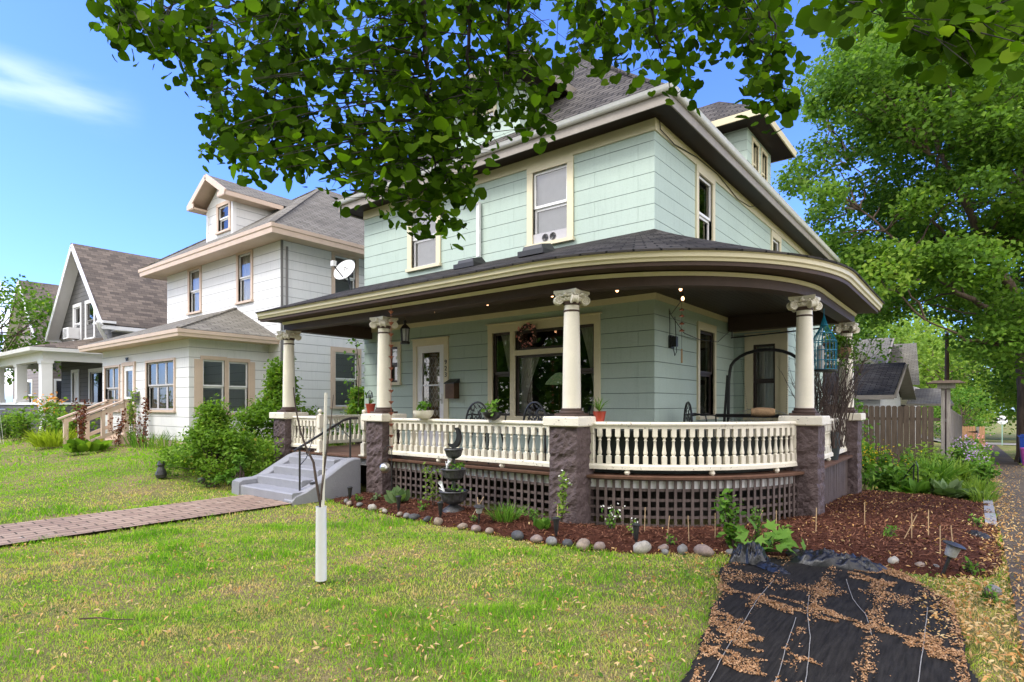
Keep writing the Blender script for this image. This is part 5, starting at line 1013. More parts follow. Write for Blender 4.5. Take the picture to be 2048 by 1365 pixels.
mb = MB(); mb.box(rx-.33, ry-.38, rg+.98, rx+.33, ry+.4, rg+1.03); mb.box(rx-.25, ry-.28, rg+1.03, rx+.25, ry+.3, rg+1.07); mb.build('lid', 'blue', rb)
mb = MB()
for s_g in (-1, 1): mb.lathe([(0, -.03), (.11, -.03), (.12, 0), (.11, .03), (0, .03)], (rx+.27*s_g, ry+.25, rg+.12), 14, ax=(1, 0, 0))
mb.build('wheels', 'plastic', rb)
pt = empty('pink_tub', (1.36, 27.0, gz(1.36, 27.0)), 'bright magenta plastic tub standing against the blue bin', 'tub'); qx, qy = 1.36, 27.0; qz = gz(qx, qy)
mb = MB(); mb.lathe([(0, 0), (.13, 0), (.19, .55), (.205, .56), (.2, .6), (.18, .6), (.12, .06), (0, .06)], (qx, qy, qz), 16); mb.build('tub', 'pink', pt, True)
# ================================================================== PORCH THINGS
def at_px(x, y, t):
    a = (x-1024)/FPX; F_ = (-math.sin(YAW), math.cos(YAW)); R_ = (math.cos(YAW), math.sin(YAW)); return Vector(((F_[0]+a*R_[0])*t, (F_[1]+a*R_[1])*t, 1.5+(810-y)/FPX*t))
# mailbox
mbx = empty('mailbox', (-8.03, YF-.08, 1.62), 'bronze letterbox with sloping lid mounted on the green wall by the door', 'mailbox')
mb = MB(); mb.box(-8.14, YF-.15, 1.62, -7.90, YF-.002, 1.93); mb.build('body', 'bronze', mbx); mb = MB(); mb.add([(-8.155, YF-.17, 1.925), (-7.885, YF-.17, 1.925), (-7.885, YF-.0, 2.01), (-8.155, YF-.0, 2.01), (-8.155, YF-.17, 1.905), (-7.885, YF-.17, 1.905), (-7.885, YF, 1.93), (-8.155, YF, 1.93)], [(0,1,2,3),(4,7,6,5),(0,4,5,1),(1,5,6,2),(0,3,7,4)]); mb.build('lid', 'iron', mbx)
# string of bulbs
cab = []; bulbs = []
hang = [(-10.45, 6.72, 3.17), (-9.35, 6.62, 3.15), (-8.3, 6.65, 3.17), (-7.35, 6.65, 3.17), (-6.3, 6.68, 3.17), (-5.15, 6.7, 3.17), (-4.2, 6.75, 3.18), (-3.3, 7.3, 3.17), (-3.05, 7.55, 3.17)]
for i in range(len(hang)-1):
    for k in range(8):
        t = k/8; p = Vector(hang[i]).lerp(Vector(hang[i+1]), t); p.z -= .045*math.sin(t*math.pi); cab.append(p)
cab += [Vector(v) for v in ((-3.05, 7.55, 3.17), (-3.25, 7.9, 2.93), (-3.62, 8.45, 2.86), (-3.78, 8.75, 3.0), (-3.79, 8.8, 2.78), (-3.77, 8.75, 2.55), (-3.77, 8.86, 2.45), (-3.77, 8.95, 2.28), (-3.76, 9.0, 2.35), (-3.77, 8.95, 2.9))]
sl_ = empty('string_lights', hang[4], 'black cable string of warm glowing bulbs under the porch ceiling', 'string lights')
mb = MB(); mb.tube(cab, .0065, 5); mb.tube([(-3.70, 8.6, 2.9), (-3.72, 9.2, 2.66), (-3.74, 9.9, 2.62), (-3.76, 10.9, 2.66), (-3.75, 11.6, 2.95)], .0065, 5); mb.build('cable', 'iron', sl_)
bmesh_ = MB(); bmesh_.lathe([(0, -.02), (.011, -.02), (.011, .03), (0, .03)], (0, 0, 0), 8); sock = take(bmesh_, 'socket', 'iron'); bmesh_ = MB(); bmesh_.lathe([(0, -.075), (.012, -.073), (.021, -.055), (.02, -.04), (.012, -.022), (0, -.018)], (0, 0, 0), 12); blb = take(bmesh_, 'bulb', 'bulb')
for p in [(-9.9, 6.67, 3.08), (-8.85, 6.63, 3.06), (-7.75, 6.65, 3.06), (-6.85, 6.66, 3.06), (-5.75, 6.69, 3.06), (-4.6, 6.72, 3.06), (-3.75, 7.0, 3.07), (-3.08, 7.5, 3.08), (-3.14, 7.72, 2.99)]:
    s_ = inst(sock, 'socket', sl_, p); inst(blb, 'bulb', s_, p)
# wreath
wr_ = empty('wreath', (-6.22, YF-.07, 2.72), 'dark twig wreath dotted with pink blossoms hanging over the large window', 'wreath'); mb = MB(); c = Vector((-6.18, YF-.09, 2.72))
for k in range(60):
    a0_ = random.uniform(0, 6.28); rr = random.uniform(.12, .20); mb.tube([c+Vector((rr*(1+.08*math.sin(a*3+k))*math.cos(a0_+a*.4), random.uniform(-.03, .03), rr*math.sin(a0_+a*.4))) for a in range(7)], .005, 4)
mb.build('twigs', 'twig', wr_); P = []
for k in range(46):
    a = random.uniform(0, 6.28); r = random.uniform(.13, .21); P.append((c.x+r*math.cos(a), c.y-.04, c.z+r*math.sin(a)))
leaves('blossoms', P, .055, 'oval', 'fpink', wr_, bias=(0, -1, 0), spread=.6)
# lantern and rain chain
lx, ly = -7.62, 6.72
ln = empty('lantern', (lx, ly, 2.45), 'black metal lantern hanging from the porch ceiling right of the left column', 'lantern')
mb = MB(); mb.tube([(lx, ly, 2.95), (lx, ly, 3.19)], .004, 4); mb.lathe([(.0, 2.95), (.02, 2.93), (.03, 2.90), (.02, 2.87), (.05, 2.84), (.085, 2.80), (.09, 2.785), (0, 2.785)], (lx, ly, 0), 6); mb.lathe([(0, 2.53), (.08, 2.53), (.085, 2.56), (.06, 2.58), (0, 2.58)], (lx, ly, 0), 6)
for k in range(6): a = math.pi/3*(k+.5); mb.bar((lx+.06*math.cos(a), ly+.06*math.sin(a), 2.57), (lx+.075*math.cos(a), ly+.075*math.sin(a), 2.79), .012, .012)
mb.build('frame', 'iron', ln); mb = MB(); mb.lathe([(.052, 2.58), (.066, 2.785)], (lx, ly, 0), 6); mb.build('glass', 'lens', ln)
rcx, rcy = -7.28, 6.13
rc = empty('rain_chain', (rcx, rcy, 1.0), 'copper rain chain of small cups hanging in front of the front door', 'rain chain')
mb = MB(); mb.tube([(rcx, rcy, .82), (rcx, rcy, 3.1)], .0035, 4); mb.build('chain', 'copper', rc)
cm_ = MB(); cm_.lathe([(0, 0), (.008, 0), (.045, .045), (.042, .045), (.006, .006)], (0, 0, 0), 10); cme = take(cm_, 'cup', 'copper')
for k in range(13): inst(cme, 'cup', rc, (rcx, rcy, .80+k*.178))
# copper wind chime
wx, wy = -3.33, 8.15
wc = empty('wind_chime', (wx, wy, 2.7), 'copper wind chime of stacked discs hanging by the house corner', 'wind chime'); mb = MB(); mb.tube([(wx, wy, 2.3), (wx, wy, 3.18)], .0025, 4); mb.build('cord', 'iron', wc)
cm_ = MB(); cm_.lathe([(0, -.015), (.03, -.01), (.042, 0), (.03, .012), (0, .03)], (0, 0, 0), 12); cme = take(cm_, 'disc', 'copperl')
for z in (2.99, 2.86, 2.77, 2.66, 2.56): inst(cme, 'disc', wc, (wx, wy, z))
mb = MB(); mb.box(wx-.012, wy-.004, 2.10, wx+.012, wy+.004, 2.30); mb.build('sail', 'stake', wc)
# teal bird cage with net roof
tx, ty = (lambda p: (p.x, p.y))(at_px(1648, 700, 8.9))
tc_ = empty('bird_cage', (tx, ty, 2.1), 'teal wire bird cage with peaked net top hanging on the side porch', 'bird cage'); mb = MB(); mb.tube([(tx, ty, 2.83), (tx, ty, 3.1)], .006, 4)
for k in range(20):
    a = 2*math.pi*k/20; b = (math.cos(a)*.17, math.sin(a)*.17); mb.tube([(tx, ty, 2.86), (tx+b[0]*.35, ty+b[1]*.35, 2.66), (tx+b[0], ty+b[1], 2.46), (tx+b[0], ty+b[1], 2.02)], .0055, 4)
for z, r in ((2.46, .17), (2.32, .17), (2.17, .17), (2.03, .17), (2.58, .11), (2.70, .055)): mb.tube([(tx+r*math.cos(a*.4189), ty+r*math.sin(a*.4189), z) for a in range(16)], .007, 4)
mb.build('wires', 'teal', tc_); mb = MB(); mb.lathe([(0, 2.0), (.18, 2.0), (.185, 2.03), (0, 2.03)], (tx, ty, 0), 20); mb.build('tray', 'iron', tc_)
mb = MB(); mb.lathe([(0, 2.03), (.05, 2.03), (.05, 2.38), (.03, 2.4), (0, 2.4)], (tx-.05, ty, 0), 12); mb.build('feeder', 'lens', tc_)
# egg-chair swing stand
ax_, ay_ = -3.1, 10.6
sw = empty('swing_chair', (-2.9, 10.4, FLR), 'black arched swing chair stand with hanging chains on the side porch', 'swing'); mb = MB()
arch = [(-3.32, 10.1, FLR), (-3.30, 10.1, 1.9)]
for k in range(13):
    a = math.pi-k*math.pi/12; arch.append((-2.72+.56*math.cos(a), 10.1, 2.08+.32*math.sin(a)))
arch += [(-2.16, 10.1, 1.7), (-2.14, 10.1, FLR)]
mb.tube(arch, .026, 8); mb.tube([(-3.32, 10.1, 2.0), (-3.42, 10.1, FLR)], .022, 8); mb.tube([(-3.45, 9.9, 1.32), (-2.1, 9.9, 1.32)], .03, 6); mb.build('stand', 'iron', sw, True)
mb = MB()
for xx in (-3.1, -2.35):
    for k in range(34): mb.tube([(xx+(.12 if xx < -3 else -.05)*k/34+.008*math.cos(a*1.26), 10.1+.008*math.sin(a*1.26), 2.25-k*.028) for a in range(6)], .003, 3)
mb.build('chain', 'iron', sw)
mb = MB()
for k in range(13):
    a = math.pi*k/12; mb.tube([(-2.75+.5*math.cos(a), 9.95, 1.2+.24*math.sin(a)), (-2.75+.42*math.cos(a+.5), 9.95, 1.02)], .006, 4); mb.tube([(-2.75+.5*math.cos(a), 9.95, 1.2+.24*math.sin(a)), (-2.75+.42*math.cos(a-.5), 9.95, 1.02)], .006, 4)
mb.tube([(-2.75+.5*math.cos(math.pi*k/12), 9.95, 1.2+.24*math.sin(math.pi*k/12)) for k in range(13)], .008, 5); mb.build('seat_net', 'steel', sw)
bk = empty('wicker_basket', (-2.3, 8.85, 1.29), 'brown woven basket lying on the rail beside the right column', 'basket')
mb = MB(); mb.lathe([(0, -.15), (.05, -.15), (.062, -.08), (.064, .0), (.06, .09), (.045, .15), (0, .15)], (-2.30, 8.45, 1.40), 14, ax=(1, .35, 0)); mb.build('basket', 'wicker', bk, True)
# iron chairs with leafy backs
def garden_chair(x, y, rz, label):
    g = empty('garden_chair', (0, 0, 0), label, 'chair', 'cast iron garden chairs on the porch')
    mb = MB(); mb.lathe([(0, .43), (.22, .43), (.23, .445), (.21, .455), (0, .455)], (0, 0, 0), 18); mb.build('seat', 'iron', g)
    mb = MB(); n = 15
    for k in range(n): a = math.pi*k/(n-1)
    mb.tube([(.22*math.cos(math.pi*k/14), .20, .52+.30*math.sin(math.pi*k/14)) for k in range(15)], .014, 6)
    rg = random.Random(4)
    for k in range(34):
        a = rg.uniform(.05, math.pi-.05); r = rg.uniform(.04, .26); c = Vector((.8*r*math.cos(a), .20, .53+r*math.sin(a)))
        b = rg.uniform(0, 6.28); e = Vector((math.cos(b), 0, math.sin(b)))*.035; f = Vector((-e.z, 0, e.x))*.45
        mb.add([c-e, c+f, c+e, c-f], [(0, 1, 2, 3)]); mb.tube([c-e*1.6, c+e*1.6], .005, 4)
    mb.build('backrest', 'iron', g)
    for sx_ in (-1, 1):
        for sy_ in (-1, 1):
            mb = MB(); mb.tube([(.14*sx_, .14*sy_, .43), (.17*sx_, .17*sy_, .25), (.15*sx_, .15*sy_, .1), (.21*sx_, .21*sy_, 0)], .012, 6); mb.build('leg', 'iron', g)
        mb = MB(); mb.tube([(.20*sx_, .20, .64), (.25*sx_, .05, .66), (.25*sx_, -.12, .64), (.2*sx_, -.14, .44)], .012, 6); mb.build('arm', 'iron', g)
    g.location = (x, y, FLR+.0); g.rotation_euler = (0, 0, rz); g.scale = (1.08, 1.08, 1.12); return g
garden_chair(-5.9, 6.85, math.pi, 'black iron garden chair with leafy round back beside the dark planter'); garden_chair(-5.02, 7.15, math.pi*.95, 'black iron garden chair half hidden behind the middle column'); garden_chair(-3.35, 8.9+.1, math.pi*.7, 'black iron chair with curled top at the side window')
sc = empty('porch_sofa', (-2.95, 7.45, FLR), 'dark cloth covered bench standing behind the curved railing', 'bench')
mb = MB(); ss = []
for k in range(19):
    x, y, a = arcpt(.70+k*(sR-1.40)/18, RC); ss.append((x, y, math.sin(a), -math.cos(a)))
mb.sweep(ss, [(-.34, FLR+.01), (-.14, FLR+.01), (-.12, 1.17), (-.16, 1.20), (-.22, 1.18), (-.26, .98), (-.34, .95)]); mb.build('cover', 'screen', sc, True)
mb = MB(); mb.sweep(ss, [(-.72, 1.0-.02), (-.36, 1.0-.02), (-.36, 1.03-.02), (-.72, 1.03-.02)]); mb.build('seat', 'screen', sc)
# hanging net basket pole: curtain rod on the side beam
rod = empty('hanging_rod', (-2.9, 11.3, 2.85), 'dark rod hung by hooks under the rear beam of the side porch', 'rod'); mb = MB(); mb.tube([(-3.7, 11.45, 2.78), (-2.15, 11.45, 2.84)], .014, 6); mb.tube([(-3.68, 11.45, 2.78), (-3.68, 11.45, 2.93)], .01, 6); mb.tube([(-2.35, 11.45, 2.83), (-2.35, 11.45, 2.93)], .01, 6); mb.build('rod', 'iron', rod)
# stained glass lamp inside the big window
sg2 = empty('table_lamp', (-6.02, YF+.9, 1.3), 'stained glass dome lamp glimpsed behind the large front window', 'lamp')
mb = MB(); mb.lathe([(.0, 2.10), (.06, 2.09), (.16, 2.02), (.25, 1.92), (.27, 1.88), (.265, 1.88), (.15, 2.0), (0, 2.07)], (-6.1, YF+.8, 0), 20); mb.build('lamp_shade', 'stained', sg2, True); mb = MB(); mb.lathe([(0, 1.15), (.1, 1.15), (.09, 1.18), (.02, 1.22), (.018, 1.9), (0, 1.9)], (-6.1, YF+.8, 0), 12); mb.build('stand', 'bronze', sg2)
# plant pots
def potplant(name, label, x, y, z, prof, mat, kind, n, ln_, leafm='plant'):
    p = empty(name, (x, y, z), label, 'potted plant'); mb = MB(); mb.lathe(prof, (x, y, z), 20); mb.build('pot', mat, p, True); top = max(q[1] for q in prof)
    a = RNG.uniform(0, 6.28, n); sp = RNG.uniform(.15, 1, n)
    if kind == 'leafy': P = np.stack([x+.10*sp*np.cos(a), y+.10*sp*np.sin(a), z+top+RNG.uniform(0, .13, n)], 1); leaves('foliage', P, ln_, 'oval', leafm, p, bias=(0, -.3, 1), spread=.8)
    else:
        P = np.tile([[x, y, z+top]], (n, 1)); yd = np.stack([np.cos(a)*sp, np.sin(a)*sp, RNG.uniform(.3, 1.0, n)], 1); leaves('foliage', P, ln_, 'strap', leafm, p, ydir=yd, spread=.3)
    return p
potplant('potted_plant', 'leafy plant in a white bowl on the front railing', -6.72, 6.30, 1.287, [(0, 0), (.09, 0), (.13, .03), (.155, .08), (.16, .12), (.165, .125), (.15, .125), (.14, .09), (0, .09)], 'ivory', 'leafy', 46, .085)
potplant('potted_plant', 'pale green plant in a black bowl on the railing beside the iron chair', -5.33, 6.30, 1.287, [(0, 0), (.05, 0), (.10, .03), (.135, .08), (.14, .11), (.13, .11), (.12, .07), (0, .07)], 'iron', 'leafy', 40, .085)
potplant('potted_plant', 'red pot of spidery green leaves on the railing behind the middle column', -3.80, 6.62, 1.287, [(0, 0), (.06, 0), (.085, .13), (.09, .13), (.08, .11), (0, .11)], 'terra', 'strap', 34, .2)
potplant('potted_plant', 'small red pot with a black wire mushroom on the left pier cap', -8.16, 6.42, 1.355, [(0, 0), (.055, 0), (.08, .14), (.088, .14), (.088, .165), (.078, .165), (.07, .13), (0, .13)], 'terra', 'strap', 8, .18)
ms_ = empty('mushroom_ornament', (-8.18, 6.42, 1.49), 'black wire mushroom ornament stuck in the small red pot', 'ornament'); mb = MB(); mx_, my_ = -8.18, 6.42
mb.tube([(mx_-.10, my_, 1.62), (mx_-.07, my_, 1.70), (mx_, my_, 1.745), (mx_+.06, my_, 1.71), (mx_+.08, my_, 1.63), (mx_-.10, my_, 1.62)], .008, 5)
for dx in (-.05, 0, .045): mb.tube([(mx_+dx*.3, my_, 1.50), (mx_+dx*.5, my_, 1.62), (mx_+dx, my_, 1.71)], .006, 5)
mb.tube([(mx_-.09, my_, 1.65), (mx_+.07, my_, 1.66)], .006, 5); mb.build('wire', 'iron', ms_)
# tall vase of bare branches
bvx, bvy = at_px(1652, 800, 9.5).x, at_px(1652, 800, 9.5).y
bv = empty('branch_arrangement', (bvx, bvy, FLR), 'tall bundle of bare dark twigs standing behind the right column', 'dried branches'); mb = MB(); rr = random.Random(5)
for k in range(95):
    x, y = bvx+rr.uniform(-.26, .26), bvy+rr.uniform(-.3, .5); p = Vector((x, y, FLR+.2)); pts = [p]; d = Vector((rr.uniform(-.28, .28), rr.uniform(-.25, .3), 1))
    ht = rr.uniform(.9, 1.75); 
    for j in range(7): d += Vector((rr.uniform(-.12, .12), rr.uniform(-.12, .12), 0)); p = p+d.normalized()*ht/6; pts.append(p)
    mb.tube(pts, [.009, .002], 4, False)
    for j in (3, 4, 5):
        q = pts[j]; e = (d+Vector((rr.uniform(-.9, .9), rr.uniform(-.9, .9), .2))).normalized(); mb.tube([q, q+e*.14, q+e*.26+Vector((rr.uniform(-.05, .05), 0, .06))], [.005, .0018], 3, False)
mb.build('twigs', 'twig', bv)
mb = MB(); mb.lathe([(0, 0), (.17, 0), (.2, .2), (.19, .42), (.17, .45), (.16, .42), (0, .3)], (bvx, bvy, FLR), 18); mb.build('pot', 'screen', bv, True)
hb_ = empty('hanging_plant', (-1.95, 11.2, 2.0), 'dark green trailing plant hanging beside the rear column', 'hanging plant'); mb = MB(); hx_, hy_ = at_px(1684, 700, 10.0).x, at_px(1684, 700, 10.0).y; mb.lathe([(0, 2.28), (.1, 2.3), (.15, 2.43), (.15, 2.46), (0, 2.46)], (hx_, hy_, 0), 14); mb.tube([(hx_, hy_, 2.45), (hx_, hy_, 3.18)], .004, 4); mb.build('basket', 'wicker', hb_)
n = 900; a = RNG.uniform(0, 6.28, n); r = RNG.uniform(0, .24, n)**1; P = np.stack([hx_+r*np.cos(a), hy_+r*np.sin(a), 2.62-RNG.uniform(0, .62, n)*(r/.24)], 1); leaves('foliage', P, .06, 'oval', 'bush', hb_, spread=1, tint=np.clip(RNG.normal(.2, .15, n), 0, 1))
# ================================================================== GARDEN THINGS
fx, fy = -5.62, 5.83; fz = .03
ft = empty('tiered_fountain', (fx, fy, fz), 'dark three bowl garden fountain planted with greenery in the mulch bed', 'fountain')
def fluted(mb, prof, n=32, amp=.035):
    V = []; 
    for r, z in prof:
        for k in range(n): a = 2*math.pi*k/n; q = r*(1+amp*math.cos(a*16)) if r > .02 else r; V.append((fx+q*math.cos(a), fy+q*math.sin(a), fz+z))
    m_ = len(prof); mb.add(V, [(i*n+k, i*n+(k+1) % n, (i+1)*n+(k+1) % n, (i+1)*n+k) for i in range(m_-1) for k in range(n)]+[tuple(range(n-1, -1, -1)), tuple((m_-1)*n+k for k in range(n))])
mb = MB(); mb.lathe([(0, 0), (.165, 0), (.17, .015), (.16, .03), (.13, .06), (.07, .095), (.045, .12), (0, .12)], (fx, fy, fz), 28); mb.build('foot', 'pewter', ft, True)
mb = MB(); mb.lathe([(.028, .24), (.026, .45), (.022, .60), (.02, .82)], (fx, fy, fz), 12); mb.build('stem', 'pewter', ft, True)
for nm, z, R, h in (('bowl', .30, .195, .19), ('bowl', .60, .165, .17), ('bowl', .87, .125, .14)):
    mb = MB(); fluted(mb, [(.03, z-h), (R*.5, z-h+.015), (R*.78, z-h*.72), (R*.9, z-h*.35), (R*.93, z-.03)]); mb.lathe([(R*.95, z-.03), (R*1.03, z-.022), (R*1.05, z-.008), (R*1.0, z+.002), (R*.9, z), (R*.86, z-.03), (0, z-.04)], (fx, fy, fz), 40); mb.build(nm, 'pewter', ft, True)
mb = MB(); cc = Vector((fx+.0, fy, fz+1.0)); o = []; 
for k in range(15): a = math.radians(-130+k*190/14); o.append((cc.x-.0+.135*math.cos(a), cc.z+.03+.15*math.sin(a)))
inn = []
for k in range(15): a = math.radians(-112+k*165/14); inn.append((cc.x-.045+.115*math.cos(a), cc.z+.055+.125*math.sin(a)))
poly = o+inn[::-1]; n = 15; V = [(x, fy-.022, z) for x, z in poly]+[(x, fy+.022, z) for x, z in poly]; m_ = len(poly)
Fc = []
for k in range(14): Fc += [(k, k+1, m_-2-k, m_-1-k), (m_+k+1, m_+k, 2*m_-1-k, 2*m_-2-k)]
Fc += [(i, (i+1) % m_, m_+(i+1) % m_, m_+i) for i in range(m_)]; mb.add(V, Fc)
mn = empty('moon_ornament', (fx, fy, fz+.87), 'black crescent moon ornament standing in the top bowl of the fountain', 'ornament'); mb.build('crescent', 'iron', mn)
def hand(name, label, base, R_):
    h = bpy.data.meshes.new(name); vs = []; es = []; rad = []
    def chain(pts, rs, root=None):
        pr_ = root
        for p, r in zip(pts, rs):
            vs.append(base+R_ @ Vector(p)); rad.append(r)
            if pr_ is not None: es.append((pr_, len(vs)-1))
            pr_ = len(vs)-1
        return pr_
    w0 = chain([(0, 0, 0), (0, 0, .045), (0, 0, .085)], [.017, .022, .020])
    for dx, ln1, tl in ((-.024, .045, -.10), (-.008, .054, -.03), (.008, .052, .05), (.023, .040, .12)):
        chain([(dx*.9, 0, .105), (dx+tl*.02, -.004, .105+ln1*.55), (dx+tl*.05, -.010, .105+ln1)], [.0085, .0075, .006], w0)
    chain([(-.030, -.006, .06), (-.040, -.012, .088)], [.009, .007], 1)
    h.from_pydata([tuple(v) for v in vs], es, []); o = bpy.data.objects.new(name, h); SC.collection.objects.link(o); bpy.context.view_layer.objects.active = o
    md = o.modifiers.new('s', 'SKIN'); md.use_smooth_shade = True
    for i, v in enumerate(h.skin_vertices[0].data): v.radius = (rad[i], rad[i]*.75); v.use_root = (i == 0)
    o.modifiers.new('u', 'SUBSURF').levels = 1; bpy.context.view_layer.update()
    me = bpy.data.meshes.new_from_object(o.evaluated_get(bpy.context.evaluated_depsgraph_get())); bpy.data.objects.remove(o)
    me.transform(Matrix.Translation(-base)); me.materials.clear(); oo = finish(me, name, 'white', None, True, base, None); tag(oo, label, 'ornament'); return oo
hand('ceramic_hand', 'white ceramic hand with raised fingers standing in the middle fountain bowl', Vector((fx-.085, fy-.05, fz+.58)), Matrix.Rotation(math.radians(22), 3, 'Y') @ Matrix.Diagonal((1.2, 1.2, 1.25)))
hand('ceramic_hand', 'white ceramic hand leaning outwards in the lowest fountain bowl', Vector((fx-.09, fy-.09, fz+.27)), Matrix.Rotation(math.radians(-28), 3, 'Y') @ Matrix.Diagonal((1.15, 1.5, 1.1)))
# gazing ball on shepherd's hook
gx_, gy_ = -7.05, 5.95
gb = empty('gazing_ball', (gx_-.12, gy_, .55), 'silver mirrored ball hanging from a hooked rod beside the left stone pier', 'garden ornament'); mb = MB()
bc = Vector((gx_-.16, gy_, .52)); mb.lathe([(.0, -.085)]+[(.085*math.cos(a), .085*math.sin(a)) for a in np.linspace(-1.4, 1.4, 13)]+[(0, .085)], bc, 24); mb.build('ball', 'steel', gb, True); mb = MB(); mb.tube([bc+Vector((0, 0, .08)), bc+Vector((0, 0, .27))], .003, 4); mb.build('wire', 'iron', gb)
hk = empty('shepherd_hook', (gx_, gy_, 0), 'thin black hooked rod carrying the silver ball', 'hook'); mb = MB(); mb.tube([(gx_, gy_, 0), (gx_, gy_, .78)]+[(gx_-.08+.08*math.cos(a), gy_, .80+.07*math.sin(a)) for a in np.linspace(.2, 3.3, 9)], .007, 6); mb.build('rod', 'iron', hk)
# flickering torch stakes and solar lamps
def torch(x, y, label, tilt=0):
    g = max(gz(x, y), float(z_mulch(np.array(x), np.array(y)))); o = empty('solar_stake_light', (x, y, g), label, 'garden light', 'black solar stake lights along the border'); mb = MB(); mb.lathe([(0, .0), (.008, .0), (.012, .02), (.014, .04), (0, .04)], (x, y, g), 8); mb.build('spike', 'plastic', o)
    mb = MB(); mb.lathe([(.015, .04), (.022, .06), (.032, .16), (.036, .19), (.045, .195), (.045, .205), (.036, .212), (0, .212)], (x, y, g), 12); mb.build('lamp_body', 'plastic', o, True)
    mb = MB(); mb.lathe([(0, .2125), (.03, .2125), (.028, .217), (0, .218)], (x, y, g), 12); mb.build('solar_cell', 'screen', o); o.rotation_euler = (tilt, tilt*.5, 0)
torch(-7.62, 5.60, 'black stake light in the mulch next to the concrete steps'); torch(-6.37, 5.50, 'black stake light below the gazing ball hook'); torch(-5.50, 5.46, 'black stake light immediately left of the fountain foot', .04)
torch(-3.71, 5.50, 'black stake light in front of the middle stone pier'); torch(-2.86, 5.76, 'black stake light in front of the curved lattice', -.04)
def lamp(x, y, sc_, tilt, label):
    g = max(gz(x, y), float(z_mulch(np.array(x), np.array(y)))); o = empty('path_lamp', (0, 0, 0), label, 'garden light', 'grey topped solar path lamps')
    mb = MB(); mb.lathe([(0, -.05), (.012, .0), (.016, .15), (.02, .17), (0, .17)], (0, 0, 0), 10); mb.build('stake', 'plastic', o); mb = MB(); mb.lathe([(.035, .17), (.045, .18), (.055, .27), (.05, .275), (0, .275)], (0, 0, 0), 14); mb.build('lens', 'lens', o, True)
    mb = MB(); mb.lathe([(.055, .27), (.085, .275), (.088, .285), (.05, .30), (0, .305)], (0, 0, 0), 18); mb.build('cap', 'pewter', o, True)
    o.location = (x, y, g); o.scale = (sc_,)*3; o.rotation_euler = tilt
lamp(-4.87, 5.50, .8, (.1, .12, 0), 'grey capped path lamp leaning beside the fern'); lamp(-8.30, 5.42, .9, (0, 0, 0), 'grey capped path lamp at the foot of the concrete steps'); lamp(-.24, 6.45, 1.0, (-.05, .30, 0), 'large tilted path lamp at the edge of the bed near the sidewalk')
# bamboo stakes
stk = [(-5.12, 5.62, .14, .10), (-4.95, 5.60, -.12, .10), (-3.86, 5.75, 0, .0), (-2.95, 6.15, 0, .02), (-2.62, 6.0, .02, .03), (-2.42, 6.12, -.01, 0), (-2.22, 6.35, 0, 0), (-1.95, 6.75, .10, .05), (-1.75, 6.95, 0, 0), (-1.42, 7.3, 0, .03), (-1.05, 8.1, 0, 0), (-.62, 7.55, .12, 0), (-.55, 7.6, 0, 0), (-.42, 7.9, .0, .03), (-.28, 7.0, 0, .02), (-.18, 7.15, -.02, 0)]
sl_lab = ['thin cane leaning right beside the fountain foot, crossing another cane', 'thin cane leaning left and crossing the one nearest the fountain', 'upright cane in front of the middle stone pier']
sl_lab2 = ['upright cane by the small white flowers at the left of the curved lattice', 'cane standing just right of the last stake light', 'cane before the centre of the curved lattice above pinkish stones', 'upright cane just left of the tall leafy plant', 'slanting cane crossing the stems of the tall leafy plant', 'cane between the tall leafy plant and the right pier', 'upright cane directly in front of the right stone pier', 'lone upright cane in the mulch behind the right pier', 'cane slanting right, beside another in the open mulch', 'upright cane touching the slanted one in the open mulch', 'upright cane right of the slanted pair', 'cane left of the pair nearest the tilted path lamp', 'cane nearest to the tilted path lamp']
for i, (x, y, tx_, ty_) in enumerate(stk):
    g = float(z_mulch(np.array(x), np.array(y))); mb = MB(); mb.tube([(x, y, g-.02), (x+tx_, y+ty_, g+.27)], .005, 6)
    o = mb.build('garden_stake', 'stake', None, False, (x, y, g)); tag(o, (sl_lab+sl_lab2)[i], 'stake', 'bamboo canes in the mulch bed')
# border stones
rk = [(-7.6,5.52,.07,0),(-7.42,5.44,.09,1),(-7.20,5.46,.08,0),(-6.84,5.40,.10,2),(-6.62,5.42,.06,1),(-6.5,5.36,.07,2),(-6.15,5.33,.07,1),(-5.98,5.30,.09,0),(-5.83,5.30,.10,3),(-5.6,5.32,.09,3),(-5.36,5.28,.10,1),(-4.92,5.26,.08,1),(-4.72,5.28,.10,4),(-4.5,5.27,.08,1),(-4.08,5.27,.13,3),(-3.82,5.28,.10,4),(-3.62,5.28,.10,0),(-3.44,5.31,.10,3),(-3.27,5.35,.12,1),(-3.1,5.40,.10,4),(-2.72,5.60,.13,2),(-2.55,5.75,.08,4),(-2.48,5.63,.07,0),(-2.36,5.80,.10,0),(-2.17,5.88,.14,4),(-1.95,6.02,.07,0),(-1.42,6.30,.11,3),(-1.25,6.36,.10,3),(-.62,6.62,.09,2),(-.42,6.6,.08,1),(-.3,6.62,.06,0),(.1,6.05,.09,0),(-9.98,5.35,.10,0),(-10.25,5.3,.12,1),(-10.55,5.42,.11,0),(-11.3,5.0,.12,3)]
CN = [('grey', (.28, .27, .26)), ('tan', (.42, .33, .26)), ('pale', (.52, .48, .42)), ('dark slate', (.10, .10, .11)), ('pinkish', (.36, .27, .235))]
ROCK = {}
for i, (nm, col) in enumerate(CN): MT['rock%d' % i] = M('river_rock_'+nm.replace(' ', '_'), tuple(v*.72 for v in col), .75, .35, 14, .6, 45, dist=.01)
near = ['the concrete steps', 'the gazing ball', 'the fountain', 'the leaning path lamp', 'the middle stone pier', 'the curved lattice', 'the crumpled black sheet', 'the tilted path lamp', 'the sidewalk weeds', 'the big bush']
cnt = {}
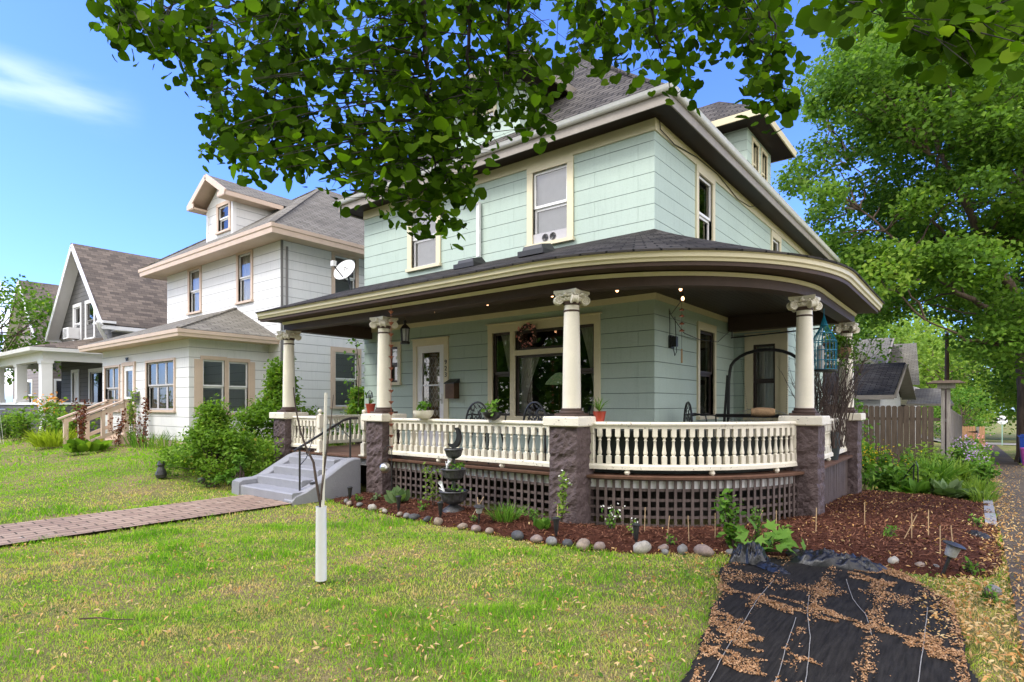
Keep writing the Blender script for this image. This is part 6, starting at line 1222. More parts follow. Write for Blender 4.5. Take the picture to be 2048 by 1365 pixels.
for i, (x, y, s, c) in enumerate(rk):
    s *= .66
    bm_v = []; rr = np.random.default_rng(i+50); mb = MB(); nu, nv = 12, 8; ra = rr.uniform(0, 3.14); sx_, sy_, sz_ = s*rr.uniform(.9, 1.35), s*rr.uniform(.65, .9), s*rr.uniform(.6, .85)
    for b in range(nv+1):
        ph_ = -math.pi/2+math.pi*b/nv
        for a in range(nu):
            th = 2*math.pi*a/nu; d = 1+.22*float(snoise(np.array(math.cos(th)*math.cos(ph_)*1.3+i*3), np.array(math.sin(th)*math.cos(ph_)*1.3+math.sin(ph_)), 1.2, 5))
            X_, Y_, Z_ = math.cos(th)*math.cos(ph_)*sx_*d, math.sin(th)*math.cos(ph_)*sy_*d, math.sin(ph_)*sz_*d
            bm_v.append((x+X_*math.cos(ra)-Y_*math.sin(ra), y+X_*math.sin(ra)+Y_*math.cos(ra), gz(x, y)+sz_*.12+.012+Z_))
    mb.add(bm_v, [(b*nu+a, b*nu+(a+1) % nu, (b+1)*nu+(a+1) % nu, (b+1)*nu+a) for b in range(nv) for a in range(nu)])
    k = 9 if i >= 32 else (8 if i == 31 else 7 if i >= 28 else 6 if i >= 26 else 5 if x > -3.05 else 4 if x > -4.3 else 3 if x > -5.2 else 2 if x > -6.3 else 1 if x > -7.1 else 0)
    key = (CN[c][0], k); cnt[key] = cnt.get(key, 0)+1; ordn = ['', 'next ', 'third ', 'fourth '][cnt[key]-1]
    o = mb.build('border_stone', 'rock%d' % c, None, True, (x, y, gz(x, y)), sharp=None); tag(o, f'{ordn}{CN[c][0]} rounded stone edging the bed by {near[k]}', 'stone', 'stones edging the planting beds')
# crumpled black sheeting
def crumple(label, x0, y0, lx_, ly_, h, rot, seed):
    nx, ny = 60, 26; X_, Y_ = np.meshgrid(np.linspace(-1, 1, nx), np.linspace(-1, 1, ny)); e = np.clip((1-abs(X_)**3)*(1-abs(Y_)**1.6), 0, 1)**1.6
    rd = lambda s, k: 1-np.abs(snoise(X_*2+seed, Y_*1.3, s, k+seed))
    Z_ = e**.5*h*(.35+.55*rd(1.6, 1)+.35*rd(3.5, 2)+.16*rd(8, 3)); c, s = math.cos(rot), math.sin(rot)
    px, py = X_*lx_*(1+.08*snoise(X_, Y_, 2, seed)), Y_*ly_*(1+.25*snoise(X_, Y_, 1.5, seed+1)); mb = MB()
    WX, WY = x0+px*c-py*s, y0+px*s+py*c; V = np.stack([WX, WY, ground(WX, WY)+.012+Z_], -1).reshape(-1, 3)
    mb.add([tuple(v) for v in V], [(j*nx+i, j*nx+i+1, (j+1)*nx+i+1, (j+1)*nx+i) for j in range(ny-1) for i in range(nx-1)])
    o = mb.build('plastic_sheet', 'foil', None, True, (x0, y0, gz(x0, y0)), sharp=50); tag(o, label, 'plastic sheet')
crumple('long crumpled roll of shiny black sheeting at the top of the black cloth', -1.02, 6.12, .42, .13, .12, -.02, 3); crumple('small bunched heap of black sheeting at the left corner of the cloth', -1.70, 5.80, .17, .13, .15, .2, 7); crumple('strip of folded black sheeting trailing from the bunched heap', -1.45, 5.62, .20, .05, .05, -.55, 9); crumple('scrap of black and silver film at the right end of the mulch bed', .0, 8.5, .13, .07, .05, -.6, 12)
# young sapling with white guard and stake
sxp, syp = -4.40, 2.94; sg0 = gz(sxp, syp)
sp = empty('sapling', (sxp, syp, sg0), 'leafless two stemmed sapling growing out of a white trunk guard on the lawn', 'sapling')
mb = MB(); A_ = [Vector((sxp, syp, sg0+.3)), Vector((sxp-.005, syp, sg0+.62))]+[at_px(*v) for v in ((632, 960, 5.0), (627, 925, 5.02), (612, 895, 5.04), (600, 860, 5.05), (592, 820, 5.05), (588, 790, 5.06), (587, 775, 5.06))]; mb.tube(A_, [.014, .004], 7)
mb.tube([at_px(*v) for v in ((642, 1000, 5.0), (648, 940, 5.0), (655, 890, 4.98), (662, 840, 4.98), (667, 790, 4.98))], [.012, .002], 7)
for k in (3, 4, 5): p = A_[k]; mb.lathe([(0, -.012), (.014, 0), (0, .012)], p, 6)
mb.build('stem', 'twig', sp, True)
mb = MB(); mb.lathe([(.046, 0), (.047, .005), (.044, .62), (.046, .63), (.041, .63), (.040, .02)], (sxp, syp, sg0), 20); tg = mb.build('trunk_guard', 'guard', None, True, (sxp, syp, sg0)); tag(tg, 'white perforated plastic tube around the base of the sapling', 'trunk guard')
mb = MB(); q = [Vector((sxp+.02, syp-.005, sg0+.4)), at_px(648, 900, 4.98), at_px(652, 786, 4.98)]; mb.bar(q[0], q[2], .022, .014, (1, 0, 0)); tk = mb.build('support_stake', 'ivory', None, False, q[0]); tag(tk, 'pale grey support stake rising beside the sapling from the white tube', 'stake')
# fallen stick and fallen weathered board on the neighbour's grass
mb = MB(); mb.tube([(-4.82, 1.33, .035), (-4.72, 1.42, .04), (-4.62, 1.47, .035), (-4.52, 1.56, .035)], [.007, .003], 6); tag(mb.build('fallen_stick', 'bark', None, False, (-4.82, 1.33, 0)), 'dark fallen stick lying in the lawn at the lower left', 'stick')
# ================================================================== GRASS AND LITTER
def inview(x, y, m=60):
    t = -math.sin(YAW)*x+math.cos(YAW)*y; l = math.cos(YAW)*x+math.sin(YAW)*y; return (t > .5) & (abs(l/np.maximum(t, .1)*FPX) < 1024+m)
def off_lawn(x, y):
    b = inpoly(x, y, MULCH) | inpoly(x, y, [(p[0], p[1]) for p in FABRIC]) | ((x > WX0+.02) & (x < WX1-.02) & (y < 5.1)) | ((x > SWX0+.03*snoise(x, y, 5, 2)) & (x < SWX1))
    b |= (x > -11) & (x < -1.7) & (y > 6.2) | ((x > -10.1) & (x < -8.1) & (y > 4.9)) | ((x > -21.2) & (x < -14.0) & (y > 6.2)) | ((x < -24) & (y > 5.7)) | ((x > -19.2) & (x < -17.9) & (y > 4.95))
    return b
def sample_polar(n, t0, t1, a0=-.93, a1=.93, rng=RNG):
    t = np.sqrt(rng.uniform(t0*t0, t1*t1, n)); l = rng.uniform(a0, a1, n)*t
    return -math.sin(YAW)*t+math.cos(YAW)*l, math.cos(YAW)*t+math.sin(YAW)*l
GV, GT = [], []
for (n, t0, t1, hh, ww) in ((62000, 2.7, 4.6, .038, .0045), (75000, 4.6, 7.5, .042, .007), (70000, 7.5, 13, .048, .012), (42000, 13, 26, .06, .028)):
    x, y = sample_polar(n, t0, t1); k = ~off_lawn(x, y); x, y = x[k], y[k]
    dry = .75*snoise(x, y, .8, 21)+.6*snoise(x+.7*y, y-.7*x, 1.7, 24)+.55*snoise(x, y, 3.3, 22)+.35*snoise(y, x, 8, 25)
    bare = snoise(x, y, 2.2, 31); k = RNG.uniform(size=len(x)) < np.clip(1.05-.45*sst(.2, 1.0, dry)-.2*sst(.5, 1, bare), .2, 1); x, y, dry = x[k], y[k], dry[k]; n = len(x)
    lush = sst(-.1, -.9, dry); h = hh*(.6+.9*lush)*RNG.uniform(.6, 1.35, n)*(.7+.65*sst(-.3, .7, snoise(x, y, 7.5, 23))); far = sst(-10.5, -12.5, x); a = RNG.uniform(0, 2*math.pi, n); w = ww*RNG.uniform(.7, 1.3, n)
    lean = RNG.uniform(.1, 1.3, n)*h; la = RNG.uniform(0, 2*math.pi, n); z = g_lawn(x, y)
    dx, dy = np.cos(a)*w/2, np.sin(a)*w/2; lx, ly = np.cos(la)*lean, np.sin(la)*lean
    V = np.stack([np.stack([x-dx, y-dy, z], -1), np.stack([x+dx, y+dy, z], -1), np.stack([x+dx*.7+lx*.35, y+dy*.7+ly*.35, z+h*.6], -1), np.stack([x-dx*.7+lx*.35, y-dy*.7+ly*.35, z+h*.6], -1), np.stack([x+lx, y+ly, z+h*.92], -1)], 1)
    T = np.clip(.43-.16*far+.42*dry*(1-far*.8)+RNG.normal(0, .15, n)+(RNG.uniform(size=n) < .17*(1-far))*.4, 0, 1); GV.append(V); GT.append(T)
gr_ = fast('grass', np.concatenate(GV), [(0, 1, 2, 3), (3, 2, 4)], 'grass', None, (0, 0, 0), np.concatenate(GT)); tag(gr_, 'short lawn grass with dry straw coloured patches', 'grass', kind='stuff')
# broad-leaved weeds in the lawn
x, y = sample_polar(9000, 2.8, 9); k = ~off_lawn(x, y) & (snoise(x, y, 2.0, 41) > .45); x, y = x[k], y[k]; tag(leaves('lawn_weeds', np.stack([x, y, g_lawn(x, y)+.03], 1), .035, 'oval', 'plant', None, (0, 0, 0), spread=.5, tint=np.clip(RNG.normal(.45, .2, len(x)), 0, 1)), 'low broad leaved weeds and clover in the lawn', 'weeds', kind='stuff')
def curl(n, s, wid, rng=RNG):
    """dry maple keys and curled leaves: a bent strip"""
    t = np.linspace(0, 1, 4); base = []
    for i, u in enumerate(t):
        wv = wid*(.35, 1.0, .8, .15)[i]; base += [(u-.5, -wv/2, .12*math.sin(u*3.1)), (u-.5, wv/2, .12*math.sin(u*3.1))]
    return np.array(base), [(0, 2, 3, 1), (2, 4, 5, 3), (4, 6, 7, 5)]
def strewn(name, label, x, y, z, s, wid, mat, tilt=.35, cat='fallen leaves', tint=None):
    n = len(x); B, Fc = curl(n, 1, wid); Rm = rotset(n, (0, 0, 1), tilt); S = s*RNG.uniform(.5, 1.35, n); P = np.stack([x, y, z], 1)
    V = P[:, None, :]+np.einsum('kj,nji->nki', B, Rm)*S[:, None, None]; o = fast(name, V, Fc, mat, None, (0, 0, 0), RNG.uniform(0, 1, n) if tint is None else tint); tag(o, label, cat, kind='stuff'); return o
X_, Y_, Z_ = [], [], []
x, y = sample_polar(10500, 2.8, 6.5, -.85, .93); k = ~off_lawn(x, y) & (RNG.uniform(size=len(x)) < np.clip(.5+.8*snoise(x, y, 4.5, 19), .15, 1)) & (RNG.uniform(size=len(x)) < .45+.6*sst(-4.5, -1.2, x)+.3*sst(0, 1, snoise(x, y, 1.4, 9))); X_.append(x[k]); Y_.append(y[k]); Z_.append(g_lawn(x[k], y[k])+.034)
x, y = sample_polar(2600, 6.5, 11); k = ~off_lawn(x, y) & (RNG.uniform(size=len(x)) < .35); X_.append(x[k]); Y_.append(y[k]); Z_.append(g_lawn(x[k], y[k])+.045)
x = RNG.uniform(-8.2, .3, 5200); y = RNG.uniform(5.2, 13, 5200); k = inpoly(x, y, MULCH) & (RNG.uniform(size=len(x)) < .07+.93*sst(-2.7, -1.2, x)*np.clip(.55+.6*snoise(x, y, 2, 13), 0.05, 1)); X_.append(x[k]); Y_.append(y[k]); Z_.append(z_mulch(x[k], y[k])+.012)
x = RNG.uniform(SWX0-.2, SWX1+.1, 14000); y = 3+23*RNG.uniform(0, 1, 14000)**1.4; k = RNG.uniform(size=len(x)) < np.exp(-((x-SWX0)/.25)**2)*1.0+.10; X_.append(x[k]); Y_.append(y[k]); Z_.append(ground(x[k], y[k])+.02)
x = RNG.normal(-.10, .12, 900); y = RNG.uniform(4.6, 6.3, 900); X_.append(x); Y_.append(y); Z_.append(ground(x, y)+.03)
strewn('fallen_leaves', 'pale orange dry leaves and maple keys strewn over lawn, mulch and sidewalk', np.concatenate(X_), np.concatenate(Y_), np.concatenate(Z_), .034, .36, 'litter', .6)
# drifts of small seeds on the black cloth
x = RNG.uniform(-2, .1, 260000); y = RNG.uniform(2.3, 6.25, 260000)
seam = lambda s: np.exp(-((x-(s-.075*(y-3)))/.055)**2)
d = .55*(seam(-.80)+seam(-.42)+.6*seam(-1.18))*np.clip(.6+.9*snoise(x, y, 2.5, 51), 0, 1.2)+np.exp(-dpoly(x, y, FABRIC)/.05)*.7+np.exp(-((y-5.3-.2*snoise(x, y, 2, 55))/.16)**2)*.35
d = np.clip(d*np.clip(.75+.8*snoise(x*1.6, y*1.6, 5, 58), .1, 1.2)+1.0*sst(.40, .60, snoise(x, y*1.7, 3.4, 57)+.25*snoise(x, y, 14, 59))-.08, 0, 1); k = inpoly(x, y, FABRIC) & (RNG.uniform(size=len(x)) < d*.60); x, y = x[k], y[k]
strewn('seed_litter', 'drifts of small brown seeds and leaf crumbs on the black cloth', x, y, z_fab(x, y)+.004+RNG.uniform(0, .006, len(x)), .0135, .62, 'seeds', .5, 'seed litter')
x = RNG.uniform(-8.2, .3, 52000); y = RNG.uniform(5.2, 13, 52000); k = inpoly(x, y, MULCH) & (RNG.uniform(size=len(x)) < np.clip(1.15-.075*(y-5.3), .3, 1)); x, y = x[k], y[k]
strewn('mulch_chips', 'shredded reddish brown bark mulch', x, y, z_mulch(x, y)+RNG.uniform(0, .014, len(x)), .052, .2, 'chips', .45, 'mulch')
# ================================================================== TREES
def limb(mb, p, q, r0, r1, sag=0.0, n=6, wob=.06, rg=random):
    p = Vector(p); q = Vector(q); L_ = (q-p).length; pts = []
    for k in range(n+1):
        t = k/n; v = p.lerp(q, t); v.z += sag*L_*math.sin(t*math.pi); 
        if 0 < k < n: v += Vector((rg.uniform(-1, 1), rg.uniform(-1, 1), rg.uniform(-1, 1)))*wob*L_/n*1.5
        pts.append(v)
    mb.tube(pts, [r0+(r1-r0)*k/n for k in range(n+1)], 7, False); return pts
def crown(name, parent, clumps, nper, size, mat, shape='quad', bias=(0, 0, 1), spread=.9, flat=.6, tintfn=None, shell=.55):
    P, T = [], []
    for (c, r) in clumps:
        n = int(nper*(r**1.6)); v = RNG.normal(size=(n, 3)); v /= np.linalg.norm(v, axis=1)[:, None]; rad = RNG.uniform(shell, 1.05, n)[:, None]**.7
        lob = 1+.28*np.sin(v[:, :1]*5+c[0]*3)*np.sin(v[:, 1:2]*6+c[1]*2)+.12*RNG.normal(size=(n, 1)); p = v*rad*r*lob; p[:, 2] *= flat; P.append(p+np.array(c)); T.append(np.clip(.42+RNG.normal(0, .1)+RNG.normal(0, .17, n), 0, 1))
    P = np.concatenate(P); return leaves(name, P, size, shape, mat, parent, bias=bias, spread=spread, tint=np.concatenate(T), down=.4)
# the big maple over the back garden and sidewalk
bx_, by_ = 1.48, 29.2; g = gz(bx_, by_)
mp_ = empty('maple_tree', (bx_, by_, g), 'big green maple with forking limbs towering over the fence and sidewalk', 'tree')
MPOLY = [(1665, -60), (1650, 60), (1655, 110), (1600, 160), (1560, 215), (1600, 270), (1590, 310), (1560, 350), (1590, 430), (1620, 500), (1680, 540), (1710, 600), (1700, 645), (1725, 672), (1790, 665), (1850, 655), (1900, 630), (1950, 690), (2010, 730), (2048, 790), (2200, 780), (2250, 300), (2200, -100)]
cl_ = []; rr = np.random.default_rng(12)
while len(cl_) < 390:
    px, py = rr.uniform(1540, 2260), rr.uniform(-90, 800)
    if not inpoly(np.array(px), np.array(py), MPOLY): continue
    if dpoly(np.array(px), np.array(py), MPOLY) < 22 and px < 2000: continue
    t = rr.uniform(17.5, 30); r = rr.uniform(.62, 1.25)*(1 if px > 1680 else .75); cl_.append((tuple(at_px(px, py, t)), r))
mb = MB(); tr0 = Vector((bx_, by_, g-.2)); fork = Vector((bx_-.1, by_, 3.6)); mb.tube([tr0, tr0+Vector((.02, 0, .5)), (bx_, by_, 2.0), fork], [.46, .36, .31, .30], 12, False)
limbs = []
for tip, r in (((2040, 640, 21), .2), ((1975, 560, 20.5), .17), ((1925, 440, 21), .13), ((1900, 640, 20), .10), ((2030, 420, 22), .17), ((2010, 250, 22), .12), ((1850, 520, 22), .10), ((2110, 300, 22), .2)): pass
l1 = [fork, at_px(2030, 590, 21), at_px(1975, 500, 20.5), at_px(1925, 400, 20.5), at_px(1880, 300, 21), at_px(1840, 200, 21.5)]; l2 = [fork, at_px(2030, 650, 20.5), at_px(1960, 610, 19.5), at_px(1900, 575, 19), at_px(1820, 500, 19.5), at_px(1720, 420, 20)]
l3 = [fork, at_px(2062, 500, 22), at_px(2050, 350, 22.5), at_px(2030, 200, 23), at_px(2010, 60, 23.5)]; l4 = [fork, at_px(2080, 560, 23), at_px(2120, 350, 24), at_px(2130, 100, 25)]; l5 = [at_px(1975, 500, 20.5), at_px(1900, 470, 21), at_px(1800, 400, 22), at_px(1700, 330, 23)]; l6 = [fork, at_px(2000, 690, 19.5), at_px(1930, 680, 18.5), at_px(1850, 640, 18)]; l7 = [at_px(2045, 380, 22.3), at_px(1990, 300, 20), at_px(1930, 290, 19), at_px(1860, 310, 18.5)]
for L__, r0, r1 in ((l1, .19, .05), (l2, .13, .03), (l3, .2, .05), (l4, .2, .05), (l5, .08, .02), (l6, .09, .02), (l7, .08, .02)):
    pts = []
    for i in range(len(L__)-1):
        for k in range(4): pts.append(Vector(L__[i]).lerp(Vector(L__[i+1]), k/4)+Vector((random.uniform(-.06, .06), random.uniform(-.06, .06), random.uniform(-.06, .06))))
    pts.append(Vector(L__[-1])); mb.tube(pts, [r0, r1], 8, False); limbs += pts
for c, r in cl_:
    c = Vector(c); q = min(limbs, key=lambda v: (v-c).length+max(0, v.z-c.z)*.6); limb(mb, q, c, .035, .01, .05, 5, .2)
mb.build('trunk', 'bark', mp_, True, sharp=None)
crown('crown', mp_, cl_, 560, .175, 'maple', 'quad', bias=(-.2, -.6, .9), spread=.8, flat=.62)
# linden whose branches hang into the top of the picture
ld = empty('linden_tree', (.9, -3.2, 0), 'linden whose leafy dark branches hang down across the top', 'tree'); mb = MB()
trk = [Vector((.9, -3.2, -.1)), Vector((.88, -3.2, 1.2)), Vector((.8, -3.1, 3.0)), Vector((.7, -3.0, 4.6)), Vector((.5, -2.8, 7.5))]; mb.tube(trk, [.3, .24, .2, .17, .08], 12, False)
LP = [(178,-60),(178,60),(215,95),(262,112),(300,122),(345,140),(372,190),(395,255),(362,275),(360,300),(405,330),(425,355),(520,360),(600,365),(640,390),(700,410),(790,425),(810,460),(880,478),(940,470),(985,400),(960,360),(935,335),(1010,315),(1060,300),(1125,285),(1115,200),(1160,165),(1190,130),(1235,170),(1270,165),(1275,120),(1300,150),(1345,225),(1395,160),(1430,95),(1490,110),(1480,205),(1530,215),(1560,235),(1600,190),(1612,120),(1590,30),(1600,-60)]
LP2 = [(1610,-60),(1625,20),(1655,45),(1740,35),(1790,90),(1840,60),(1880,130),(1930,160),(1990,120),(2100,90),(2100,-60)]
holes = [(735, 195, 55), (960, 90, 35), (745, 110, 30), (705, 20, 26), (985, 140, 25), (1330, 110, 25), (1420, 60, 22), (1060, 60, 28), (560, 95, 24), (1215, 110, 22), (1040, 15, 18), (600, 190, 18), (1240, 40, 20), (1480, 60, 18)]
lm = []
def plimb(pts, r0, r1):
    V = [Vector(p) if len(p) == 3 and not isinstance(p[0], int) else at_px(*p) for p in pts]; P = []
    for i in range(len(V)-1):
        for k in range(5): P.append(V[i].lerp(V[i+1], k/5)+Vector((random.uniform(-.012, .012),)*3))
    P.append(V[-1]); mb.tube(P, [r0, r1], 7, False); lm.extend(P)
hub = Vector((.1, -1.6, 4.9)); hub2 = Vector((-.6, 1.0, 5.2)); mb.tube([trk[2], Vector((.5, -2.4, 4.1)), hub, Vector((-.2, -.3, 5.15)), hub2], [.12, .10, .085, .07, .05], 9, False)
hp_ = lambda *a: Vector(at_px(*a))
for P_, r0, r1 in (([hub2, hp_(900, -220, 3.2), (842, -30, 3.3), (850, 90, 3.5), (858, 190, 3.6), (868, 300, 3.7), (880, 430, 3.8)], .028, .003), ([hub2, hp_(700, -200, 3.6), (588, 30, 3.9), (596, 90, 4.0), (575, 150, 4.1), (540, 210, 4.2), (500, 260, 4.3)], .022, .003),
    ([hub2, hp_(650, -160, 3.8), (580, 10, 4.0), (572, 120, 4.1), (578, 240, 4.2), (570, 300, 4.3)], .018, .003), ([hub2, hp_(1000, -200, 3.3), (935, 30, 3.7), (938, 130, 3.8), (925, 190, 3.9), (900, 245, 4.0)], .020, .003),
    ([hub2, hp_(1050, -200, 3.3), (1020, 10, 3.6), (1014, 110, 3.7), (1022, 150, 3.8), (1060, 220, 3.9)], .016, .003), ([hub2, hp_(400, -150, 3.7), (360, -20, 3.8), (330, 40, 3.8), (250, 55, 3.7)], .016, .002),
    ([hub2, hp_(1250, -180, 3.2), (1290, -20, 3.5), (1320, 90, 3.6), (1345, 190, 3.7)], .014, .002), ([hub2, hp_(1500, -150, 3.0), (1540, -10, 3.3), (1550, 90, 3.4), (1556, 200, 3.5)], .013, .002), ([hub2, hp_(420, -60, 4.2), (420, 60, 4.3), (440, 180, 4.4), (470, 330, 4.6)], .013, .002),
    ([hub2, hp_(1150, -150, 3.4), (1180, 20, 3.6), (1240, 110, 3.7)], .012, .002), ([hub, hp_(1900, -200, 2.6), (1895, -10, 2.7), (1905, 50, 2.7), (1945, 100, 2.8)], .009, .002), ([hub, hp_(1700, -160, 2.7), (1690, -10, 2.7), (1760, 30, 2.7)], .007, .002), ([hub2, hp_(760, -100, 4.0), (760, 60, 4.2), (720, 260, 4.4), (700, 380, 4.6)], .012, .002), ([hub2, hp_(1420, -90, 3.4), (1460, 10, 3.5), (1500, 80, 3.5)], .01, .002)):
    plimb(P_, r0, r1)
LPts, LS = [], []; rr = np.random.default_rng(77); cnt_ = 0
def twigs(poly, n, t0, t1, box, nl, s0):
    k = 0; tries = 0
    while k < n and tries < 20000:
        tries += 1; px, py = rr.uniform(box[0], box[1]), rr.uniform(box[2], box[3]); A = (np.array(px), np.array(py))
        if not inpoly(*A, poly) or (dpoly(*A, poly) < 9 and py > 0): continue
        if any((px-h[0])**2+(py-h[1])**2 < h[2]**2 for h in holes): continue
        t = rr.uniform(t0, t1); c = at_px(px, py, t)
        q = min(lm, key=lambda v: (v-c).length+max(0., c.z-v.z)*1.5); k += 1; d = c-q
        if d.length > .75: q = c-d.normalized()*.75+Vector((0, 0, .12))
        m = q.lerp(c, .5)+Vector((rr.uniform(-.04, .04), rr.uniform(-.04, .04), rr.uniform(0, .06))); mb.tube([q, m, c], [.0045, .0012], 4, False)
        for j in range(nl):
            u = rr.uniform(.25, 1.0); v = (q.lerp(m, u*2) if u < .5 else m.lerp(c, u*2-1)); o = rr.normal(size=3)*.055; o[2] -= .03
            p = np.array(v)+o
            LPts.append(p); LS.append(s0*rr.uniform(.62, 1.12))
twigs(LP, 800, 3.1, 4.9, (170, 1620, -60, 490), 9, .068); twigs(LP2, 60, 2.2, 3.1, (1610, 2100, -60, 170), 8, .074)
for i_ in range(0): pass
mb.build('trunk', 'barkd', ld, True, sharp=None)
LPts = np.array(LPts); leaves('crown', LPts, np.array(LS), 'heart', 'linden', ld, bias=(.25, -.45, .45), spread=.62, down=1.3, tint=np.clip(rr.normal(.42, .22, len(LPts)), 0, 1), rng=rr)
up_ = []
for k in range(26): up_.append(((rr.uniform(-2.8, 3.6), rr.uniform(-6.5, -.2), rr.uniform(5.4, 9.5)), rr.uniform(.8, 1.3)))
crown('upper_crown', ld, up_, 150, .12, 'linden', 'quad', flat=.7)
# other trees
def simple_tree(name, label, x, y, h, r, n, mat, size=.2, nper=150, r0=.2, zc=.35, flat=.75, seed=1, group=None, cr=.36, bark='bark'):
    g = gz(x, y); t = empty(name, (x, y, g), label, 'tree', group); rg = np.random.default_rng(seed); cl = []
    for k in range(n):
        v = rg.normal(size=3); v /= np.linalg.norm(v); u = rg.uniform(.35, 1)**.5; c = np.array((x, y, g+h*(zc+(1-zc)/2)))+v*u*np.array((r, r, h*(1-zc)/2))*.86
        cl.append((tuple(c), rg.uniform(.7, 1.2)*r*cr))
    mb = MB(); mb.tube([(x, y, g-.2), (x+.05, y, g+h*.3), (x, y, g+h*.65)], [r0, r0*.75, r0*.3], 9, False)
    for c, q in cl: limb(mb, (x, y, g+h*random.uniform(.25, .6)), c, r0*.25, r0*.06, .06, 5, .15)
    mb.build('trunk', bark, t, True, sharp=None); crown('crown', t, cl, nper, size, mat, 'quad', flat=flat); return t
simple_tree('young_tree', 'feathery young green tree in front of the brown house at the left edge', -32.2, 5.9, 7.3, 2.9, 34, 'maple', .17, 170, .14, .12, .55, 3)
simple_tree('yellow_green_tree', 'yellow green treetop showing above the roofs behind the grey house', -43, 19, 12.2, 3.6, 22, 'gold', .3, 60, .25, .3, .8, 4)
simple_tree('tall_tree', 'pale treetop glimpsed behind the green house above the white house chimney', -23.5, 24, 14.6, 3.2, 26, 'pale', .25, 80, .25, .35, .8, 5)
simple_tree('street_tree', 'pale green tree beyond the cedar gate', -2.2, 66, 10.5, 4.6, 34, 'pale', .34, 70, .3, .12, .8, 6); simple_tree('street_tree', 'rounded pale tree just right of the utility pole', -6.5, 74, 13.5, 5.5, 34, 'pale', .4, 60, .35, .1, .8, 7)
simple_tree('street_tree', 'dark leaning street tree behind the road sign', 3.9, 78, 13, 6.0, 40, 'maple', .4, 60, .55, .16, .8, 8); simple_tree('street_tree', 'tall dark street tree with thick trunk at the right edge', 3.4, 38, 10.5, 4.6, 40, 'maple', .22, 130, .35, .14, .75, 9)
simple_tree('street_tree', 'green tree across the far street left of the sign', .0, 92, 14, 7, 40, 'maple', .45, 45, .5, .04, .8, 10); simple_tree('street_tree', 'dark green tree far behind the garage roof', -14, 60, 16, 7, 40, 'maple', .4, 50, .5, .1, .8, 11)
simple_tree('street_tree', 'bright green small tree above the cedar gate', -.9, 54.5, 4.2, 2.2, 26, 'plant', .2, 160, .12, .05, .8, 12)
simple_tree('street_tree', 'broad green tree filling the gap past the far street', -10, 100, 18, 10, 40, 'pale', .6, 30, .5, .02, .8, 13); simple_tree('street_tree', 'broad dark tree beyond the sidewalk end at right', 10, 100, 17, 9, 40, 'maple', .6, 30, .5, .02, .8, 14)
simple_tree('yard_tree', 'leafy tree in the back garden seen between the porch columns', -7.5, 36, 10, 4.5, 36, 'maple', .2, 110, .3, .1, .8, 15)
for i, (x, y) in enumerate(((-15, -11), (-9.5, -12.5), (-4.5, -11.5), (1.0, -12.5), (6.5, -12), (-21, -12), (12, -11), (-27, -13))): simple_tree('boulevard_tree', 'street tree across the road behind the viewpoint, number %s from the east' % ('eight', 'seven', 'six', 'five', 'four', 'three', 'two', 'one')[i], x, y, 9.5+i % 3, 4.2, 34, 'maple', .42, 80, .3, .05, .9, 30+i, 'boulevard trees across the street')
hg = empty('hedge', (-8, -17, 0), 'long hedge added unseen behind the viewpoint to darken the window reflections', 'hedge'); crown('foliage', hg, [((-34+k*1.6, -17+.4*(k % 3), 1.2+.9*(k % 2)), 1.5) for k in range(34)], 150, .4, 'maple', 'quad', flat=.9)  # unseen mass added to block bright sky from the window reflections
# ================================================================== SHRUBS AND PLANTS
def shrub(name, label, x, y, h, rx_, ry_, n, mat, size=.065, nper=900, shape='oval', seed=1, tint=None, cat='shrub', stems=9, z0=.12):
    g = gz(x, y); o = empty(name, (x, y, g), label, cat); rg = np.random.default_rng(seed); cl = []; mb = MB()
    for k in range(n):
        a = rg.uniform(0, 6.28); u = rg.uniform(0, 1)**.5; zz = rg.uniform(z0, 1); w_ = math.sin(min(1, zz*1.15+.18)*math.pi)**.5 if zz > .5 else 1
        c = (x+rx_*u*math.cos(a)*w_, y+ry_*u*math.sin(a)*w_, g+h*zz*(1-.25*u)); cl.append((c, rg.uniform(.13, .24)*max(rx_, h*.6)))
        if k < stems*3: limb(mb, (x+rg.uniform(-.15, .15), y+rg.uniform(-.12, .12), g), c, .014, .004, .08, 5, .12)
    mb.build('stems', 'twig', o, True, sharp=None); crown('foliage', o, cl, nper, size, mat, shape, flat=.8, spread=.8, shell=.2); return o
shrub('big_bush', 'large spreading green bush beside the concrete steps', -11.6, 5.35, 1.45, 1.4, .95, 96, 'bush', .07, 1500, seed=2); 
shrub('tall_bush', 'taller loose bush with upright tips behind the spreading bush', -12.35, 7.2, 2.45, 1.0, .8, 66, 'bush', .08, 1500, seed=3); shrub('side_bush', 'leafy bush under the white house side window behind the porch rail', -12.3, 9.3, 1.9, .9, 1.1, 44, 'bush', .085, 1200, seed=4)
shrub('low_bush', 'bright green low growth around the foot of the spreading bush by the steps', -10.35, 5.25, .75, .42, .35, 18, 'plant', .06, 2600, seed=5)
vn = empty('climbing_vine', (-10.95, 8.3, 0), 'climbing vine on the left front corner of the green house', 'vine'); mb = MB(); mb.tube([(-10.9, 8.28, .3), (-10.93, 8.25, 1.4), (-10.9, 8.26, 2.3), (-10.95, 8.2, 3.0)], .008, 5); mb.build('stem', 'twig', vn)
zz = RNG.uniform(.6, 3.1, 110); P = np.stack([-10.93+RNG.normal(0, .12, 110)-.1*(np.sin(zz*4) > .3), 8.2+RNG.normal(0, .1, 110), zz], 1); leaves('foliage', P, .10, 'oval', 'plant', vn, bias=(-.2, -.7, .5), spread=.6, down=1)
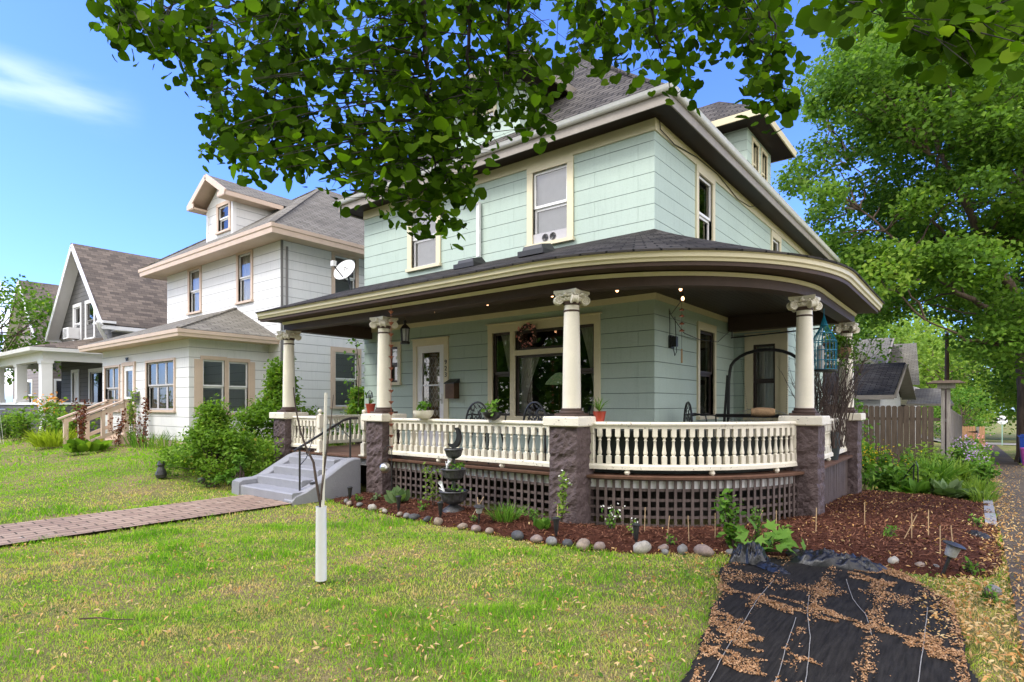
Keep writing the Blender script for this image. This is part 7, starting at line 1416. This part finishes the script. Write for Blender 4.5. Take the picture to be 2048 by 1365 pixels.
def clump(name, label, x, y, n, ln_, mat, shape='strap', cat='plant', up=(.5, 1.2), sp=.5, rad=.1, g=None, stems=None, tint=None, group=None, wide=None):
    g = (max(gz(x, y), float(z_mulch(np.array(x), np.array(y))) if inpoly(np.array(x), np.array(y), MULCH) else gz(x, y))) if g is None else g
    a = RNG.uniform(0, 6.28, n); r = rad*RNG.uniform(0, 1, n)**.5; P = np.stack([x+r*np.cos(a), y+r*np.sin(a), np.full(n, g)], 1); s = RNG.uniform(.1, sp, n)
    yd = np.stack([np.cos(a)*s, np.sin(a)*s, RNG.uniform(*up, n)], 1); o = leaves(name, P, np.full(n, ln_), shape, mat, None, (x, y, g), ydir=yd, spread=.35, tint=tint); return tag(o, label, cat, group)
def stemplant(name, label, x, y, h, ns, nl, ls, mat, spread=.25, flower=None, fn=0, fs=.04, ftop=.8, cat='plant', seed=1, shape='oval', group=None, lean=(0, 0), fdist=.04):
    g = float(max(gz(x, y), z_mulch(np.array(x), np.array(y)))) if inpoly(np.array(x), np.array(y), MULCH) else gz(x, y); o = empty(name, (x, y, g), label, cat, group); rg = np.random.default_rng(seed); mb = MB(); P, Fp = [], []
    for k in range(ns):
        a = rg.uniform(0, 6.28); s = rg.uniform(0, spread); tip = Vector((x+s*math.cos(a)+lean[0], y+s*math.sin(a)+lean[1], g+h*rg.uniform(.7, 1.05))); b = Vector((x+rg.uniform(-.3, .3)*spread, y+rg.uniform(-.3, .3)*spread, g-.02)); m = b.lerp(tip, .5)+Vector((0, 0, .05*h))
        mb.tube([b, m, tip], [.006, .002], 4, False)
        for j in range(nl):
            u = rg.uniform(.12, 1); v = b.lerp(m, u*2) if u < .5 else m.lerp(tip, u*2-1); P.append(np.array(v)+rg.normal(size=3)*ls*.45)
        if flower:
            for j in range(fn): u = rg.uniform(ftop, 1.03); Fp.append(np.array(b.lerp(tip, u))+rg.normal(size=3)*fdist)
    mb.build('stems', 'plant' if False else 'twig', o); leaves('foliage', np.array(P), ls, shape, mat, o, bias=(0, -.2, 1), spread=.7)
    if flower: leaves('flowers', np.array(Fp), fs, 'oval', flower, o, bias=(0, -.5, .7), spread=.8)
    return o
# plants of the mulch bed
clump('fern', 'bright green fern clump in the mulch between fountain and middle pier', -4.62, 5.72, 150, .23, 'plant', 'strap', up=(.3, 1.0), sp=.9, rad=.16); stemplant('bushy_seedling', 'feathery low plant right of the fern', -4.30, 5.85, .13, 14, 7, .035, 'plant', .16, seed=4)
stemplant('milkweed', 'tall yellowing weed stalk growing against the middle stone pier', -3.98, 6.02, .68, 3, 34, .062, 'pale', .05, 'fwhite', 2, .05, .7, seed=5, lean=(.04, .0)); stemplant('weed_stalk', 'thin leafy weed stalks left of the fountain in front of the lattice', -6.15, 5.95, .62, 5, 20, .055, 'pale', .16, seed=6)
clump('lily_leaves', 'strappy green leaves under the gazing ball', -6.75, 5.85, 22, .24, 'hosta', 'oval', up=(.3, .9), sp=.8, rad=.05); stemplant('small_seedling', 'small green seedling in the mulch beside the steps light', -7.45, 5.65, .09, 9, 5, .045, 'plant', .10, seed=7)
stemplant('small_seedling', 'low green sprig in the mulch left of the gazing ball hook', -7.2, 5.75, .09, 8, 5, .045, 'hosta', .12, seed=8); stemplant('small_seedling', 'low green rosette in the mulch left of the fountain', -6.02, 5.62, .08, 10, 5, .045, 'plant', .10, seed=9); stemplant('small_seedling', 'tiny sprig right of the crossed canes', -5.0, 5.55, .07, 8, 5, .03, 'plant', .09, seed=10)
stemplant('white_flower', 'small white flowering plant at the left end of the curved lattice', -3.35, 6.1, .24, 8, 9, .045, 'plant', .14, 'fwhite', 3, .03, .8, seed=11); stemplant('white_flower', 'white flowering sprig behind the right stake light', -3.0, 5.95, .17, 6, 6, .035, 'bush', .12, 'fwhite', 3, .025, .8, seed=12)
stemplant('small_seedling', 'little weed beside the pinkish border stones', -2.55, 5.92, .10, 6, 5, .04, 'plant', .07, seed=13); clump('young_aster', 'pale green sprig below the middle stone pier', -3.98, 5.62, 26, .13, 'plant', 'quad', up=(.5, 1), sp=.6, rad=.06)
stemplant('goldenrod', 'tall bright green leafy plant in front of the curved lattice', -2.02, 6.25, .56, 7, 30, .075, 'plant', .17, seed=14, lean=(-.02, 0)); stemplant('fennel', 'feathery green stalk right of the tall leafy plant', -1.80, 6.42, .42, 6, 40, .028, 'plant', .06, seed=15)
sq = empty('squash_plant', (-1.68, 6.2, 0), 'squash plant with broad lobed leaves at the edge of the black cloth', 'plant'); P = np.array([(-1.86, 6.16, .2), (-1.64, 6.1, .17), (-1.42, 6.22, .19), (-1.52, 6.05, .1), (-1.75, 6.22, .24), (-1.36, 6.05, .1), (-1.82, 6.12, .16), (-1.70, 6.05, .19), (-1.62, 6.22, .23), (-1.48, 6.1, .20), (-1.38, 6.18, .17), (-1.30, 6.12, .13), (-1.55, 5.98, .13), (-1.78, 6.0, .10), (-1.45, 6.28, .22), (-1.66, 6.3, .24), (-1.92, 6.05, .10), (-1.58, 6.12, .21)])
leaves('leaf', P, .15, 'maple', 'plant', sq, bias=(.1, -.5, .8), spread=.38, tint=RNG.uniform(.35, .75, 18)); mb = MB(); [mb.tube([(-1.68, 6.2, .03), (p[0]*.5-.84, p[1]*.5+3.1, p[2]*.7), p], [.007, .004], 5) for p in P]; mb.lathe([(0, 0), (.018, .01), (.012, .03), (0, .04)], (-1.68, 6.18, .26), 8); mb.build('stems', 'plant', sq)
for x, y, s in ((-1.5, 7.2, .09), (-.75, 7.55, .10), (-1.0, 8.2, .07), (-.3, 7.05, .11), (-.05, 6.9, .10), (.0, 9.6, .14), (.05, 7.9, .09), (-2.2, 6.75, .08), (-1.75, 7.0, .07)): pass
for i, (x, y, s, lb) in enumerate(((-.75, 7.6, .10, 'small green weed between the two right upright canes'), (-.05, 6.62, .10, 'green weed beside the tilted path lamp'), (.02, 9.1, .13, 'weedy tuft by the scrap of film near the sidewalk'), (-1.70, 7.15, .07, 'tiny weed near the right stone pier'), (.08, 5.75, .12, 'tall weed tuft in the grass strip by the sidewalk edge stone'))): stemplant('bed_weed', lb, x, y, s, 9, 6, .04, 'plant', .10, seed=40+i)
# flower bed along the fence
hed = [((-1.45, 12.9), 'broad mid green leaves right of the rear stone pier', .55, 26, .14, 'plant'), ((-1.1, 13.5), 'dark leafy perennial low behind the shepherd hook', .6, 30, .11, 'bush')]
stemplant('coneflower_clump', 'leafy clump with yellow flower sprays against the rear stone pier', -1.72, 13.4, .95, 14, 22, .10, 'plant', .40, 'fyellow', 14, .035, .75, seed=50, fdist=.07); stemplant('leafy_perennial', 'broad green perennial low in front of the yellow sprays', -1.35, 12.9, .42, 14, 22, .13, 'plant', .38, seed=51); stemplant('leafy_perennial', 'deep green perennial beside the black garden hook', -.95, 13.6, .48, 14, 24, .12, 'bush', .42, seed=52)
clump('daylily', 'arching daylily leaves in the middle of the flower bed', -.72, 14.6, 220, .62, 'plant', 'strap', up=(.6, 1.3), sp=.8, rad=.22); clump('daylily', 'fresh green daylily clump in front of the fence post', -.35, 15.4, 200, .6, 'pale', 'strap', up=(.6, 1.3), sp=.8, rad=.2); clump('hosta', 'variegated hosta at the front edge of the flower bed', -.45, 12.75, 60, .30, 'hosta', 'oval', up=(.15, .7), sp=1.0, rad=.12); clump('hosta', 'smaller variegated hosta nearer the sidewalk', -.12, 12.9, 50, .24, 'hosta', 'oval', up=(.15, .7), sp=1.0, rad=.1); clump('hosta', 'plain green hosta between the mulch and the variegated one', -.85, 12.75, 46, .28, 'plant', 'oval', up=(.2, .7), sp=1.0, rad=.12)
stemplant('goldenrod_bank', 'tall stems with small yellow flowers in front of the board fence', -1.6, 15.4, .80, 18, 22, .10, 'plant', .6, 'fyellow', 6, .035, .8, seed=53, fdist=.08); stemplant('goldenrod_bank', 'loose tall stems arching before the middle of the board fence', -1.0, 17.5, .85, 14, 18, .11, 'pale', .6, seed=54); stemplant('leafy_perennial', 'thick green foliage at the foot of the fence post', -.75, 18.8, .5, 16, 26, .12, 'plant', .5, seed=55)
stemplant('phlox', 'purple phlox at the corner of the side fence', -.25, 18.4, .95, 12, 24, .09, 'plant', .3, 'fpurple', 9, .05, .92, seed=56, fdist=.05); stemplant('phlox', 'pale lilac phlox nearer the sidewalk', .02, 16.6, .72, 14, 24, .09, 'plant', .28, 'fpurple', 9, .045, .92, seed=57, fdist=.05); stemplant('phlox', 'lilac phlox with broad leaves left of the pink hydrangea', -.02, 20.5, .8, 12, 24, .10, 'plant', .3, 'fpurple', 9, .05, .9, seed=58, fdist=.05)
stemplant('pink_hydrangea', 'plant with large pink flower heads leaning over the sidewalk', .12, 22.0, .95, 6, 22, .12, 'plant', .35, 'fpink', 13, .055, .95, seed=59, fdist=.07); stemplant('leafy_perennial', 'rounded green plant spilling over the sidewalk edge', .10, 14.8, .6, 18, 28, .09, 'plant', .38, seed=60); stemplant('leafy_perennial', 'bushy green plant at the sidewalk edge before the side fence', .08, 18.5, .7, 18, 26, .10, 'bush', .36, seed=61)
stemplant('leafy_perennial', 'feathery light green plant rising at the middle of the bed', -.9, 15.6, .72, 9, 26, .07, 'pale', .4, seed=62); clump('grass_tuft', 'pale grassy tuft at the sidewalk edge behind the mulch', -.02, 13.7, 160, .38, 'pale', 'strap', up=(.5, 1.1), sp=.9, rad=.22); clump('grass_tuft', 'yellow green grassy tuft right of the hostas', .08, 12.6, 110, .26, 'pale', 'strap', up=(.5, 1.1), sp=.9, rad=.16)
stemplant('leafy_perennial', 'mass of green foliage along the fence beyond the flower bed', -.35, 22.5, .9, 20, 26, .12, 'plant', .5, seed=63); stemplant('leafy_perennial', 'green foliage spilling beside the far part of the side fence', -.25, 27, .9, 20, 26, .13, 'pale', .5, seed=64); stemplant('leafy_perennial', 'dark green leaves behind the rear stone pier under the hedge', -2.2, 14.5, .8, 16, 26, .12, 'bush', .5, seed=65)
shrub('elder_bush', 'feathery elder shrub reaching above the fence beside the rear column', -2.6, 17.5, 2.6, .42, .6, 13, 'plant', .11, 420, seed=66)
gh = empty('garden_hook', (-.9, 12.9, 0), 'short black iron plant hook among the flower bed leaves', 'hook'); mb = MB(); gq = gz(-.9, 12.9); mb.tube([(-.92, 12.9, gq), (-.90, 12.9, gq+.52), (-.87, 12.9, gq+.6), (-.84, 12.9, gq+.5), (-.84, 12.9, gq)], .012, 6); mb.tube([(-1.12, 12.95, gq), (-1.05, 12.95, gq+.3), (-.98, 12.95, gq+.42), (-.9, 12.9, gq+.55)], .01, 6); mb.build('rod', 'iron', gh)
ch_ = empty('concrete_edging', (.15, 12, 0), 'grey concrete edging strip between the flower bed and the sidewalk', 'edging'); mb = MB()
for k in range(14): mb.box(.08, 9.6+k*1.0, gz(.1, 9.6+k)-.05, .20, 10.58+k*1.0, gz(.1, 10.1+k)+.025)
mb.build('kerb', 'concrete', ch_)
# plants in the fountain
for i, (z, R, n, lb, cx2) in enumerate(((.61, .09, 60, 'fine green plants filling the middle fountain bowl', .07), (.31, .12, 26, 'small green sprigs in the lowest fountain bowl', .05))):
    o = leaves('fountain_plant', np.stack([fx+cx2+RNG.normal(0, R*.55, n), fy+RNG.normal(0, R*.5, n), fz+z+RNG.uniform(0, .07, n)], 1), .045, 'oval', 'plant', None, (fx, fy, fz+z), spread=.8); tag(o, lb, 'plant')
# the neighbours' borders
stemplant('dock_plant', 'rusty red dock stalks beside the wooden stairs', -17.7, 4.9, 1.25, 7, 60, .07, 'rust', .25, seed=70); stemplant('dock_plant', 'rusty red dock stalk standing alone before the white porch wall', -15.9, 5.7, 1.25, 3, 70, .06, 'rust', .10, seed=71); stemplant('dock_plant', 'reddish dock between the handrails of the wooden stairs', -17.3, 5.6, .95, 6, 40, .07, 'rust', .3, seed=72); stemplant('dock_plant', 'thin brownish weed stalks under the triple window', -16.4, 5.8, .95, 6, 24, .06, 'rust', .25, seed=73)
stemplant('tall_weed', 'tall feathery green weed at the right side of the wooden stairs', -17.2, 5.9, 1.5, 7, 50, .07, 'pale', .2, seed=74); clump('tall_grass', 'rough grass under the triple window', -16.0, 5.85, 90, .42, 'plant', 'strap', up=(.7, 1.3), sp=.6, rad=.5); clump('tall_grass', 'grass fringe at the corner of the white porch', -15.0, 5.85, 60, .35, 'pale', 'strap', up=(.7, 1.3), sp=.6, rad=.35)
clump('golden_grass', 'bright yellow green grass mound left of the wooden stairs', -19.7, 4.9, 520, .5, 'gold', 'strap', up=(.4, 1.1), sp=1.0, rad=.5); clump('broad_weed', 'broad dark leaves at the foot of the dock stalks', -17.0, 4.8, 40, .4, 'bush', 'oval', up=(.3, .8), sp=1.0, rad=.3)
stemplant('orange_lily', 'orange daylilies in front of the grey house porch', -21.9, 5.2, 1.35, 18, 20, .12, 'pale', .7, 'forange', 5, .10, .93, seed=75, fdist=.08); 
for i, (x, y, h, lb) in enumerate(((-23.5, 5.0, 1.0, 'green overgrowth below the grey house corner post'), (-25.8, 5.0, .8, 'low green overgrowth along the wire fence at the left'), (-21.0, 5.3, 1.1, 'green weeds between the grey and white houses'), (-28.0, 5.0, .7, 'green plants at the far left end of the wire fence'), (-20.4, 5.4, .8, 'leafy plants left of the wooden stairs behind the golden grass'), (-30.6, 5.0, .8, 'grassy border at the extreme left'))): stemplant('border_plants', lb, x, y, h, 30, 22, .12, 'plant' if i % 2 else 'bush', 1.1, seed=80+i)
stemplant('shepherd_weeds', 'grassy weeds around the stones below the spreading bush', -10.9, 5.0, .16, 26, 6, .05, 'plant', .5, seed=90)
mb = MB(); mb.bar((-22.6, 4.1, .35), (-23.6, 3.9, .75), .1, .03); tag(mb.build('white_board', 'white', None, False, (-23, 4, .3)), 'white board leaning among the weeds in front of the grey house', 'board')
gt = MB(); gt.lathe([(0, 0), (.08, .0), (.10, .06), (.07, .15), (.05, .2), (.07, .24), (.05, .3), (0, .32)], (-11.9, 4.55, gz(-11.9, 4.55)), 12); tag(gt.build('stone_bird', 'pewter', None, True, (-11.9, 4.55, gz(-11.9, 4.55))), 'small grey stone garden figure in front of the spreading bush', 'garden figure')
